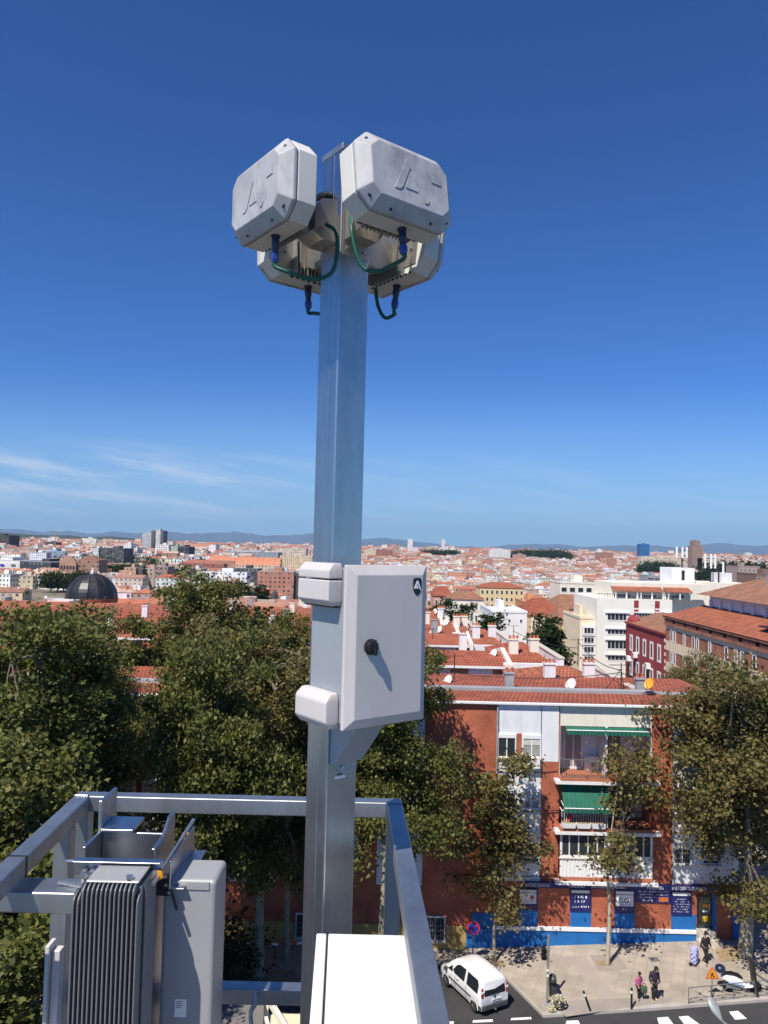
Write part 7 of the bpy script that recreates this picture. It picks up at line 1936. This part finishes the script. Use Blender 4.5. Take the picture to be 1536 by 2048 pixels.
for a in ((908, 1372, 1308, 49.6, 'aerial pole at the cabinet end of the nearest ridge'), (1242, 1388, 1326, 48.2, 'stayed aerial in front of the hipped wing', 1), (1156, 1318, 1277, 66, 'aerial on the first hipped wing ridge'), (1078, 1312, 1274, 72, 'aerial by the second white chimney'), (987, 1282, 1250, 84, 'aerial on the third row'),
          (1027, 1278, 1250, 88, 'aerial before the dark street trees'), (945, 1258, 1232, 98, 'aerial on the fourth row'), (865, 1302, 1255, 76, 'aerial close to the cabinet edge'), (1310, 1230, 1210, 148, 'aerial on the red house parapet'), (1345, 1218, 1196, 140, 'aerial behind the red house')):
    aerial(*a)
def wire(px0, py0, D0, px1, py1, D1, sag, label):
    a, b = A(px0, py0, D0), A(px1, py1, D1); p = MB(); n = 20
    p.tube([a.lerp(b, i / n) - a - Vector((0, 0, sag * 4 * (i / n) * (1 - i / n))) for i in range(n + 1)], .028, 5)
    tag(make('overhead_cable', p, M_DARK, at=a, smooth=True), label, 'cable', 'black cables over the roofs')
wire(846, 1336, 52, 1242, 1345, 48.2, .5, 'black cable sagging from the cabinet side to the stayed aerial')
wire(1242, 1345, 48.2, 1340, 1352, 60, .3, 'black cable running east from the stayed aerial')
wire(1156, 1282, 66, 1242, 1340, 48.2, .5, 'black cable descending from the hipped wing to the stayed aerial')
wire(1027, 1262, 88, 1156, 1296, 66, .4, 'black cable across the hipped wings')
wire(935, 1618, FY - .1, 1118, 1620, FY - .1, .12, 'black cable along the facade to the middle balcony')

# ================================================================ people
def add_skin_layer(me):
    import bmesh as bm_
    b = bm_.new(); b.from_mesh(me); b.verts.layers.skin.verify(); b.to_mesh(me); b.free()
def skin_obj(name, V, E_, rad, m, parent, sub=1, root=0):
    me = bpy.data.meshes.new(name); me.from_pydata([tuple(v) for v in V], E_, []); me.update()
    add_skin_layer(me)
    o = bpy.data.objects.new(name, me); COL.objects.link(o); me.materials.append(m)
    if parent is not None: o.parent = parent
    k = o.modifiers.new('skin', 'SKIN'); k.use_smooth_shade = True
    d = me.skin_vertices[0].data
    for i, r_ in enumerate(rad):
        d[i].radius = r_ if isinstance(r_, tuple) else (r_, r_); d[i].use_root = (i == root)
    s = o.modifiers.new('sub', 'SUBSURF'); s.levels = sub; s.render_levels = sub
    return o
M_SKIN = mat('skin', (.50, .30, .21), .55, 0, .05, 20)
M_HAIR = mat('dark hair', (.018, .014, .012), .5, 0, .2, 30)
def person(label, loc, rotz, H, joints, top, bottom, shoe, bow=0.0, hair_long=False, mask=False, sleeve=True):
    """Facing -y. joints: hands and feet targets as fractions of the height."""
    t = thing('person', label, 'person', loc, rotz)
    def S_(x, y, z): return Vector((x, y, z)) * H
    hd = Vector((0, -.03 - bow * .09, .925 - bow * .03))
    pel, wai, che, nec = S_(0, 0, .52), S_(0, -.005, .60), S_(0, -.01 - bow * .02, .73), S_(0, -.015 - bow * .05, .835)
    J = dict(joints)
    V = [pel, wai, che, nec, hd * H, (hd + Vector((0, .0 - bow * .015, .055))) * H]
    E_ = [(0, 1), (1, 2), (2, 3), (3, 4), (4, 5)]
    rad = [(.085 * H, .062 * H), (.075 * H, .055 * H), (.088 * H, .06 * H), (.032 * H,) * 2, (.046 * H, .055 * H), (.036 * H, .04 * H)]
    arms, legs = [], []
    for s in (-1, 1):
        sh, el, wr = S_(s * .105, -.01, .80), Vector(J[('el', s)]) * H, Vector(J[('wr', s)]) * H
        i = len(V); V += [sh, el, wr]; E_ += [(2, i), (i, i + 1), (i + 1, i + 2)]; rad += [.036 * H, .024 * H, .016 * H]; arms.append((sh, el, wr))
        d = (wr - el).normalized(); side = d.cross(Vector((0, 1, 0))).normalized() if abs(d.y) < .9 else Vector((1, 0, 0))
        palm = wr + d * .045 * H; k = len(V); V.append(palm); E_.append((i + 2, k)); rad.append((.020 * H, .012 * H))
        fr = Vector((0, -1, 0))
        for f in range(4):
            b_ = palm + side * (f - 1.5) * .0115 * H + d * .008 * H; m_ = b_ + (d * .022 + fr * .006) * H; e = m_ + (d * .016 + fr * .012) * H
            n = len(V); V += [b_, m_, e]; E_ += [(k, n), (n, n + 1), (n + 1, n + 2)]; rad += [.0054 * H, .005 * H, .0042 * H]
        b_ = wr + d * .02 * H - side * s * .014 * H; e = b_ + (d * .02 - side * s * .016 + fr * .01) * H
        n = len(V); V += [b_, e]; E_ += [(i + 2, n), (n, n + 1)]; rad += [.006 * H, .005 * H]
        hp, kn, an, toe = S_(s * .05, 0, .49), Vector(J[('kn', s)]) * H, Vector(J[('an', s)]) * H, Vector(J[('an', s)]) * H + S_(s * .012, -.085, -.02)
        i = len(V); V += [hp, kn, an, toe]; E_ += [(0, i), (i, i + 1), (i + 1, i + 2), (i + 2, i + 3)]; rad += [.055 * H, .036 * H, .023 * H, .018 * H]; legs.append((hp, kn, an, toe))
    skin_obj('body', V, E_, rad, M_SKIN, t)
    # jacket
    V = [S_(0, 0, .485), wai, che, S_(0, -.015 - bow * .04, .82)]; E_ = [(0, 1), (1, 2), (2, 3)]; rad = [(.098 * H, .075 * H), (.092 * H, .072 * H), (.104 * H, .078 * H), (.052 * H, .046 * H)]
    for sh, el, wr in arms:
        i = len(V); V += [sh, el, wr]; E_ += [(2, i), (i, i + 1), (i + 1, i + 2)]; rad += [.048 * H, .035 * H, .026 * H]
    skin_obj('jacket', V, E_, rad, top, t)
    V = [S_(0, 0, .53)]; E_ = []; rad = [(.09 * H, .068 * H)]
    for hp, kn, an, toe in legs:
        i = len(V); V += [hp, kn, an + (kn - an) * .08]; E_ += [(0, i), (i, i + 1), (i + 1, i + 2)]; rad += [.062 * H, .044 * H, .034 * H]
    skin_obj('trousers', V, E_, rad, bottom, t)
    for hp, kn, an, toe in legs: skin_obj('shoe', [an + S_(0, .02, -.022), an + S_(0, -.03, -.018), toe], [(0, 1), (1, 2)], [.027 * H, .028 * H, .022 * H], shoe, t)
    hp_ = [(hd + Vector(v)) * H for v in ((0, .02, -.02 if not hair_long else -.08), (0, .024, .03), (0, .005, .062), (0, -.028, .056))]
    skin_obj('hair', hp_, [(0, 1), (1, 2), (2, 3)], [(.045 * H, .04 * H), (.056 * H, .052 * H), (.052 * H, .045 * H), (.034 * H, .022 * H)], M_HAIR, t, root=1)
    for s in (-1, 1):
        p = MB(); p.lathe([(.002 * H, -.005 * H), (.006 * H, 0), (.002 * H, .005 * H)], (hd + Vector((s * .018, -.055, .008))) * H, 8); make('eye', p, M_DARK, t)
        p = MB(); p.lathe([(.003 * H, -.014 * H), (.010 * H, 0), (.004 * H, .014 * H)], (hd + Vector((s * .05, .002, .0))) * H, 8); make('ear', p, M_SKIN, t)
    if mask:
        skin_obj('face_mask', [(hd + Vector((-.03, -.04, -.022))) * H, (hd + Vector((0, -.055, -.022))) * H, (hd + Vector((.03, -.04, -.022))) * H], [(0, 1), (1, 2)], [(.02 * H, .012 * H), (.027 * H, .014 * H), (.02 * H, .012 * H)], M_LETTER, t, root=1)
    else:
        p = MB(); p.rings([[(hd + Vector(v)) * H for v in ((-.008, -.05, .0), (.008, -.05, .0), (.009, -.052, -.016), (-.009, -.052, -.016))], [(hd + Vector(v)) * H for v in ((-.002, -.056, .004), (.002, -.056, .004), (.005, -.068, -.014), (-.005, -.068, -.014))]]); make('nose', p, M_SKIN, t)
        p = MB(); p.box((hd + Vector((0, -.054, -.03))) * H, (.024 * H, .006 * H, .005 * H)); make('mouth', p, mat('lips', (.35, .12, .10), .5), t)
    return t
p1 = PV(1308, 2002)
J1 = {('el', -1): (-.145, .0, .65), ('wr', -1): (-.13, -.06, .53), ('el', 1): (.145, .01, .64), ('wr', 1): (.15, -.05, .50), ('kn', -1): (-.055, -.03, .28), ('an', -1): (-.06, -.04, .045), ('kn', 1): (.055, -.02, .28), ('an', 1): (.075, .04, .045)}
person('adult in a dark plum jacket and black trousers standing with head bowed', p1, R(10), 1.68, J1, mat('dark plum jacket', (.035, .022, .04), .8), mat('black trousers', (.016, .016, .02), .8), mat('pale yellow shoes', (.55, .52, .32), .6), bow=.9)
p2 = PV(1277, 1999)
J2 = {('el', -1): (-.15, .0, .66), ('wr', -1): (-.12, -.08, .56), ('el', 1): (.15, -.02, .65), ('wr', 1): (.13, -.10, .56), ('kn', -1): (-.05, -.05, .28), ('an', -1): (-.06, -.06, .045), ('kn', 1): (.055, .0, .28), ('an', 1): (.06, .06, .045)}
person('child in a pink and white jacket beside the adult in plum', p2, R(25), 1.28, J2, mat('pink jacket', (.50, .12, .26), .8, 0, .5, 9), mat('black trousers', (.016, .016, .02), .8), M_BLACK, bow=.3, hair_long=True)
t = thing('bag', 'dark green patterned bag held at the child in pink', 'bag', p2 + Vector((.20, -.18, .42)))
p = MB(); p.rings([[Vector((x * .15, y * .07, z)) for x, y in ((-1, -1), (1, -1), (1, 1), (-1, 1))] for z in (0, .3)]); make('body', p, mat('green patterned cloth', (.06, .09, .05), .8, 0, .6, 14), t, bevel=.04)
p = MB(); p.tube([(-.09, 0, .29), (-.06, 0, .42), (.06, 0, .42), (.09, 0, .29)], .012, 6); make('handle', p, M_BLACK, t)
p3 = PV(1411, 1928)
J3 = {('el', -1): (-.155, -.01, .66), ('wr', -1): (-.215, -.05, .54), ('el', 1): (.15, .02, .65), ('wr', 1): (.20, .0, .51), ('kn', -1): (-.03, -.08, .29), ('an', -1): (-.045, -.09, .045), ('kn', 1): (.06, .04, .27), ('an', 1): (.04, .13, .06)}
person('person in black with a white face mask walking with the checked shopping trolley', p3, R(12), 1.62, J3, mat('black coat', (.014, .014, .017), .75), mat('black trousers', (.016, .016, .02), .8), M_BLACK, mask=True)
c_ = PV(1389, 1931)
def trolley(loc, rotz):
    t = thing('shopping_trolley', 'blue and white checked shopping trolley pulled by the person in black', 'shopping trolley', loc, rotz)
    m, tt, N, L, b = new_mat('blue check cloth'); tc = N.new('ShaderNodeTexCoord'); c = N.new('ShaderNodeTexChecker'); c.inputs['Scale'].default_value = 9
    c.inputs[1].default_value = (.10, .14, .45, 1); c.inputs[2].default_value = (.55, .58, .75, 1); L.new(tc.outputs['Object'], c.inputs[0]); L.new(c.outputs[0], b.inputs['Base Color']); b.inputs['Roughness'].default_value = .8
    p = MB(); p.rings([[Vector((x * w, y * d, z)) for x, y in ((-1, -1), (1, -1), (1, 1), (-1, 1))] for z, w, d in ((.12, .19, .14), (.45, .21, .16), (.80, .20, .16), (.88, .12, .10))]); make('bag', p, m, t, bevel=.05)
    p = MB(); p.prism([Vector((-.21, -.17, .66)), Vector((.21, -.17, .66)), Vector((.2, -.1, .90)), Vector((-.2, -.1, .90))], (0, .27, .02)); make('flap', p, mat('lilac cloth', (.42, .42, .66), .8), t, bevel=.03)
    for s in (-1, 1):
        M = Matrix.Translation((s * .2, .14, .09)) @ Matrix.Rotation(R(90), 4, 'Y'); p = MB(); p.lathe([(.085, -.02), (.09, 0), (.085, .02)], seg=14, M=M); make('wheel', p, M_TYRE, t)
    p = MB(); p.tube([(-.17, .17, .1), (-.17, .19, .95), (-.1, .25, 1.02), (.1, .25, 1.02), (.17, .19, .95), (.17, .17, .1)], .012, 6); p.bar((-.18, -.12, .02), (-.18, .15, .1), .02); p.bar((.18, -.12, .02), (.18, .15, .1), .02); make('frame', p, M_BOLT, t)
trolley(c_, R(50))

# ================================================================ haze over the city
def haze():
    me = bpy.data.meshes.new('haze'); p = MB(); p.span((-40000, -300, -60), (40000, 33500, 1000))
    o = make('haze', p, None_mat(), None); o['kind'] = 'stuff'
def None_mat():
    m = bpy.data.materials.new('haze air'); m.use_nodes = True; t = m.node_tree; N = t.nodes
    N.remove(N['Principled BSDF'])
    v = N.new('ShaderNodeVolumePrincipled'); v.inputs['Color'].default_value = (.43, .67, 1.0, 1); v.inputs['Density'].default_value = 3.2e-5; v.inputs['Anisotropy'].default_value = 0.0
    t.links.new(v.outputs[0], N['Material Output'].inputs['Volume']); return m
HAZE = True
if HAZE: haze()
